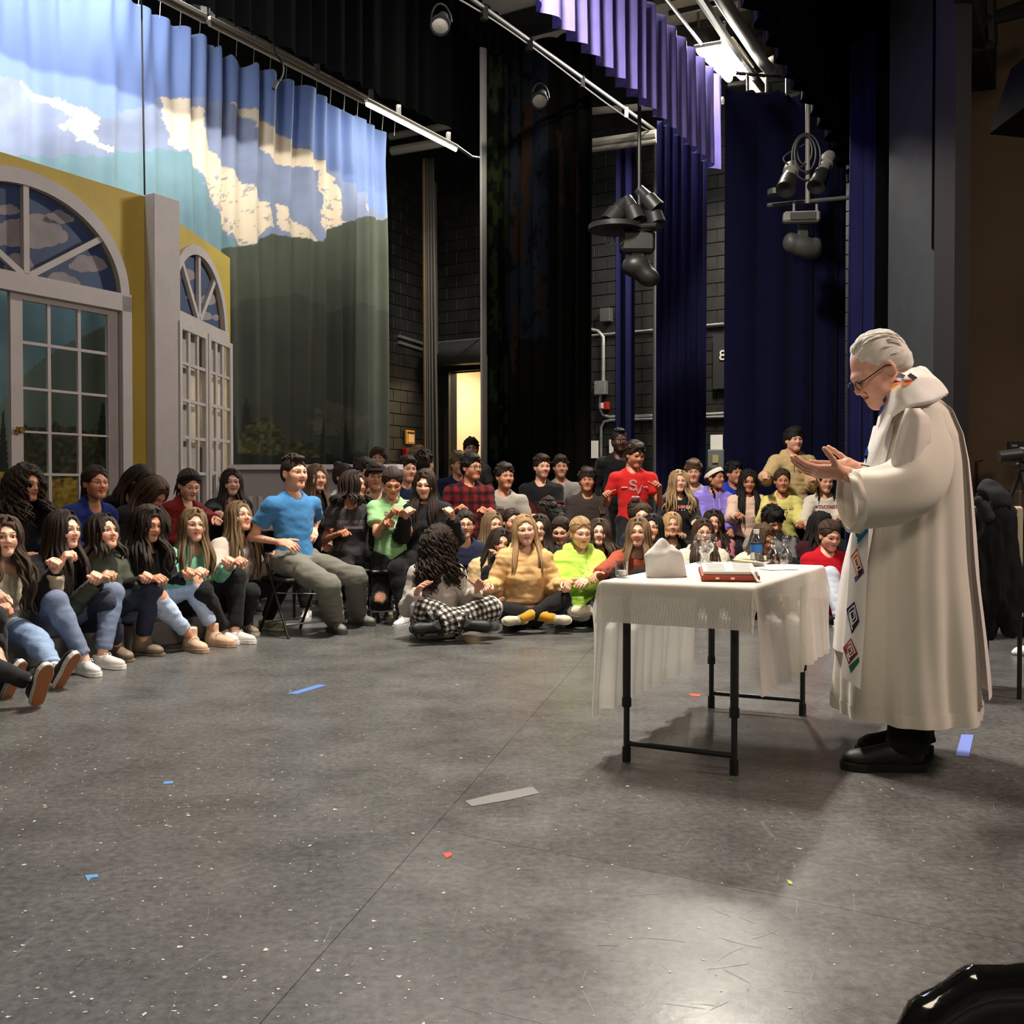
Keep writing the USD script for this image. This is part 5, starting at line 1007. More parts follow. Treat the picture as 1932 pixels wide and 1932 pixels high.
person('D4', 'person in tan cropped sweatshirt and black leggings sitting cross-legged, smiling', (990, 1000, 8.25), yaw=8, roll=6, body=6, skin='pale', hair=('half', 'straw'), hlen=.34, smile=True, top=('hoodie', sr(212, 172, 118)), bottom=('leggings', BLK), pose='cross', seat=0, RH=(912, 1108, 8.0), LH=(1075, 1106, 8.05), RF=(1040, 1166, 7.95), LF=(985, 1168, 7.9), kneeup=((955, 1152, 8.0), (1062, 1130, 8.1)), shoes=('sneaker', sr(205, 195, 170), sr(205, 196, 176), (.6, .58, .53), sr(190, 140, 40)), bare=.72, extra=dict(crop=True, shoescale=.86), far=False, hands='clasp')
person('D5', 'person with glasses and black top lettered in pink behind the tan sweatshirt', (1018, 997, 9.1), yaw=-4, skin='pale', hair=('long', 'dark'), hlen=.26, top=('sweater', K), bottom=('pants', K), pose='hug', seat=0, glasses=True, text=[('o &', .07, -.085, sr(220, 60, 130), True), ('on &', .09, -.15, sr(220, 60, 130), True)], far=False)
person('D6', 'person with dark tied-back hair looking down beside the neon hoodie', (1058, 1002, 9.4), yaw=-12, pitch=-14, skin='fair', eyes='closed', hair=('bun', 'dark'), top=('sweater', BLK), bottom=('pants', K), pose='hug', seat=0)
person('D7', 'person in neon yellow-green hoodie with blond hair tied back', (1096, 1005, 8.45), yaw=14, pitch=-8, body=12, skin='pale', hair=('pony', 'straw'), hlen=.06, top=('hoodie', sr(186, 228, 96)), bottom=('jeans', DDEN), pose='cross', seat=0, RH=(1080, 1100, 8.1), LH=(1104, 1096, 8.05), LF=(1112, 1150, 8.1), RF=(1070, 1158, 8.2), kneeup=((1050, 1140, 8.2), (1138, 1138, 8.2)), shoes=('sneaker', sr(200, 190, 170), sr(215, 210, 200)), extra=dict(strings=sr(200, 225, 150)), far=False, hands='relax')
person('D8', 'person with wavy brown hair in maroon top right of the neon hoodie', (1130, 1004, 9.3), yaw=-4, skin='pale', hair=('wavy', 'brown'), hlen=.18, top=('sweater', sr(92, 30, 40)), bottom=('pants', K), pose='hug', seat=0, far=False)
person('D9', 'person in rust sweatshirt with long blond hair reaching over the neon hoodie, smiling', (1204, 1004, 8.5), yaw=-12, body=-14, skin='fair', hair=('long', 'light'), hlen=.30, smile=True, top=('sweater', sr(156, 74, 52)), bottom=('pants', BLK), pose='hug', seat=0, RH=(1108, 1090, 8.0), far=False, extra=dict(stripes=[((-.05, -.14), (.06, -.15), (.020, sr(150, 120, 108))), ((-.07, -.175), (.08, -.18), (.016, sr(178, 150, 130)))]), hands='relax', lean=6, side=-6)
person('D10', 'person turned away with a hair bun and pink scrunchie behind the rust sweatshirt', (1201, 966, 10.3), yaw=165, skin='fair', hair=('bun', 'brown'), top=('sweater', (.018, .020, .05)), bottom=('pants', K), pose='hug', seat=.08, extra=dict(scrunchie=sr(215, 130, 150), scpos=(0, -.06, .15)))
person('D11', 'person with pale forehead just above the rust sweatshirt wearer', (1213, 975, 9.9), yaw=-15, skin='pale', hair=('pony', 'brown'), hlen=.1, top=('sweater', (.02, .02, .04)), bottom=('pants', K), pose='hug', seat=.05)
person('D12', 'person with long black hair and white top right of the rust sweatshirt', (1231, 995, 9.5), yaw=-16, skin='fair', hair=('long', 'black'), hlen=.28, top=('sweater', sr(200, 196, 188)), bottom=('pants', K), pose='hug', seat=0, far=False)
person('D13', 'person with short blond hair in black V-neck top', (1268, 990, 10.2), yaw=-4, skin='fair', hair=('bob', 'straw'), hlen=.05, top=('sweater', K), bottom=('pants', K), pose='hug', seat=0, extra=dict(scoop=.075), far=False)
person('D14', 'person with long dark wavy hair in pink top behind the glass goblet', (1346, 985, 10.3), yaw=-6, skin='fair', hair=('wavy', 'dark'), hlen=.32, top=('sweater', sr(178, 110, 118)), bottom=('pants', K), pose='hug', seat=0)
person('D15', 'person with long brown hair in white fleece seen through the goblet', (1327, 1005, 9.2), yaw=0, skin='fair', hair=('long', 'brown'), hlen=.30, top=('sherpa', sr(208, 200, 184)), bottom=('pants', K), pose='hug', seat=0, far=False)
person('D16', 'person looking down in cream fleece behind the water bottle', (1442, 1016, 9.0), yaw=16, pitch=-22, skin='tan', eyes='closed', hair=('long', 'mid'), hlen=.20, top=('sherpa', sr(210, 200, 178)), bottom=('pants', K), pose='hug', seat=0, far=False)
person('D17', 'person with black hair in grey hoodie behind the glass cruets', (1459, 983, 9.9), yaw=10, pitch=-26, sex='m', skin='fair', eyes='closed', hair=('bowl', 'black'), top=('hoodie', sr(130, 128, 128)), bottom=('pants', K), pose='hug', seat=0)
person('D18', 'person with dark hair and headband in maroon behind the red top', (1550, 990, 9.8), yaw=40, pitch=-10, skin='olive', hair=('long', 'black'), hlen=.25, top=('sweater', sr(58, 22, 32)), bottom=('pants', K), pose='hug', seat=0, extra=dict(band=(.03, (.01, .01, .01))))
person('D19', 'person in red long-sleeved top looking down next to the altar table', (1566, 1010, 8.7), yaw=12, pitch=-18, body=6, skin='fair', eyes='closed', smile=True, hair=('pony', 'brown'), hlen=.10, top=('sweater', sr(176, 16, 30)), bottom=('jeans', sr(176, 182, 196)), pose='hug', seat=0, extra=dict(scoop=.06), far=False)
person('D22', 'person turned away with dark short hair below the black T-shirt', (1034, 964, 10.7), yaw=165, sex='m', skin='fair', hair=('short', 'dark'), top=('sweater', K), bottom=('pants', K), pose='hug', seat=.08)
person('D23', 'person with a dark hair bun between the black T-shirt and the neon hoodie', (1052, 976, 10.3), yaw=150, skin='fair', hair=('bun', 'black'), top=('sweater', BLK), bottom=('pants', K), pose='hug', seat=.05)
person('D24', 'person with dark hair just behind the tan sweatshirt wearer, nearly hidden', (966, 984, 9.9), yaw=20, skin='fair', hair=('pony', 'dark'), hlen=.1, top=('sweater', BLK), bottom=('pants', K), pose='hug', seat=.03)
# -- seated at the back, right of centre
def rowE(key, label, px, py, Z, **k): return person(key, label, (px, py, Z), seat=.47, **k)
rowE('E1', 'person with long wavy blond hair in black sweatshirt with red and white lettering', 1281, 908, 11.2, yaw=2, skin='pale', hair=('wavy', 'blond'), hlen=.30, top=('sweater', BLK), bottom=('pants', K), LH=(1318, 985, 10.8), RH=(1255, 985, 10.8), extra=dict(stripes=[((-.115, -.095), (-.010, -.095), (.034, sr(206, 122, 122))), ((.000, -.095), (.065, -.095), (.034, sr(206, 112, 116))), ((.070, -.098), (.115, -.098), (.044, sr(222, 208, 204)))] + [((x, -.128), (x + .012, -.128), (.012, sr(214, 205, 200))) for x in (-.115, -.09, -.06, -.035, .01, .04)]), far=False)
rowE('E2', 'person with brown fringe behind the lettered black sweatshirt', 1308, 890, 12.0, yaw=-8, pitch=-6, sex='m', skin='fair', hair=('bowl', 'mid'), top=('tee', sr(150, 145, 140)), bottom=('pants', K), parthair=-1)
rowE('E3', 'person in lavender hoodie with braids and a wide white headband', 1350, 901, 11.3, yaw=42, body=6, skin='tan', hair=('braids', 'black'), hlen=.24, top=('hoodie', sr(128, 112, 196)), bottom=('pants', (.015, .02, .06)), extra=dict(band=(.050, sr(225, 215, 205)), strings=sr(200, 190, 225)), far=False)
rowE('E4', 'person in bright blue hoodie behind the lavender hoodie', 1386, 893, 12.1, yaw=20, sex='m', skin='tan', hair=('short', 'black'), top=('hoodie', sr(28, 52, 168)), bottom=('pants', K))
rowE('E5', 'person in pale pink sweater with very long black hair', 1412, 907, 11.2, yaw=-2, pitch=-12, skin='tan', eyes='closed', hair=('long', 'black'), hlen=.40, top=('sweater', sr(208, 176, 158)), bottom=('pants', K), RH=(1390, 972, 10.8), LH=(1450, 960, 10.8), far=False)
rowE('E6', 'person in pale yellow sweatshirt with ponytail over one shoulder', 1476, 907, 11.1, yaw=-8, pitch=-4, skin='tan', hair=('pony', 'brown'), hlen=.24, top=('sweater', sr(212, 202, 122)), bottom=('pants', K), RH=(1450, 955, 10.8), LH=(1515, 988, 10.7), text=[('07', .08, -.20, sr(182, 168, 104), True)], extra=dict(stripes=[((-.10, -.115), (-.05, -.113), (.024, sr(188, 174, 108))), ((-.04, -.113), (.03, -.110), (.026, sr(184, 170, 104))), ((.045, -.110), (.10, -.105), (.028, sr(188, 174, 108)))]), far=False)
person('E7', 'person in tan hoodie standing at the back before the wide navy curtain', (1498, 830, 11.4), yaw=12, body=4, sex='m', skin='fair', hair=('bowl', 'black'), top=('hoodie', sr(186, 160, 116)), bottom=('pants', K), pose='stand', RH=(1438, 898, 10.95), LH=(1540, 905, 11.0), hpose={1: 'fist', -1: 'fist'}, extra=dict(strings=sr(150, 128, 92)), parthair=-1, far=False)
rowE('E8', 'person in cream university sweatshirt with braids below the raised hands', 1557, 908, 11.1, yaw=4, pitch=-8, skin='fair', hair=('braids', 'black'), hlen=.20, top=('sweater', sr(206, 196, 182)), bottom=('pants', K), LH=(1590, 975, 10.7), RH=(1518, 988, 10.7), text=[('WISCONSIN', .27, -.11, sr(170, 48, 62), True)], far=False)
person('X0', 'person off the left edge stretching out a leg in dark leggings and checkered skate shoe', (-105, 1010, 5.35), yaw=60, body=62, skin='fair', hair=('long', 'brown'), top=('sweater', BLK), bottom=('leggings', (.022, .022, .026)), seat=.05, RF=(62, 1290, 5.25), LF=(0, 1285, 5.5), shoes=('van', (.015, .015, .017), (.62, .60, .55), (.62, .60, .55)), extra=dict(tilt=1.05), far=False, RH=(5, 1150, 5.45))

# -- folding chairs, stools and riser under them
def folding_chair(label):
    c = thing('folding_chair', label, 'chair', group='black folding chairs under the seated students')
    obj('seat', box((0, -.01, .435), (.40, .38, .03), bevel=.012), mat('chair_vinyl', (.012, .012, .012), .45), c); obj('backrest', box((0, .215, .72), (.40, .02, .18), bevel=.008), mat('chair_vinyl'), c)
    for s in (-1, 1):
        obj('leg', tube([(s * .205, -.24, .0), (s * .205, .02, .46), (s * .205, .22, .82)], .011, 8), dark_metal, c); obj('leg', tube([(s * .185, .22, .0), (s * .185, .0, .36), (s * .185, -.12, .43)], .011, 8), dark_metal, c)
    obj('brace', rod((-.205, -.18, .10), (.205, -.18, .10), .008), steel, c); obj('brace', rod((-.185, .17, .09), (.185, .17, .09), .008), steel, c); obj('brace', rod((-.185, .02, .33), (.205, -.06, .30), .006), steel, c)
    return c
ch0 = None
for key, P in people.items():
    if P.seat is None or P.pose != 'chair' or key[0] in 'ABX' and key != 'B6' or key == 'C18': continue
    z0 = P.seat - .45; z0 = 0 if abs(z0) < .07 else .17; loc = (P.hip[0], P.hip[1], z0); rz = math.degrees(math.atan2(P.f[0], -P.f[1]))
    if key == 'B6': lab = 'black folding chair with steel braces under the blue T-shirt'
    else: lab = ' '.join(('black folding chair under the ' + stage.GetPrimAtPath(P.root).GetCustomDataByKey('label')).split()[:16])
    if ch0 is None: ch0 = folding_chair('black folding chair hidden under a student seated in the crowd'); stage.GetPrimAtPath(ch0).GetAttribute('xformOp:translate').Set(Gf.Vec3d(*map(float, loc))); UsdGeom.Xformable(stage.GetPrimAtPath(ch0)).AddRotateZOp().Set(float(rz)); first = (ch0, key)
    else: copy_of(ch0, loc, rz, lab, 'black folding chairs under the seated students' if key != 'B6' else None)
tag(first[0], 'black folding chair with steel braces under the blue T-shirt' if first[1] == 'B6' else None)
a, b = W(815, 950, 12.0), W(1150, 950, 12.0)
obj('riser', box(((a[0] + b[0]) / 2, 11.9, .085), (b[0] - a[0], 2.9, .17), bevel=.01), plat_d, None, 'low black riser carrying the chairs in front of the dark cloth', 'platform', smooth=False)
P = people['C18']; st = thing('stool', 'tall black stool under the red T-shirt', 'stool', (P.hip[0], P.hip[1], 0))
obj('seat', lathe([(.001, .72), (.16, .72), (.17, .71), (.17, .69), (.15, .68), (.001, .68)], 24), mat('chair_vinyl'), st)
for a in range(4): obj('leg', rod((.11 * math.cos(a * PI / 2 + .78), .11 * math.sin(a * PI / 2 + .78), .68), (.19 * math.cos(a * PI / 2 + .78), .19 * math.sin(a * PI / 2 + .78), 0), .013), dark_metal, st)
obj('foot_ring', trimesh.creation.torus(.165, .008, major_sections=24, minor_sections=6).apply_translation((0, 0, .25)), dark_metal, st)
# ================================================================== the folding table and what stands on it
NL, NR, FL, FR = [G(*p) for p in ((1182, 1436), (1385, 1462), (1342, 1335), (1514, 1350))]
e1 = (FL - NL + FR - NR) / 2; e1 /= np.linalg.norm(e1); e2 = np.array([e1[1], -e1[0], 0]); tc = (NL + NR + FL + FR) / 4; TH = .735; TLg, TWd = 1.31, .61
def TP(a, b, z=0.): return tc + e1 * a + e2 * b + np.array([0, 0, TH + z])   # a along the table (away), b across (right), z above the top
legm = mat('table_leg_metal', (.045, .045, .048), .35, metal=.6); legk = mat('leg_plastic', (.012, .012, .012), .5)
tb = thing('folding_table', 'grey-legged folding table under the white altar cloth', 'table', tc)
def tput(n, m, mt, parent=None, **k): m = m.copy(); m.apply_translation(-tc); return obj(n, m, mt, parent or tb, **k)
tm_ = box((0, 0, 0), (TWd, TLg, .04), bevel=.012); tm_.apply_transform(frame(e2, e1, (0, 0, 1), TP(0, 0, -.022))); tput('tabletop', tm_, mat('tabletop_plastic', (.55, .54, .52), .5))
for A, B in ((NL, NR), (FL, FR)):
    for q in (A, B):
        lg = tput('leg', cat([rod(q + [0, 0, .03], q + [0, 0, .24], .0125, 14), rod(q + [0, 0, .24], q + [0, 0, TH - .03], .0165, 14)]), legm)
        tput('collar', cat([rod(q + [0, 0, .225], q + [0, 0, .262], .0195, 14)]), legk, lg); tput('foot', rod(q, q + [0, 0, .06], .0175, 14), legk, lg)
    tput('crossbar', rod(A + [0, 0, .075], B + [0, 0, .075], .0115, 12), legm)
# cloth: a sheer sheet laid over the top, hanging far down along the sides
cloth_mat = sheer('sheer_white_cloth', (.88, .84, .76), .80, weave=0); lace_mat = sheer('lace_cloth', (.90, .86, .80), .84, weave=170)
def cloth(hang_a, hang_l, hang_r, z, n1, n2, seed, wave, ragged=.02):
    a = np.linspace(-TLg / 2 - hang_a, TLg / 2 + hang_a, n1); b = np.linspace(-TWd / 2 - hang_l, TWd / 2 + hang_r, n2); A, B = np.meshgrid(a, b, indexing='ij')
    r0 = .016; da = np.maximum(np.abs(A) - TLg / 2, 0); db = np.maximum(np.abs(B) - TWd / 2, 0); sa, sb = np.sign(A), np.sign(B); d = np.hypot(da, db); th = np.arctan2(db, np.maximum(da, 1e-9))
    rag = 1 + ragged * np.sin(A * 31 + seed) * (d > .12) + ragged * .7 * np.sin(B * 43 + A * 17)
    d = d * rag; drop = np.where(d < r0 * 1.57, r0 * (1 - np.cos(np.minimum(d / r0, 1.57))), d - r0 * .57); outw = np.where(d < r0 * 1.57, r0 * np.sin(np.minimum(d / r0, 1.57)), r0)
    both = (da > 0) & (db > 0); k = np.clip(drop / .5, 0, 1); fold = np.clip(np.minimum(th, PI / 2 - th) / (PI / 4), 0, 1)
    flare = k * (.035 + .075 * np.sin(2 * th) * both) + wave * k * (np.sin(A * 24 + seed) * (db > 0) * ~both + .6 * np.sin(A * 53 + 2 * seed) * (db > 0) * ~both + np.sin(B * 30 + seed) * (da > 0) * ~both) + .028 * k * np.sin(th * 8) * both
    o = outw + np.maximum(flare, -.008); dirx = np.where(both, np.cos(th), (da > 0) * 1.); diry = np.where(both, np.sin(th), (db > 0) * 1.)
    Ax = np.clip(A, -TLg / 2, TLg / 2) + sa * dirx * o; Bx = np.clip(B, -TWd / 2, TWd / 2) + sb * diry * o; Z = TH + z - drop + .0008 * noise(np.stack([A * 40, B * 40, A * 0], -1), seed)
    P = tc[None, None] * [1, 1, 0] + Ax[..., None] * e1 + Bx[..., None] * e2; P[..., 2] = np.maximum(Z, .03)
    return P.reshape(-1, 3), grid_faces(n1, n2)
cv = cloth(.06, .57, .42, .004, 190, 240, 2, .018, .005)
cp = obj('altar_cloth', cv, cloth_mat, None, 'sheer white altar cloth hanging unevenly over the folding table', 'tablecloth', smooth=True)
lv = cloth(.175, .06, .07, .008, 190, 150, 5, .006, .0)
obj('lace_overlay', lv, lace_mat, cp, smooth=True)
# things on the table: (px, py) of their foot gives the place on the top
def onT(px, py, z=.012): return G(px, py, TH + z)
gl_m = usdkit.material(stage, '/World/Looks/clear_glass', {'t': ('transparent_bsdf', dict(color=(.93, .94, .94))), 'g': ('glossy_bsdf', dict(color=(1, 1, 1), roughness=.02)), 'lw': ('layer_weight', dict(blend=.35)), 'mr': ('map_range', dict(from_min=0., from_max=1., to_min=.07, to_max=.9)), 'm': ('mix_closure', {})},
                       [('t.BSDF', 'm.closure1'), ('g.BSDF', 'm.closure2'), ('lw.facing', 'mr.value'), ('mr.result', 'm.fac')], surface='m.closure')
wine_m = mat('red_wine', (.06, .004, .006), .1); white_m = mat('white_linen', (.78, .74, .70), .8, bump=.15, bscale=150)
def sx_(m, a, b):
    m.vertices *= (a, a, b); return m
def glass_thing(name, label, catg, p): return thing(name, label, catg, p)
p = onT(1173, 1088); c = thing('candle_glass', 'small clear candle glass at the near left corner of the altar table', 'candle', p)
obj('glass', lathe([(.001, 0), (.022, 0), (.0265, .002), (.027, .068), (.0255, .068), (.0245, .008), (.001, .007)], 28), gl_m, c); obj('candle', lathe([(.001, .008), (.0215, .008), (.0215, .026), (.012, .027), (.001, .026)], 24), mat('candle_wax', (.80, .74, .62), .5), c); obj('wick', rod((0, 0, .026), (.001, 0, .034), .0008, 5), legk, c)
# folded napkin standing as a pyramid
p = onT(1258, 1092); nm = []
def W3(px, py, dz): q = W(px, py, p[1] + dz); return q
nk = [onT(1217, 1093), onT(1297, 1092), onT(1286, 1081), onT(1236, 1082)]; tips = [W3(1246, 1032, .03), W3(1214, 1060, -.02), W3(1288, 1056, .02)]
nv = [nk[0], nk[1], nk[2], nk[3], tips[0], tips[1], tips[2], W3(1246, 1066, -.03), W3(1268, 1052, -.0), W3(1255, 1079, -.015)]
for q in nv[:4]: q[2] = TH + .010
nf = [(0, 7, 5), (5, 7, 4), (7, 8, 4), (4, 8, 6), (0, 9, 7), (7, 9, 8), (9, 1, 8), (8, 1, 6), (0, 1, 9), (1, 2, 6), (2, 4, 6), (2, 3, 4), (3, 5, 4), (3, 0, 5)]
nmesh = trimesh.Trimesh(np.array(nv), nf, process=False); nmesh = nmesh.subdivide().subdivide().subdivide(); n_ = nmesh.vertex_normals; nmesh.vertices = nmesh.vertices + n_ * ((noise(nmesh.vertices * 38, 3) - .5) * .022)[:, None]; trimesh.smoothing.filter_laplacian(nmesh, iterations=2); nz_ = nmesh.vertices[:, 2]; nmesh.vertices[:, 2] = TH + .009 + (nz_ - nz_.min()) * ((nz_.max() + .012 - TH - .009) / (nz_.max() - nz_.min()))
obj('napkin', nmesh, white_m, None, 'white linen napkin folded into a standing peak on the altar table', 'napkin', smooth=50)
# goblet with wine
p = onT(1330, 1063); c = thing('goblet', 'etched glass goblet with a little red wine on the altar table', 'goblet', p)
k = .46
obj('bowl', sx_(lathe([(.001, .058), (.024, .060), (.034, .070), (.043, .095), (.046, .125), (.0435, .150), (.040, .163), (.0385, .163), (.042, .149), (.0445, .125), (.0415, .097), (.032, .073), (.022, .064), (.001, .062)], 40), 1.22, .90), gl_m, c)
obj('stem', sx_(lathe([(.001, 0), (.036, 0), (.037, .003), (.030, .006), (.014, .014), (.012, .022), (.016, .032), (.013, .042), (.020, .052), (.024, .060), (.001, .060)], 32), 1.22, .90), gl_m, c); obj('wine', sx_(lathe([(.001, .0645), (.021, .0655), (.031, .074), (.0375, .086), (.001, .086)], 32), 1.21, .90), wine_m, c)
etch = mat('etched_leaf', (.82, .80, .76), .6); em = []
for i in range(16):
    a = i * 2 * PI / 16; zz = .128 + .014 * math.sin(a * 3); em.append(trimesh.creation.icosphere(subdivisions=1).apply_scale((.0065, .0012, .0035)).apply_transform(trimesh.transformations.rotation_matrix(.6 * (-1) ** i, (0, 1, 0))).apply_translation((0, .0463, zz)).apply_transform(trimesh.transformations.rotation_matrix(a, (0, 0, 1))))
obj('etched_leaves', sx_(cat(em), 1.22, .90), etch, c)
# plate with the host
p = onT(1414, 1066); c = thing('glass_plate', 'shallow clear glass plate holding a large host on the altar table', 'plate', p)
obj('dish', sx_(lathe([(.001, 0), (.052, 0), (.058, .003), (.082, .016), (.086, .018), (.085, .0195), (.056, .006), (.001, .004)], 48), 1.25, 1.15), gl_m, c)
hst = thing('host_bread', 'large pale round wafer lying on the glass plate', 'bread', p + [0, 0, .0075]); m = trimesh.creation.cylinder(.076, .004, sections=40); m.apply_transform(trimesh.transformations.rotation_matrix(.10, (0, 1, 0))); m.apply_translation((-.005, 0, .011)); obj('wafer', m, mat('wafer', (.68, .50, .27), .8, var=.1, vscale=30), hst)
# water bottle
p = onT(1427, 1056); c = thing('water_bottle', 'small plastic water bottle with blue label and white cap on the altar table', 'bottle', p)
obj('bottle_body', lathe([(.001, .0), (.026, 0), (.031, .005), (.031, .03), (.029, .034), (.031, .038), (.031, .095), (.028, .112), (.016, .132), (.0125, .137), (.0125, .150), (.001, .150)], 36), gl_m, c)
obj('label', lathe([(.0314, .04), (.0318, .041), (.0318, .080), (.0314, .081)], 36), mat('bottle_label', sr(60, 130, 215), .4), c); obj('cap', lathe([(.001, .150), (.0145, .150), (.0145, .138), (.0150, .138), (.0150, .160), (.014, .162), (.001, .162)], 24), mat('bottle_cap', (.82, .82, .80), .4), c)
for zz, w in ((.086, .06), ): obj('label_print', lathe([(.0322, .0815), (.0324, .082), (.0324, .0915), (.0322, .092)], 36), mat('label_navy', (.03, .05, .12), .4), c)
# cruets
def cruet(label, q, wine):
    c = thing('cruet', label, 'cruet', q)
    obj('body', lathe([(.001, 0), (.026, 0), (.030, .004), (.031, .022), (.026, .042), (.014, .058), (.0115, .070), (.018, .082), (.0165, .082), (.010, .070), (.012, .058), (.024, .041), (.0285, .022), (.027, .006), (.001, .005)], 32).apply_scale(1.12), gl_m, c)
    obj('handle', tube([(.018, 0, .078), (.033, 0, .074), (.036, 0, .055), (.026, 0, .040)], .0028, 8).apply_scale(1.12), gl_m, c)
    st_ = obj('stopper', lathe([(.001, .070), (.009, .072), (.010, .084), (.006, .088), (.012, .094), (.0165, .104), (.015, .114), (.009, .121), (.001, .123)], 28).apply_scale(1.12), gl_m, c)
    obj('liquid', lathe([(.001, .006), (.0265, .0065), (.028, .022), (.0275, .026), (.001, .026)], 28).apply_scale(1.12), wine_m if wine else mat('cruet_water', (.55, .56, .55), .05, trans=.9, ior=1.33), c)
cruet('stoppered glass cruet with dark wine beside the water bottle', onT(1459, 1062), True); cruet('stoppered clear glass cruet, the right one of the two, with water', onT(1482, 1060), False)
obj('wine_tray', box(onT(1464, 1063.5, .010) + [0, 0, 0], (.07, .04, .012), bevel=.004), mat('dark_red_lacquer', (.05, .006, .008), .4), None, 'small dark red dish under the left cruet', 'dish') if False else None
# red book with open pages
p = onT(1378, 1096); a0 = -PI / 2 + AU - .40; bx = (onT(1436, 1099) - onT(1324, 1098)); bx[2] = 0; bw_ = np.linalg.norm(bx); bx /= bw_; by = np.array([-bx[1], bx[0], 0])
bk = thing('book', 'open red prayer book with gilt corners and white ribbon at the near table edge', 'book', p)
def BM(m): m.apply_transform(frame(bx, by, (0, 0, 1))); return m
red_m = mat('red_leather', sr(168, 62, 40), .45); page_m = mat('book_page', (.74, .70, .62), .8); dk_txt = mat('print_grey', (.28, .26, .25), .8)
tilt = trimesh.transformations.rotation_matrix(.16, (1, 0, 0))
def bo(c, e, b=0): m = box(c, e, bevel=b); m.apply_transform(tilt); return BM(m)
obj('cover', bo((0, .075, .012), (bw_, .17, .022), .004), red_m, bk); pg = obj('pages', bo((0, .082, .030), (bw_ * .92, .155, .014), .003), page_m, bk)
for j in range(9):
    for sgn in (-1, 1): obj('text_line', bo((sgn * bw_ * .23, .02 + j * .0145, .0373), (bw_ * .34 * (.8 + .2 * ((j * 7) % 5) / 4), .004, .0004)), dk_txt, pg, smooth=False)
for x in (-.052, .008): obj('gilt_clasp', bo((x, -.0105, .013), (.016, .003, .010), .001), mat('gilt', (.80, .52, .30), .35, metal=.7), bk)
rb = np.array([[.075, .06, .042], [.080, .02, .040], [.088, -.012, .034], [.100, -.034, .010], [.108, -.052, .002]]); rq = spline(rb, 14); w_ = np.array([.006, .002, 0])
m = trimesh.Trimesh(np.stack([rq - w_, rq + w_], 1).reshape(-1, 3), np.vstack([grid_faces(14, 2)[:, [0, 1, 2]], grid_faces(14, 2)[:, [0, 2, 3]]]), process=False); obj('ribbon', BM(m), white_m, bk)
q = onT(1470, 1074, .010); obj('folded_card', box((0, 0, .0015), (.16, .10, .003), .35).apply_translation(q), mat('paper_white', (.78, .75, .70), .8), None, 'white paper card lying flat behind the red book on the altar cloth', 'card', smooth=False)
q = onT(1452, 1064, .010); obj('small_case', box((0, 0, .006), (.050, .018, .012), .4, bevel=.003).apply_translation(q), mat('dark_red_lacquer', (.05, .006, .008), .4), None, 'tiny dark red case in front of the cruets', 'case')

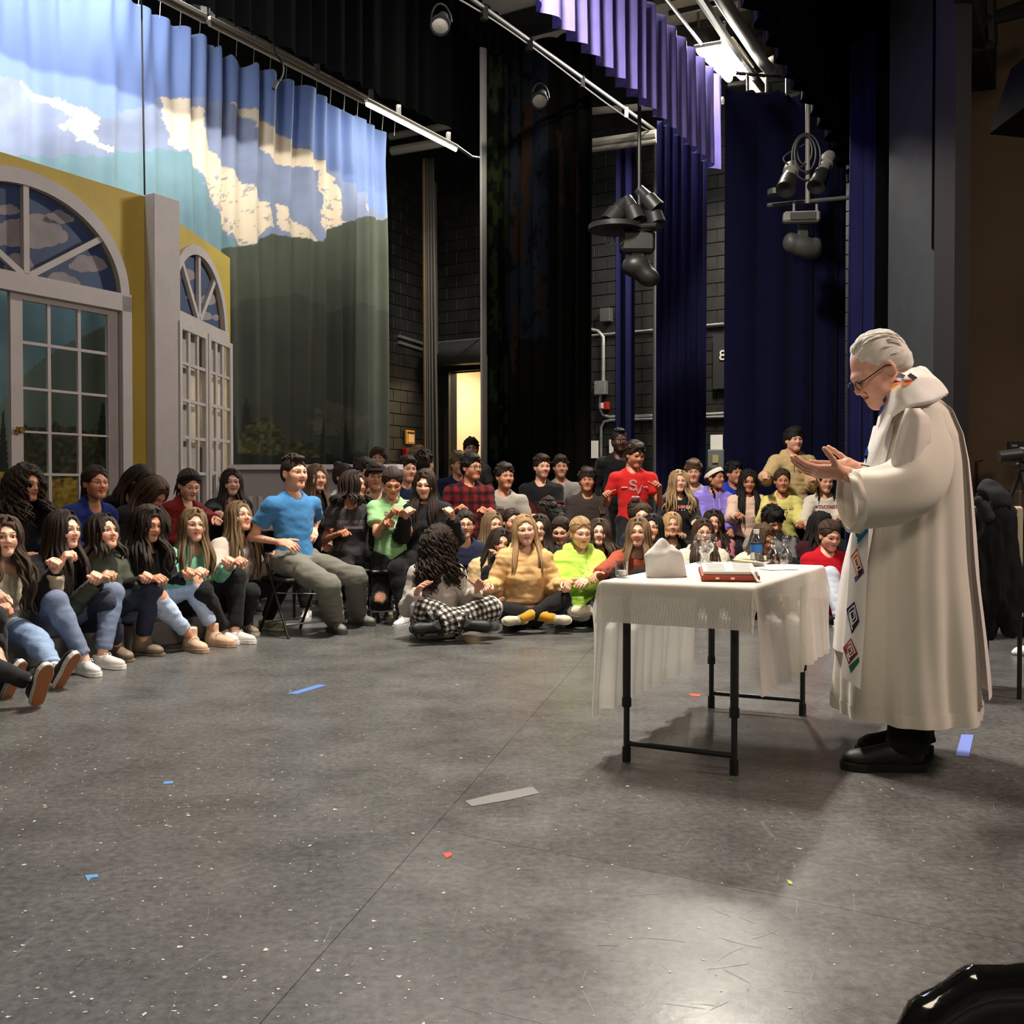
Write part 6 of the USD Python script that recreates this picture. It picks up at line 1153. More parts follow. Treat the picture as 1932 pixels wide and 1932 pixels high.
# ================================================================== the priest
def priest():
    Zp = 4.2; pxm = 1932 / Zp
    c = W(1654, 698, Zp); f = np.array([-1, -.06, 0.]); f /= np.linalg.norm(f); up = np.array([0, 0, 1.]); r = np.array([f[1], -f[0], 0.])
    R = np.stack([r, f, up], 1) @ rot((1, 0, 0), math.radians(-35)); sc = 1.10
    skin = np.array(sr(224, 172, 150)); base = np.array([W(1690, 1440, 4.15)[0], 4.15, 0.])
    root = thing('person', 'elderly priest in white robe and embroidered stole praying over the altar table', 'person', base)
    def put(name, m, mt, paint=None, parent=None, **k):
        v, t = (np.asarray(m[0]), np.asarray(m[1])) if isinstance(m, tuple) else (np.asarray(m.vertices), np.asarray(m.faces)); return obj(name, (v - base, t), mt, parent or root, paint=paint, **k)
    hv_, ht = head('m', False, .003, True); hcol = skin_paint(hv_, skin, np.array(HAIR['white']) * .75, lips=tuple(skin * np.array([.82, .55, .52])), brow=.6)
    rough = fbm(hv_ * 60, 2, 3)[:, None]; hcol = hcol * (.93 + .14 * rough)
    nb = W(1712, 760, Zp); shN, shF = W(1722, 800, 4.03), W(1712, 796, 4.38); hipc = W(1722, 1085, Zp)
    eN, wN = W(1716, 935, 3.92), W(1590, 893, 3.88); eF, wF = W(1700, 930, 4.44), W(1618, 884, 4.36)
    B = Field(); B.cone(c + R @ np.array([0, -.03, -.06]) * sc, nb, .062, .062, k=.04).ell(W(1735, 880, Zp), (.13, .19, .22), k=.06).cone(W(1738, 900, Zp), hipc, .15, .15, k=.06)
    for s_, e_, w_ in ((shN, eN, wN), (shF, eF, wF)): B.cone(W(1735, 880, Zp), e_, .06, .045, k=.04).cone(e_, w_, .044, .029, k=.02)
    aN, aF = W(1712, 1396, 4.05), W(1728, 1380, 4.32)
    for a_, y_ in ((aN, 4.08), (aF, 4.32)): B.cone(np.array([hipc[0], y_, hipc[2]]), (np.array([hipc[0] - .02, y_, .5])), .09, .065, k=.05).cone(np.array([hipc[0] - .02, y_, .5]), a_, .062, .045, k=.03)
    bv, bt = B.mesh(.012); V_ = [bv, (hv_ * sc) @ R.T + c]; T_ = [bt, ht + len(bv)]; C_ = [np.tile(skin, (len(bv), 1)), hcol]; n0 = len(bv) + len(hv_)
    for w_, y_, p_, th_, pose in ((wN, (-1, .0, .07), (-.05, .42, .90), (0, -1, .4), 'cup'), (wF, (-1, -.05, -.02), (0, -.80, .55), (0, .4, .9), 'open')):
        y_ = np.array(y_) / np.linalg.norm(y_); z_ = -np.array(p_, float); z_ -= y_ * (z_ @ y_); z_ /= np.linalg.norm(z_); x_ = np.cross(y_, z_); x_ = x_ if x_ @ np.array(th_) > 0 else -x_
        v_, t_ = hand(pose, .003, 1.10); M = np.stack([x_, y_, z_], 1); t_ = t_ if np.linalg.det(M) > 0 else t_[:, ::-1]
        V_.append(v_ @ M.T + w_ + y_ * .01); T_.append(t_ + n0); C_.append(np.tile(skin * (.98, .88, .85), (len(v_), 1))); n0 += len(v_)
    put('body', (np.vstack(V_), np.vstack(T_)), skin_m, np.vstack(C_))
    for k in (1, -1):
        q = trimesh.creation.icosphere(subdivisions=2); ev = q.vertices * (.0135, .0075, .0045); pc = np.tile((.5, .46, .42), (len(ev), 1)); pc[(np.abs(ev[:, 0]) < .006) & (ev[:, 1] > .001)] = (.05, .05, .06); put('eye', (((ev + (k * .0315, .0805, -.002)) * sc) @ R.T + c, q.faces), eye_m, pc)
    # thin white hair combed back
    rr = np.random.default_rng(4); Hf = Field().ell((0, -.030, .036), (.083, .102, .094), k=.01).ell((0, -.075, -.01), (.075, .060, .07), k=.03)
    Hf.ell((0, .120, -.050), (.10, .085, .138), k=.01, sub=True); Hf.ell((0, -.02, -.135), (.14, .14, .085), k=.02, sub=True)
    for s_ in (-1, 1): Hf.ell((s_ * .088, .010, -.045), (.022, .030, .060), k=.012, sub=True)
    hm, hmt = Hf.mesh(.0045); hn = vnormals(hm, hmt); hm = hm + hn * (.003 * (noise(hm * np.array([90, 14, 60]), 2) - .5) * 2)[:, None]; PV, PT, PC = [hm * sc @ R.T + c], [hmt], [np.array(HAIR['white']) * (.85 + .25 * noise(hm * 80, 3))[:, None]]; k0 = len(hm)
    for i in range(190):
        az = rr.uniform(-PI, PI); el = rr.uniform(-.1 if abs(az) > 1.5 else .75, 1.5); n_ = np.array([math.sin(az) * math.cos(el), math.cos(az) * math.cos(el), math.sin(el)]); p = np.array([n_[0] * .083, -.03 + n_[1] * .102, .036 + n_[2] * .094])
        d = np.array([.25 * np.sign(n_[0]), -.9, -.25 - .5 * (n_[1] < -.3)]); d = d - n_ * (d @ n_); d /= np.linalg.norm(d); L = rr.uniform(.03, .06)
        q = tube(spline(np.array([p, p + d * L * .5 + n_ * .003, p + d * L - n_ * (L * L * 3.0)]), 6), .0042 * np.array([.5, 1, 1, .9, .6, .2]), 5); PV.append(q.vertices * sc @ R.T + c); PT.append(q.faces + k0); k0 += len(q.vertices); PC.append(np.tile(np.array(HAIR['white']) * rr.uniform(.8, 1.15), (len(q.vertices), 1)))
    put('hair', (np.vstack(PV), np.vstack(PT)), hair_m, np.vstack(PC))
    gm = []
    for k in (1, -1):
        ring = [(k * .0325 + .0235 * math.cos(a) , .103, -.006 + .0175 * math.sin(a)) for a in np.linspace(0, 2 * PI, 20)[:-1]]; gm.append(tube(ring, .0012, 5, closed=True)); gm.append(tube([(k * .056, .103, .004), (k * .078, .09, .006), (k * .086, .0, .008), (k * .088, -.018, -.004)], .0022, 6)); gm.append(tube([(k * .0325 + .0235 * math.cos(a), .1035, -.006 + .0175 * math.sin(a)) for a in np.linspace(.3, PI - .3, 10)], .0024, 5))
    gm.append(rod((-.009, .104, -.002), (.009, .104, -.002), .0015, 5)); gm = cat(gm); gp = put('glasses', (gm.vertices * sc @ R.T + c, gm.faces), dark_gloss)
    for k in (1, -1): q = trimesh.creation.cylinder(.0225, .001, sections=20); q.apply_transform(trimesh.transformations.rotation_matrix(PI / 2, (1, 0, 0))); q.vertices *= (1, 1, .76); put('lens', ((q.vertices + (k * .0325, .103, -.006)) * sc @ R.T + c, q.faces), lens_m, parent=gp)
    robe = mat('robe_cloth', (.74, .69, .60), .85, sheen=.2, bump=.1, bscale=300, translucent=.06); chas = mat('chasuble_cloth', (.80, .73, .68), .85, sheen=.2, bump=.1, bscale=300, translucent=.06)
    stole_m = mat('stole_cloth', (.84, .82, .78), .8, bump=.1, bscale=260)
    # the long robe as a loft of folded rings
    ys = np.array([735, 752, 775, 820, 870, 930, 1000, 1080, 1160, 1240, 1300, 1340, 1372]); xl = np.array([1690, 1678, 1668, 1658, 1644, 1632, 1620, 1604, 1594, 1587, 1583, 1582, 1584]); xr = np.array([1738, 1756, 1778, 1796, 1806, 1812, 1818, 1824, 1829, 1833, 1837, 1839, 1839])
    dp = np.array([.07, .13, .20, .23, .235, .235, .24, .25, .265, .28, .29, .295, .30])
    def loft(y0, y1, grow, t0, t1, m_, amp, seed, thick=0, n=150, m2=90, name='robe', hem=0, **kw):
        yy = np.linspace(y0, y1, m2); th = np.linspace(t0, t1, n); XL, XR, D = np.interp(yy, ys, xl), np.interp(yy, ys, xr), np.interp(yy, ys, dp); k = np.clip((yy - 800) / 570, 0, 1)
        pts = np.zeros((m2, n, 3))
        for i in range(m2):
            A = W(XL[i], yy[i], Zp); Bq = W(XR[i], yy[i], Zp); cx = (A[0] + Bq[0]) / 2; hw = (Bq[0] - A[0]) / 2; g_ = grow * (.4 + .6 * k[i])
            fo = 1 + k[i] * amp * (np.sin(7 * th + seed + .6 * math.sin(yy[i] / 160)) + .6 * np.sin(12 * th + 2 * seed) + .35 * np.sin(19 * th - seed + yy[i] / 200)) + .012 * np.sin(3 * th + yy[i] / 50)
            pts[i, :, 0] = cx + (hw * fo + g_) * np.cos(th); pts[i, :, 1] = Zp - (D[i] * fo + g_) * np.sin(th); pts[i, :, 2] = W(966, yy[i], Zp - D[i] * (.25 + .65 * k[i]))[2]
        return put(name, (pts.reshape(-1, 3), grid_faces(m2, n)[:, ::-1]), m_, smooth=True, **kw)
    # angle 0 = right in the photograph (his back), 90 = towards the camera, 180 = left (his front)
    rb_ = loft(735, 1370, 0, 0, 2 * PI, robe, .055, 1.0, n=220); loft(1345, 1373, .005, 0, 2 * PI, robe, .055, 1.0, name='hem', m2=6, n=220)
    loft(752, 1322, .040, math.radians(-100), math.radians(46), chas, .022, 2.2, name='chasuble_back')
    loft(800, 1242, .026, math.radians(150), math.radians(235), chas, .018, .4, name='chasuble_front')
    # wide sleeves
    def sleeve_(path, rv, rd, nm, mt=robe, seed=1):
        P = spline([np.asarray(q) for q in path], 26); T = np.gradient(P, axis=0); T /= np.linalg.norm(T, axis=1, keepdims=True); k = np.linspace(0, 1, 26); n = 48; th = np.linspace(0, 2 * PI, n + 1)[:-1]; V2 = np.zeros((26, n, 3))
        for i in range(26):
            side = np.array([0, 1., 0]) - T[i] * T[i][1]; side /= np.linalg.norm(side); dn = np.cross(T[i], side); dn = dn if dn[2] < 0 else -dn
            R1, R2 = np.interp(k[i], np.linspace(0, 1, len(rv)), rv), np.interp(k[i], np.linspace(0, 1, len(rd)), rd); fo = 1 + .05 * np.sin(3 * th + 5 * k[i] + seed) + .035 * np.sin(5 * th - 6 * k[i])
            s_ = np.sin(th); V2[i] = P[i] + (np.cos(th) * R2 * fo)[:, None] * side + (np.where(s_ > 0, s_ * R1 * 1.25, s_ * R1 * .75) * fo)[:, None] * dn
        m = _rings(V2.reshape(-1, 3), 26, n, cap=False); return put(nm, (m.vertices, m.faces), mt, smooth=True)
    s1 = sleeve_([W(1728, 790, 4.06), W(1728, 855, 3.99), W(1705, 905, 3.93), W(1650, 925, 3.90), W(1596, 931, 3.88)], [.085, .105, .125, .115, .110], [.09, .10, .10, .085, .075], 'sleeve')
    sleeve_([W(1612, 930, 3.885), W(1604, 931, 3.882), W(1594, 932, 3.88)], [.118, .117, .115], [.083, .082, .080], 'cuff')
    sleeve_([W(1712, 792, 4.36), W(1710, 850, 4.42), W(1690, 900, 4.43), W(1640, 905, 4.40), W(1622, 903, 4.385)], [.085, .10, .11, .10, .095], [.09, .09, .09, .075, .07], 'sleeve', seed=4)
    # shoulder drape over the near arm
    yy_ = np.linspace(770, 933, 70); lx = np.interp(yy_, [770, 800, 830, 868, 905, 934], [1710, 1699, 1690, 1682, 1689, 1696]); rx_ = np.interp(yy_, [770, 785, 800, 830, 860, 885, 915, 934], [1736, 1752, 1757, 1757, 1748, 1738, 1718, 1698]); uu = np.linspace(0, 1, 30); pp = np.zeros((70, 30, 3))
    for i_ in range(70):
        for k_ in range(30):
            x, y = lx[i_] + (rx_[i_] - lx[i_]) * uu[k_], yy_[i_]; pp[i_, k_] = W(x, y, 3.888 - .034 * math.sin(uu[k_] * PI) + .03 * abs((y - 850) / 90) ** 2 * (y < 850) + .008 * math.sin(x / 7 + y / 40))
    g_ = grid_faces(70, 30); bk2 = pp + [0, .007, 0]; put('shoulder_drape', (np.vstack([pp.reshape(-1, 3), bk2.reshape(-1, 3)]), np.vstack([g_[:, ::-1], g_ + 70 * 30])), chas, smooth=True)
    # collar of folded cloth, a loft from the neck out over the shoulders
    inn = [(1742, 702, 4.21), (1722, 702, 4.10), (1700, 716, 4.06), (1684, 742, 4.09), (1672, 776, 4.19), (1684, 752, 4.30), (1702, 728, 4.35), (1726, 710, 4.32)]
    top_ = [(1746, 692, 4.21), (1726, 690, 4.07), (1700, 704, 4.02), (1681, 735, 4.04), (1668, 776, 4.19), (1682, 748, 4.34), (1702, 722, 4.39), (1730, 704, 4.35)]
    mid_ = [(1772, 716, 4.21), (1746, 716, 4.02), (1712, 728, 3.97), (1682, 758, 4.00), (1662, 790, 4.19), (1684, 765, 4.38), (1716, 740, 4.42), (1748, 728, 4.40)]
    out = [(1790, 740, 4.21), (1762, 752, 3.99), (1722, 762, 3.94), (1684, 780, 3.99), (1658, 806, 4.19), (1684, 780, 4.41), (1722, 762, 4.46), (1762, 750, 4.43)]
    und = [(1784, 747, 4.21), (1758, 760, 4.00), (1720, 769, 3.955), (1685, 787, 4.00), (1661, 810, 4.19), (1685, 787, 4.40), (1720, 769, 4.45), (1758, 758, 4.42)]
    def closed(pts, n=72):
        from scipy.interpolate import CubicSpline
        P = np.array([W(*q) for q in pts]); P = np.vstack([P, P[:1]]); return CubicSpline(np.arange(len(P)), P, bc_type='periodic')(np.linspace(0, len(P) - 1, n + 1)[:-1])
    Rg = np.array([closed(q) for q in (inn, top_, mid_, out, und)]); kk = np.linspace(0, 4, 26); Rg = np.array([Rg[int(min(k, 3.999))] * (1 - (k - int(min(k, 3.999)))) + Rg[int(min(k, 3.999)) + 1] * (k - int(min(k, 3.999))) for k in kk])
    for _ in range(2): Rg[1:-1] = (Rg[:-2] + 2 * Rg[1:-1] + Rg[2:]) / 4
    cm = _rings(Rg.reshape(-1, 3), len(Rg), 72, cap=False); v2 = cm.vertices + vnormals(cm.vertices, cm.faces) * ((noise(cm.vertices * 22, 6) - .5) * .010)[:, None]; put('collar', (v2, cm.faces[:, ::-1]), stole_m)
    # stole: front bands and its embroidery
    def strip(pl, pr, zs, nm, m_, parent=None, off=0):
        n = 40; k = np.linspace(0, 1, n); L_ = np.array([np.interp(k, np.linspace(0, 1, len(pl)), np.array(pl)[:, j]) for j in (0, 1)]).T; R2 = np.array([np.interp(k, np.linspace(0, 1, len(pr)), np.array(pr)[:, j]) for j in (0, 1)]).T; z_ = np.interp(k, np.linspace(0, 1, len(zs)), zs); u_ = np.linspace(0, 1, 8); pts = np.zeros((n, 8, 3))
        for i in range(n):
            for j in range(8): x, y = L_[i] + (R2[i] - L_[i]) * u_[j]; pts[i, j] = W(x, y, z_[i] - .012 * math.sin(u_[j] * PI) + .05 * (1 - u_[j]) - off)
        bk_ = pts + [0, .004, 0]; v = np.vstack([pts.reshape(-1, 3), bk_.reshape(-1, 3)]); g = grid_faces(n, 8); return put(nm, (v, np.vstack([g[:, ::-1], g + n * 8])), m_, parent=parent, smooth=True)
    ZS = [3.925, 3.92, 3.905, 3.885]
    stp = strip([(1612, 960), (1604, 1060), (1596, 1180), (1587, 1275)], [(1640, 960), (1637, 1060), (1632, 1180), (1623, 1301)], ZS, 'stole', stole_m)
    strip([(1676, 770), (1655, 815), (1640, 850), (1618, 905)], [(1690, 772), (1672, 820), (1664, 858), (1652, 905)], [4.0, 3.985, 3.985, 3.99], 'stole_upper', stole_m)
    def deco(poly, col, nm='embroidery', lift=.008, zz=None):
        poly = np.array(poly, float); P3 = []
        for x, y in poly: k = np.clip((y - 960) / 341, 0, 1); z0 = np.interp(k, np.linspace(0, 1, 4), ZS) if zz is None else zz; xl_ = np.interp(k, [0, 1], [1612, 1588]); u_ = np.clip((x - xl_) / 34, 0, 1); z0 = z0(x, y) if callable(z0) else z0; P3.append(W(x, y, z0 - (.012 * math.sin(u_ * PI) if zz is None else 0) + (.05 * (1 - u_) if zz is None else 0) - lift))
        P3 = np.array(P3); tri = trimesh.creation.triangulate_polygon(Polygon(poly), engine='earcut')[1] if len(poly) > 3 else np.array([[0, 1, 2]])
        vv, ff = (trimesh.creation.triangulate_polygon(Polygon(poly), engine='earcut') if len(poly) > 3 else (poly, np.array([[0, 1, 2]]))); pq = []
        for x, y in vv[:, :2]: j = np.argmin(np.hypot(*(poly - (x, y)).T)); pq.append(P3[j])
        pq = np.array(pq); n = len(pq); put(nm, (np.vstack([pq, pq + [0, .0015, 0]]), np.vstack([ff, ff[:, ::-1] + n])), mat('thread_%d_%d_%d' % col, sr(*col), .7), parent=stp, smooth=False)
    cpx, cpy = proj(v2)
    def on_collar(x, y):
        m = np.hypot(cpx - x, cpy - y) < 7; return v2[m, 1].min() if m.any() else 4.0
    z2 = lambda x, y: (1540 + x / 3.331, 900 + y / 3.331)
    def diamond(pts, cols, spiral=True):
        a, b, c_, d = [np.array(z2(*p)) for p in pts]; ctr = (a + b + c_ + d) / 4   # a top, b right, c bottom, d left
        def ringp(k): return [ctr + (q - ctr) * k for q in (a, b, c_, d)]
        o_ = ringp(1.0); deco([o_[3], o_[0], ctr], cols[0]); deco([o_[0], o_[1], ctr], cols[1]); deco([o_[1], o_[2], ctr], cols[2]); deco([o_[2], o_[3], ctr], cols[3])
        if spiral:
            path = []; ks = [.74, .74, .74, .60, .46, .46, .40, .24, .20]; order = [2, 3, 0, 1, 2, 3, 0, 1, 2]
            for k_, o in zip(ks, order): path.append(ringp(k_)[o])
            path = np.array(path)
            for i in range(len(path) - 1):
                d_ = path[i + 1] - path[i]; L = np.hypot(*d_); n_ = np.array([-d_[1], d_[0]]) / max(L, 1e-6) * .95; e_ = d_ / max(L, 1e-6) * .9; deco([path[i] - n_ - e_, path[i + 1] - n_ + e_, path[i + 1] + n_ + e_, path[i] + n_ - e_], (232, 224, 214), lift=.0105)
    diamond([(256, 445), (300, 590), (262, 640), (217, 500)], [(205, 92, 40), (150, 40, 30), (60, 22, 30), (190, 70, 40)]); deco([z2(240, 632), z2(296, 580), z2(301, 600), z2(246, 662)], (96, 84, 150))
    diamond([(240, 783), (272, 905), (224, 985), (190, 830)], [(30, 40, 96), (26, 34, 84), (34, 36, 52), (30, 40, 92)])
    diamond([(218, 1012), (262, 1108), (205, 1178), (168, 1072)], [(176, 100, 96), (150, 62, 64), (110, 40, 48), (140, 64, 66)]); deco([z2(205, 1190), z2(268, 1130), z2(271, 1160), z2(218, 1232)], (24, 104, 66))
    deco([z2(256, 390), z2(320, 318), z2(325, 345), z2(262, 422)], (40, 130, 190)); deco([z2(244, 345), z2(290, 335), z2(262, 385), z2(250, 372)], (34, 92, 70))
    z1_ = lambda x, y: (1540 + x / 5.368, 600 + y / 5.368)
    for pts, col in (([(805, 600), (838, 553), (905, 580), (880, 612)], (40, 18, 44)), ([(795, 628), (860, 640), (845, 668), (778, 662)], (196, 56, 30)), ([(776, 664), (842, 668), (800, 720), (745, 728)], (226, 140, 50)), ([(920, 585), (955, 556), (1028, 604), (985, 632)], (40, 18, 44)), ([(905, 622), (985, 632), (955, 655), (880, 652)], (206, 60, 34)), ([(880, 652), (955, 656), (905, 692), (855, 690)], (232, 150, 60))): deco([z1_(*q) for q in pts], col, zz=on_collar, lift=.006)
    for pts, col in (([(672, 830), (708, 782), (714, 830), (690, 870)], (34, 46, 110)), ([(650, 900), (690, 872), (680, 930), (640, 990), (622, 1005)], (40, 70, 140)), ([(500, 1330), (520, 1300), (530, 1370), (510, 1440), (484, 1395)], (36, 74, 160)), ([(488, 1395), (525, 1390), (508, 1470), (500, 1470)], (110, 160, 215)), ([(456, 1480), (540, 1498), (540, 1508), (456, 1492)], (30, 28, 30))): deco([z1_(*q) for q in pts], col, zz=3.965, lift=.0)
    # trousers and shoes
    bl = np.array((.010, .010, .011)); Q = Field()
    for a_, y_ in ((aN, 4.08), (aF, 4.32)): Q.sleeve(np.array([hipc[0] - .02, y_, .55]), a_ - [0, 0, .045], .09, .078, k=.02)
    qv, qt = Q.mesh(.012); put('trousers', (wrinkle(qv, vnormals(qv, qt), .012, 2), qt), cloth_m, np.tile(bl, (len(qv), 1)))
    up_, so_, _ = shoe('black', .007)
    for a_, yaw_ in ((aN, -93), (aF, -84)):
        d = np.array([math.sin(math.radians(yaw_)), -math.cos(math.radians(yaw_)), 0]); x_ = np.cross(d, up); M = np.stack([x_, d, up], 1); o0 = np.array([a_[0] - .03, a_[1], 0]); sp = put('shoe', ((up_[0] * 1.2) @ M.T + o0, up_[1]), shoe_m, np.tile((.008, .008, .008), (len(up_[0]), 1))); put('sole', ((so_.vertices * 1.2) @ M.T + o0, so_.faces), sole_m, np.tile((.010, .010, .010), (len(so_.vertices), 1)), parent=sp, smooth=False)
priest()

# ================================================================== lamps, pipes and rigging
def emissive(name, col, k): return mat(name, (.8, .8, .8), .5, emit=(col, k))
tube_on = emissive('fluorescent_tube', (1, .93, .78), 14.); tube_on2 = emissive('batten_tube', (1, .96, .86), 9.); housing = mat('lamp_housing', (.60, .56, .46), .5)
def strip_lamp(label, a, b, w, lit, n=2):
    a, b = np.asarray(a), np.asarray(b); c_ = (a + b) / 2; d = (b - a); L = np.linalg.norm(d); d = d / L; sd = np.cross(d, (0, 0, 1)); sd /= np.linalg.norm(sd); upv = np.cross(sd, d); t_ = thing('strip_lamp', label, 'lamp', c_)
    m = box((0, 0, .045), (L + .04, w, .05), bevel=.008); m.apply_transform(frame(d, -sd, upv)); obj('housing', m, housing, t_)
    for k in range(n): off = (k - (n - 1) / 2) * w * .55; obj('tube', rod(-d * L / 2 - sd * off, d * L / 2 - sd * off, w * (.16 if n > 1 else .34), 10), lit, t_)
    return t_
vL = -1.9
strip_lamp('lit strip lamp hanging in front of the mountain drop near its right end', onV(692, 197, vL), onV(860, 283, vL), .07, tube_on2, 1)
strip_lamp('unlit cream strip lamp housing hanging above the middle of the mountain drop', onV(395, 45, vL), onV(686, 193, vL), .07, housing, 1)
strip_lamp('lit strip lamp at the top left corner above the mountain drop', onV(120, -96, vL), onV(385, 40, vL), .07, housing, 1)
pb = thing('lamp_batten', 'grey pipe with brackets beside the strip lamps over the drop', 'pipe'); obj('pipe', tube([onV(300, -4, vL - .05), onV(600, 145, vL - .05), onV(862, 276, vL - .05), onV(890, 296, vL - .05), onV(915, 300, vL - .05)], .022, 8), steel, pb)
for x, y in ((385, 30), (400, 38), (598, 138), (700, 190), (752, 218), (846, 268)): q = onV(x, y, vL - .03); obj('bracket', box((q[0], q[1], q[2] + .05), (.05, .05, .16), AU), steel, pb)
cb = thing('hanging_cable', 'black cable with connector dangling in front of the mountain drop', 'cable'); obj('cable', tube(spline([onV(519, -20, -1.5), onV(520, 60, -1.5), onV(522, 105, -1.5), onV(534, 122, -1.5), onV(533, 142, -1.5), onV(520, 158, -1.5)], 30), .009, 6), dark_metal, cb); obj('connector', rod(onV(523, 155, -1.5), onV(516, 168, -1.5), .02, 8), legk, cb)
obj('thin_line', rod(onV(267, 0, -1.75), onV(273, 368, -1.62), .008, 6), dark_metal, None, 'thin black line hanging down to the white column', 'rope'); 
vS = 2.25
def at(px, py, Z): return W(px, py, Z)
strip_lamp('glowing double fluorescent lamp over the stage beside the violet valance', at(1336, 92, 12.7), at(1388, 146, 14.4), .34, tube_on, 2)
strip_lamp('second narrower glowing fluorescent lamp high over the stage', at(1372, 82, 12.8), at(1412, 132, 14.4), .16, tube_on, 1)
dp_ = thing('white_duct', 'fat white pipe running under the ceiling over the stage lamps', 'pipe'); pw = mat('pipe_white', (.36, .34, .28), .55)
obj('pipe', tube([at(1345, -30, 10.2), at(1392, 45, 11.3), at(1440, 118, 13.2), at(1452, 132, 13.5)], .075, 14), pw, dp_); obj('elbow', tube([at(1452, 132, 13.5), at(1462, 120, 13.6), at(1460, 108, 13.6)], .08, 12), pw, dp_)
tr = thing('stage_truss', 'dark pipes and hangers around the stage lamps', 'rigging')
for pts, r_ in (([at(1250, -10, 9.6), at(1322, 82, 11.9)], .02), ([at(1316, -12, 10.0), at(1372, 74, 11.9), at(1442, 170, 13.9)], .05), ([at(1388, 138, 12.8), at(1480, 146, 12.9)], .022), ([at(1372, 160, 14.6), at(1480, 150, 14.6)], .04), ([at(1262, 25, 11.6), at(1400, -4, 11.6)], .03), ([at(1300, 55, 12.0), at(1378, 42, 12.0)], .012)): obj('truss_pipe', tube(pts, r_, 8), dark_metal if r_ < .045 else grey_paint, tr)
for x, y0, y1, Z in ((1318, 22, 52, 12), (1367, 40, 70, 12), (1393, -5, 32, 11.5), (1410, 140, 172, 12.2), (1446, 146, 174, 12.2), (1484, 148, 180, 12.2)): obj('hanger', rod(at(x, y0, Z), at(x, y1, Z), .014, 6), steel, tr)
obj('bright_hanger_plate', slab(at(1414, 140, 13.9), at(1445, 150, 13.8), at(1420, 178, 13.9)[2], at(1420, 142, 13.9)[2], .02), pw, tr, smooth=False)
gp_ = thing('lighting_pipe', 'long dark lighting pipe with cable runs left of the violet valance', 'pipe'); lp0, lp1 = onV(850, -30, .35), onV(1236, 246, .35)
obj('pipe', rod(lp0, lp1, .025), grey_paint, gp_); obj('cable_run', tube(spline([lp0 + [0, 0, -.10], (lp0 * .6 + lp1 * .4) + [0, 0, -.06], (lp0 * .3 + lp1 * .7) + [0, 0, -.10], lp1 + [0, 0, -.05]], 20), .012, 6), legk, gp_)
for k in (.12, .3, .55, .8): q = lp0 + (lp1 - lp0) * k; obj('clamp', box(q + [0, 0, -.05], (.06, .06, .14), AU), dark_metal, gp_)
def par_can(label, px, py, v, R_):
    q = onV(px, py, v); d = np.array([0, 0, CAMH]) - q; d /= np.linalg.norm(d); d = d * .9 + np.array([-.1, 0, -.3]); d /= np.linalg.norm(d); x_ = np.cross(d, (0, 0, 1)); x_ /= np.linalg.norm(x_); y_ = np.cross(d, x_); t_ = thing('par_lamp', label, 'stage light', q); M = frame(x_, y_, d)
    def put_(n, m, mt): m.apply_transform(M); return obj(n, m, mt, t_)
    put_('can', lathe([(.001, -.30), (R_ * .6, -.28), (R_ * .75, -.16), (R_ * 1.12, -.02), (R_ * 1.16, .02), (R_ * 1.02, .02), (R_ * 1.0, -.01), (.001, -.012)], 28), mat('can_black', (.012, .012, .012), .5)); put_('lens', lathe([(.001, .012), (R_ * .6, .006), (R_ * .97, -.006)], 28), mat('par_lens', (.30, .28, .25), .35, bump=.4, bscale=90)); m = tube([(R_ * 1.15 * math.cos(a), R_ * 1.9 * -abs(math.sin(a)), -.1) for a in np.linspace(0, PI, 12)], .010, 6); put_('yoke', m, dark_metal)
par_can('round stage lamp with a pale lens near the top of the picture', 831, 47, .30, .085); par_can('round stage lamp with a pale lens lower on the lighting pipe', 1018, 190, .30, .085)
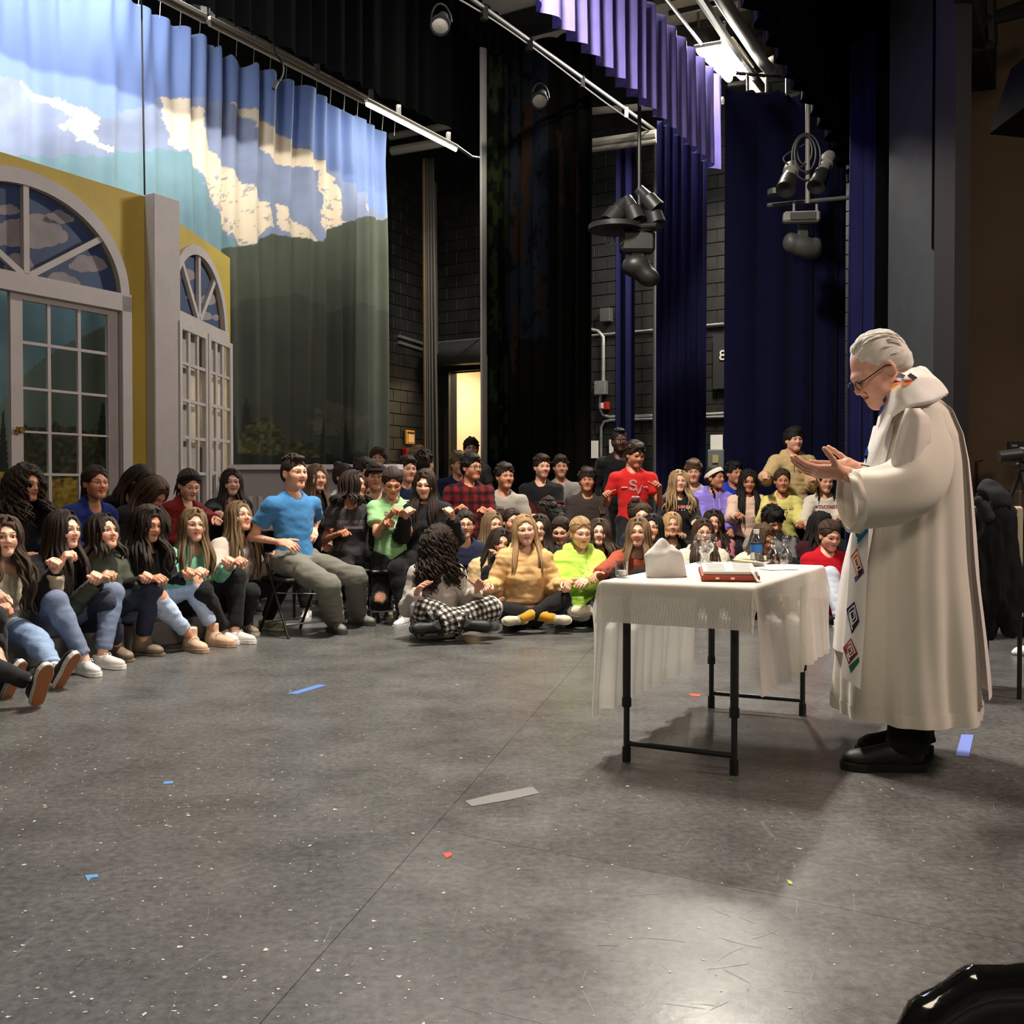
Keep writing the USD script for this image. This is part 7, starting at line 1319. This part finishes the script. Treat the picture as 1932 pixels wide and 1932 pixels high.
# hanging cluster of lights before the wide navy curtain
def cluster():
    Z = 11.3; K = 1.23; P = lambda x, y, dz=0.: W(x, y, Z + dz); t_ = thing('light_cluster', 'cluster of stage lights on a hanging pipe before the wide navy curtain', 'stage lights', P(1523, 360)); o = P(1523, 360); bk_ = mat('fixture_black', (.014, .014, .014), .45); wt = mat('fixture_grey', (.20, .19, .165), .45); gy = mat('fixture_dark_grey', (.045, .045, .043), .5)
    def pu(n, m, mt, **k): m = m.copy(); m.apply_translation(-o); return obj(n, m, mt, t_, **k)
    pu('drop_pipe', rod(np.array([*P(1521, 200)[:2], 7.66]), P(1524, 384), .026), wt); pu('cross_pipe', rod(P(1448, 388, .2), P(1608, 372, -.2), .024), gy)
    for k, (rx, ry, cx, cy) in enumerate(((20, 34, 1519, 290), (27, 44, 1521, 296), (14, 26, 1518, 284))): pu('cable_loop', tube([P(cx + rx * math.cos(a), cy + ry * math.sin(a), -.05 + .02 * k) for a in np.linspace(0, 2 * PI, 28)[:-1]], .011, 6, closed=True), gy)
    pu('cable', tube(spline([P(1522, 262), P(1492, 286), P(1478, 300), P(1490, 312), P(1520, 304)], 20), .009, 6), gy)
    for (x0, y0), (x1, y1), R_ in (((1496, 312), (1484, 352), .092), ((1566, 292), (1543, 345), .086)):
        a, b = P(x0, y0, .1), P(x1, y1, -.12); d = (b - a) / np.linalg.norm(b - a); L = np.linalg.norm(b - a); x_ = np.cross(d, (0, 1, 0)); x_ /= np.linalg.norm(x_); M = frame(x_, np.cross(d, x_), d, a)
        m = lathe([(.001, 0), (R_ * .7, .0), (R_ * .95, L * .12), (R_ * .95, L * .35), (R_ * .75, L * .38), (R_ * .75, L * .62), (R_ * .9, L * .66), (.001, L * .66)], 24); m.apply_transform(M); pu('lamp_barrel', m, wt); m = lathe([(.001, L * .64), (R_ * 1.0, L * .66), (R_ * 1.15, L * 1.15), (R_ * .95, L * 1.15), (.001, L * 1.05)], 24); m.apply_transform(M); pu('lamp_body', m, bk_)
    m = trimesh.creation.cylinder(.092, .06, sections=28); m.apply_translation(P(1464, 363)); pu('speaker_disc', m, gy)
    c_ = P(1512, 410, -.1); pu('led_bar', box(c_, (.39, .12, .117), -.12, bevel=.02), wt); pu('led_face', box(c_ + [0, -.06, 0], (.27, .02, .076), -.12), gy)
    for x in (1498, 1541): pu('clamp', rod(P(x, 382), P(x, 404, -.05), .014, 8), wt)
    pu('yoke_arm', box(P(1515, 446), (.12, .06, .29), bevel=.015), gy); F_ = Field().ell(P(1515, 466), (.21, .12, .12), rot((0, 1, 0), .35), k=.04).ell(P(1492, 458), (.086, .10, .11), k=.03).ell(P(1538, 466), (.074, .10, .10), k=.03); v_, t2 = F_.mesh(.012); pu('moving_head', trimesh.Trimesh(v_, t2, process=False), gy)
cluster()
def cluster2():
    Z = 10.8; P = lambda x, y, dz=0.: W(x, y, Z + dz); o = P(1195, 440); t_ = thing('light_cluster', 'dark silhouetted stage lights hanging before the block wall', 'stage lights', o); bk_ = mat('fixture_black')
    def pu(n, m, mt=None): m = m.copy(); m.apply_translation(-o); return obj(n, m, mt or bk_, t_)
    pu('drop_pipe', rod(np.array([*P(1206, 215)[:2], 7.66]), P(1206, 430), .02)); pu('cross_pipe', rod(P(1140, 432, .2), P(1240, 425, -.2), .03)); m = trimesh.creation.cylinder(.28, .05, sections=30); m.apply_translation(P(1160, 430)); pu('round_tray', m)
    for x, y, s_, tx in ((1163, 402, .10, -.5), (1192, 396, .09, .3), (1222, 376, .085, .6), (1232, 402, .09, .2)):
        q = P(x, y); d = np.array([tx, -.3, -.75]); d /= np.linalg.norm(d); x_ = np.cross(d, (0, 1, 0)); x_ /= np.linalg.norm(x_); m = lathe([(.001, -.16), (s_ * .7, -.15), (s_ * .85, -.02), (s_ * 1.05, .0), (s_ * 1.1, .16), (s_ * .95, .16), (.001, .10)], 18); m.apply_transform(frame(x_, np.cross(d, x_), d, q)); pu('lamp_body', m); pu('lamp_clamp', rod(q, [q[0], q[1], P(x, 432)[2]], .018, 6))
    pu('ballast', box(P(1202, 458), (.36, .2, .22), bevel=.03)); pu('yoke_arm', box(P(1203, 485), (.16, .08, .22), bevel=.02)); v_, t2 = Field().ell(P(1200, 502), (.15, .13, .12), k=.04).ell(P(1222, 522), (.13, .12, .10), rot((0, 1, 0), .4), k=.06).mesh(.014); pu('moving_head', trimesh.Trimesh(v_, t2, process=False))
    for k in range(3): pu('cable_loop', tube([P(1150 + 9 * k + 10 * math.cos(a), 446 + 16 * math.sin(a), -.1) for a in np.linspace(0, 2 * PI, 20)[:-1]], .008, 5, closed=True))
cluster2()
# ---- pipes and boxes on the walls
def wall_thing(name, label, catg): return thing(name, label, catg)
co = wall_thing('conduit', 'grey steel conduit runs with a box on the black block wall', 'conduit'); sS = SW - .06
C_ = lambda *xy: [onS(xy[i], xy[i + 1], sS) for i in range(0, len(xy), 2)]
for pts, r_ in ((C_(1114, 622, 1128, 624, 1138, 636, 1138, 726), .034), (C_(1133, 742, 1132, 770, 1138, 783, 1150, 787, 1240, 784), .026), (C_(1134, 862, 1134, 806, 1140, 796, 1152, 793, 1240, 790), .024), (C_(1117, 633, 1240, 622, 1366, 611), .022), (C_(1196, 787, 1238, 785), .026), (C_(1332, 782, 1366, 780), .026), (C_(1332, 787, 1366, 786), .022), (C_(820, 648, 908, 640), .03), (C_(820, 660, 908, 652), .022)): obj('conduit_pipe', tube(pts, r_, 10), steel, co)
q = onS(1134, 732, sS - .03); m = box((0, 0, 0), (.20, .12, .22), bevel=.01); m.apply_transform(frame(V, U, (0, 0, 1), q)); obj('junction_box', m, steel, co)
q = onS(1144, 595, sS - .02); m = box((0, 0, 0), (.18, .14, .22), bevel=.01); m.apply_transform(frame(V, U, (0, 0, 1), q)); obj('junction_box', m, grey_paint, co)
co2 = wall_thing('conduit', 'pair of steel conduits on the back wall beside the mountain drop', 'conduit')
for y0, y1 in ((634, 650), (646, 662)): obj('conduit_pipe', rod(onV(752, y0, VB + .05), onV(803, y1, VB + .05), .028), steel, co2)
post = thing('steel_post', 'thin steel post between the slim and the narrow navy curtains', 'post', W(1237, 900, 15.6) * (1, 1, 0)); obj('shaft', rod((0, 0, 0), (0, 0, 6.4), .05), grey_paint, post)
al = wall_thing('fire_alarm', 'red fire alarm with white strobe on the block wall', 'alarm'); q = onS(1143, 766, sS - .02); m = box((0, 0, 0), (.115, .10, .12), bevel=.01); m.apply_transform(frame(V, U, (0, 0, 1), q)); obj('body', m, mat('alarm_red', sr(150, 40, 30), .4), al); m = box((0, 0, 0), (.05, .12, .09), bevel=.008); m.apply_transform(frame(V, U, (0, 0, 1), q - V * .045)); obj('strobe', m, mat('strobe_white', (.6, .56, .5), .3), al)
def paper(label, px, py, w, h, plane='S', m_=None, name='notice'):
    if plane == 'S': q = onS(px, py, sS); m = box((0, 0, 0), (w, .012, h)); m.apply_transform(frame(V, U, (0, 0, 1), q))
    else: q = onV(px, py, VB + .04); m = box((0, 0, 0), (w, .012, h)); m.apply_transform(frame(U, -V, (0, 0, 1), q))
    return obj(name, m, m_ or mat('paper_white'), None, label, 'notice', smooth=False)
paper('white paper notice on the block wall left of the standing person in black', 1119, 848, .19, .28); paper('white paper half hidden behind the person in black', 1155, 842, .10, .22); paper('white paper on the wall above the grey breaker box', 1352, 834, .19, .22)
yb = thing('yellow_sign', 'yellow wall sign with a white paper beside the mountain drop', 'sign', onV(773, 825, VB + .05)); m = box((0, 0, 0), (.25, .05, .24), bevel=.01); m.apply_transform(frame(U, -V, (0, 0, 1))); obj('plate', m, mat('sign_yellow', sr(220, 150, 50), .5), yb); m = box((0, 0, 0), (.16, .012, .14)); m.apply_transform(frame(U, -V, (0, 0, 1), V * .03 + np.array([0, 0, -.02]))); obj('paper', m, mat('sign_paper', sr(235, 190, 130), .7), yb, smooth=False); m = box((0, 0, 0), (.19, .012, .025)); m.apply_transform(frame(U, -V, (0, 0, 1), V * .03 + np.array([0, 0, .075]))); obj('heading_bar', m, legk, yb, smooth=False)
rx = onV(768, 857, VB + .08); m = box((0, 0, 0), (.17, .12, .20), bevel=.02); m.apply_transform(frame(U, -V, (0, 0, 1), rx)); obj('red_box', m, mat('box_red', sr(170, 30, 24), .4), None, 'small red box on the wall under the yellow sign', 'box')
q = onS(1353, 866, sS - .06); bx_ = thing('breaker_box', 'grey breaker box with yellow sticker between the navy curtains', 'electrical box', q); m = box((0, 0, 0), (.26, .14, .28), bevel=.012); m.apply_transform(frame(V, U, (0, 0, 1))); obj('case', m, mat('box_grey', (.16, .165, .16), .5), bx_); m = box((0, 0, 0), (.09, .01, .12)); m.apply_transform(frame(V, U, (0, 0, 1), -U * .075)); obj('sticker', m, mat('sticker_yellow', (.45, .38, .16), .6), bx_, smooth=False)
q = onS(1359, 682, sS - .02); sg = thing('wall_sign', 'dark wall sign with pale letters at the edge of the wide navy curtain', 'sign', q); m = box((0, 0, 0), (.22, .03, .82)); m.apply_transform(frame(V, U, (0, 0, 1))); obj('board', m, mat('sign_dark', (.02, .02, .02), .5), sg, smooth=False)
tmz = meshkit.text_mesh('8', .14, .01, True); tmz.apply_transform(frame(V, (0, 0, 1), -U, V * -.02 - U * .02 + np.array([0, 0, .02]))); obj('lettering', tmz, mat('strobe_white'), sg)
# doorway surroundings: big grey duct, orange valve, leaning poles
du = thing('duct', 'fat black duct with a draw cord above the lit doorway', 'duct'); obj('pipe', tube([onS(826, 671, sS - .3), onS(835, 668, sS - .3), onS(920, 664, sS - .3)], [.15, .20, .20], 18), mat('duct_black', (.05, .05, .05), .4), du); obj('cord', tube([onS(905, 640, sS - .55), onS(868, 668, sS - .55), onS(852, 676, sS - .55), onS(822, 672, sS - .55)], .008, 5), dark_metal, du)
va = thing('valve', 'orange pipe valve left of the black duct', 'valve', onS(815, 666, sS - .25)); obj('body', lathe([(.001, -.08), (.05, -.08), (.055, -.02), (.085, 0), (.085, .04), (.05, .06), (.001, .06)], 16), mat('valve_orange', sr(190, 84, 40), .5), va)
for k, (xt, xb, col) in enumerate(((800, 803, (.13, .08, .03)), (806, 812, (.03, .026, .02)), (811, 818, (.03, .025, .02)), (816, 826, (.04, .033, .024)), (803, 807, (.04, .03, .018)))):
    a, b = W(xt, 300, 16.2), W(xb, 905, 15.6); b[2] = .0
    obj('leaning_pole', rod(a, b, .030, 8), mat(f'pole_wood_{k}', col, .6), None, ['yellow wooden pole leaning in the corner by the doorway, leftmost', 'brown pole second in the bundle by the doorway', 'brown pole in the middle of the bundle by the doorway', 'thin brown pole nearest the lit doorway', 'tan pole close behind the yellow one in the corner'][k], 'pole')
obj('riser_pipe', rod(W(817, 345, 16.6), W(820, 668, 16.6), .06), mat('duct_black'), None, 'black vertical pipe in the corner above the orange valve', 'pipe')
# pipes under the ceiling beside the drop and behind the dark cloth
cp_ = thing('ceiling_pipe', 'pale sprinkler pipes under the ceiling right of the mountain drop', 'pipe')
for a, b, r_ in ((W(736, 258, 15.8), W(872, 232, 15.2), .055), (W(740, 285, 15.8), W(838, 268, 15.3), .07), (W(1112, 210, 14.6), W(1365, 190, 13.8), .05), (W(1112, 272, 14.8), W(1240, 254, 14.2), .07), (W(1112, 283, 14.8), W(1240, 266, 14.2), .04)): obj('pipe', rod(a, b, r_), pw, cp_)

# ================================================================== right edge: coat, camera, chair
def sdf_obj(name, F_, h, m_, parent=None, wr=0, seed=1, base=(0, 0, 0), **k):
    v, t = F_.mesh(h); v = wrinkle(v, vnormals(v, t), wr, seed) if wr else v; return obj(name, (v - np.asarray(base), t), m_, parent, **k)
jk = mat('jacket_black', (.010, .0105, .012), .85, spec=.12, bump=.2, bscale=120)
def coat(label, cones, Z, hood):
    b = W(np.mean([q[0][0] for q in cones]), 1150, Z); b[2] = 0; t_ = thing('coat', label, 'coat', b); A = Field(); P = lambda x, y, dz=0.: W(x, y, Z + dz)
    for (x0, y0), (x1, y1), r0, r1, dz in cones: A.cone(P(x0, y0, dz), P(x1, y1, dz), r0, r1, k=.035)
    v, t = A.mesh(.011); n_ = vnormals(v, t); v = v + n_ * ((np.abs(fbm(v * np.array([16, 16, 3.0]), 3, 4) - .5) * -.09 + .014))[:, None]; obj('body', (v - b, t), jk, t_)
    if hood:
        H = Field().ell(P(1872, 942), (.085, .10, .075), k=.03).cone(P(1863, 918), P(1903, 966), .040, .038, k=.04).cone(P(1846, 945, -.06), P(1866, 975, -.08), .026, .03, k=.03).ell(P(1849, 946, .0), (.036, .075, .050), k=.02, sub=True); v, t = H.mesh(.009); n_ = vnormals(v, t); v = v + n_ * ((noise(v * 26, 2) - .5) * .014)[:, None]; obj('hood', (v - b, t), mat('hood_grey', (.020, .022, .026), .85, spec=.15), t_)
    return t_
coat('black hooded coat draped over a chair at the right edge', [((1850, 985), (1848, 1110), .055, .055, 0), ((1872, 972), (1874, 1130), .085, .08, 0), ((1900, 975), (1908, 1110), .05, .05, -.04), ((1908, 1110), (1906, 1188), .05, .035, -.04), ((1862, 1130), (1870, 1196), .075, .028, 0)], 5.3, True)
coat('second black coat at the very right edge behind the hooded one', [((1936, 990), (1930, 1180), .06, .055, 0), ((1965, 985), (1968, 1185), .09, .08, 0)], 5.6, False)
cc = thing('coat_chair', 'chair with a cream back carrying the black hooded coat', 'chair', W(1868, 1100, 5.42) * (1, 1, 0)); ck = mat('chair_cream', (.40, .36, .24), .6)
obj('backrest', box((-.03, 0, .86), (.40, .03, .34), bevel=.012), ck, cc); obj('seat', box((-.02, .22, .45), (.42, .42, .04), bevel=.012), ck, cc)
for sx in (-1, 1):
    for y in (.02, .40): obj('leg', rod((sx * .19 - .02, y, 0), (sx * .19 - .02, y, .45 if y > .1 else .9), .012), dark_metal, cc)
tv_ = thing('video_camera', 'small black video camera on a tripod at the right edge', 'camera', W(1912, 862, 6.2) * (1, 1, 0)); zc = W(1912, 862, 6.2)[2]
m = rod((-.09, 0, zc), (.06, 0, zc + .02), .035, 16); obj('lens_barrel', m, legk, tv_); obj('camera_body', box((.10, 0, zc + .01), (.12, .09, .10), bevel=.015), legk, tv_); obj('tripod_head', box((.05, 0, zc - .06), (.06, .06, .05), bevel=.01), legk, tv_)
for a in (.5, 2.6, 4.7): obj('tripod_leg', rod((.05, 0, zc - .08), (.05 + .45 * math.cos(a), .45 * math.sin(a), 0), .012), dark_metal, tv_)
bx2 = W(1925, 1000, 8.6); obj('side_cabinet', box((bx2[0] + .18, bx2[1], .56), (.62, .5, 1.12), bevel=.01), mat('cabinet_brown', (.030, .018, .012), .6), None, 'dark brown cabinet by the tan auditorium wall', 'cabinet', smooth=False)
sgn = W(1918, 852, 8.7); s2 = thing('small_sign', 'small black sign with white lines on the tan wall', 'sign', sgn); obj('board', box((0, 0, 0), (.15, .02, .17)), legk, s2, smooth=False)
for k, (wd, zz) in enumerate(((.05, .05), (.08, .01), (.09, -.03))): obj('text_line', box((-.03 + wd / 2 - .02, -.012, zz), (wd, .006, .018)), mat('print_grey'), s2, smooth=False)
spk = mat('speaker_black', (.006, .006, .006), .95, spec=.03)
sp_ = thing('hanging_speaker', 'big black loudspeaker hung high on the tan wall at the right edge', 'loudspeaker', W(1960, 190, 6.2)); g = Polygon([(-.30, -.20), (-.17, .19), (.5, .19), (.5, -.28)]); m = trimesh.creation.extrude_polygon(g, .45, engine='earcut'); m.apply_transform(frame((1, 0, 0), (0, 0, 1), (0, -1, 0))); obj('cabinet', m, spk, sp_, smooth=False); m = trimesh.creation.extrude_polygon(g.buffer(-.03), .012, engine='earcut'); m.apply_transform(frame((1, 0, 0), (0, 0, 1), (0, -1, 0), (0, -.45, 0))); obj('grille', m, spk, sp_, smooth=False); obj('bracket', box((.2, .2, .25), (.06, .4, .06)), dark_metal, sp_, smooth=False)
fr_ = thing('wall_bracket', 'dark steel frame high on the tan wall at upper right', 'bracket')
for a, b in (((1814, 94), (1872, 84)), ((1868, -10), (1872, 86)), ((1814, 52), (1932, 22)), ((1850, 42), (1932, 10))): obj('bar', rod(W(*a, 8.4), W(*b, 8.4), .045, 6), dark_metal, fr_)
obj('white_cloth_scrap', sdf_v, white_m) if False else None
q = G(1932, 1236); F_ = Field().ell(q + [0, 0, .03], (.06, .05, .03), k=.02).ell(q + [-.03, 0, .02], (.05, .03, .02), k=.02); sdf_obj('napkin', F_, .008, white_m, None, .012, 3, label='crumpled white napkin on the floor at the right edge', cat='napkin')
# black plastic chair in the near right corner
bc_ = W(1878, 1990, 1.02); pc = thing('plastic_chair', 'glossy black chair with a rounded back in the near right corner', 'chair', (bc_[0], bc_[1], 0)); zt_ = W(1870, 1829, 1.02)[2]; gb = mat('black_plastic', (.006, .006, .006), .12, coat=.5)
w_ = .105; Rr = Field()
for a, b in (((-w_, zt_ - .30), (-w_ + .006, zt_ - .105)), ((-w_ + .006, zt_ - .105), (-w_ + .035, zt_ - .048)), ((-w_ + .035, zt_ - .048), (-w_ + .085, zt_ - .016)), ((-w_ + .085, zt_ - .016), (.06, zt_ - .012)), ((.06, zt_ - .012), (w_ + .06, zt_ - .05)), ((w_ + .06, zt_ - .05), (w_ + .09, zt_ - .30))): Rr.cone((a[0], 0, a[1]), (b[0], 0, b[1]), .013, k=.012)
Rr.ell((.03, .008, zt_ - .17), (.16, .011, .165), k=.02)
sdf_obj('backrest', Rr, .0045, gb, pc); obj('seat', box((.03, .18, .28), (.32, .30, .03), bevel=.012), gb, pc)
for x in (-.10, .16):
    for y in (.03, .36): obj('leg', rod((x, y, 0), (x, y, .28), .012), dark_metal, pc)

# ================================================================== marks on the floor: tape, paper scraps, flecks
def tape(label, px, col, name='tape_strip', th=.0012, m_=None):
    q = [G(*p) for p in px]; c_ = np.mean(q, 0); g = Polygon([(p[0] - c_[0], p[1] - c_[1]) for p in q]); m = trimesh.creation.extrude_polygon(g, th, engine='earcut'); return obj(name, m.apply_translation(c_ + [0, 0, .0006]), m_ or mat('tape_%d_%d_%d' % col, sr(*col), .6), None, label, 'tape', smooth=False)
tape('long blue tape strip on the floor left of centre', [(541, 1309), (600, 1292), (617, 1293), (560, 1310)], (84, 120, 190)); tape('blue tape strip on the floor right of the priest', [(1803, 1426), (1814, 1386), (1837, 1387), (1828, 1428)], (112, 130, 205))
tape('crinkled clear tape strip on the floor in the middle foreground', [(877, 1512), (925, 1500), (1005, 1485), (1018, 1497), (960, 1510), (890, 1522)], (120, 118, 116)); tape('small blue tape corner at left foreground', [(160, 1652), (184, 1650), (186, 1656), (172, 1657), (166, 1664)], (96, 150, 205)); tape('tiny blue scrap of tape on the floor at left', [(308, 1475), (327, 1474), (326, 1479), (310, 1480)], (90, 140, 195))
tape('orange-red scrap on the floor in the foreground', [(835, 1611), (850, 1608), (854, 1614), (842, 1620)], (205, 70, 44)); tape('orange-red tape scrap under the far end of the altar table', [(1298, 1309), (1322, 1310), (1320, 1315), (1304, 1313)], (205, 78, 56)); tape('small yellow-green fleck in the right foreground', [(1484, 1660), (1494, 1664), (1496, 1670), (1488, 1668)], (180, 185, 100))
r5 = np.random.default_rng(12); fm_ = []
for k in range(1500):
    y = r5.uniform(1225, 1932) if k % 3 else r5.normal(1470, 70); x = r5.uniform(0, 1932) if r5.random() < .45 else r5.normal(330, 300)
    if not (0 < x < 1932 and 1215 < y < 1932): continue
    if x < 480 and y < 1400 - .32 * x: continue
    p_ = G(x, y); s_ = np.clip(r5.lognormal(-5.95, .5), .0009, .0085); a = r5.uniform(0, 6.3, 5); g = [(p_[0] + s_ * (.6 + .8 * r5.random()) * math.cos(t_), p_[1] + s_ * (.6 + .8 * r5.random()) * math.sin(t_)) for t_ in np.sort(a)]
    g = Polygon(g).buffer(0)
    if g.is_empty or g.geom_type != 'Polygon' or g.area < 2e-7: continue
    fm_.append(trimesh.creation.extrude_polygon(g.convex_hull, .0006, engine='earcut').apply_translation((0, 0, .0004)))
obj('paint_flecks', cat(fm_), mat('fleck_white', (.62, .60, .56), .7), None, 'scattered white paint flecks and paper bits on the stage floor', 'flecks', kind='stuff', smooth=False)
sc_ = []
for k in range(300):
    x, y = r5.uniform(0, 1932), r5.uniform(1240, 1932); p_ = G(x, y)
    if x < 480 and y < 1400 - .32 * x: continue
    L = r5.uniform(.02, .12); a = r5.uniform(0, PI); cu = r5.normal(0, 1.0); t_ = np.linspace(0, 1, 7); q = np.stack([p_[0] + L * t_ * np.cos(a + cu * t_ * L), p_[1] + L * t_ * np.sin(a + cu * t_ * L)], 1)
    g = shapely.LineString(q).buffer(r5.uniform(.0003, .0008), cap_style=2)
    if g.geom_type == 'Polygon' and not g.interiors: sc_.append(trimesh.creation.extrude_polygon(g, .0003, engine='earcut').apply_translation((0, 0, .0003)))
obj('floor_scratches', cat(sc_), mat('scratch_grey', (.26, .255, .245), .35), None, 'thin pale scratches and scuffs across the dark stage floor', 'scratches', kind='stuff', smooth=False)
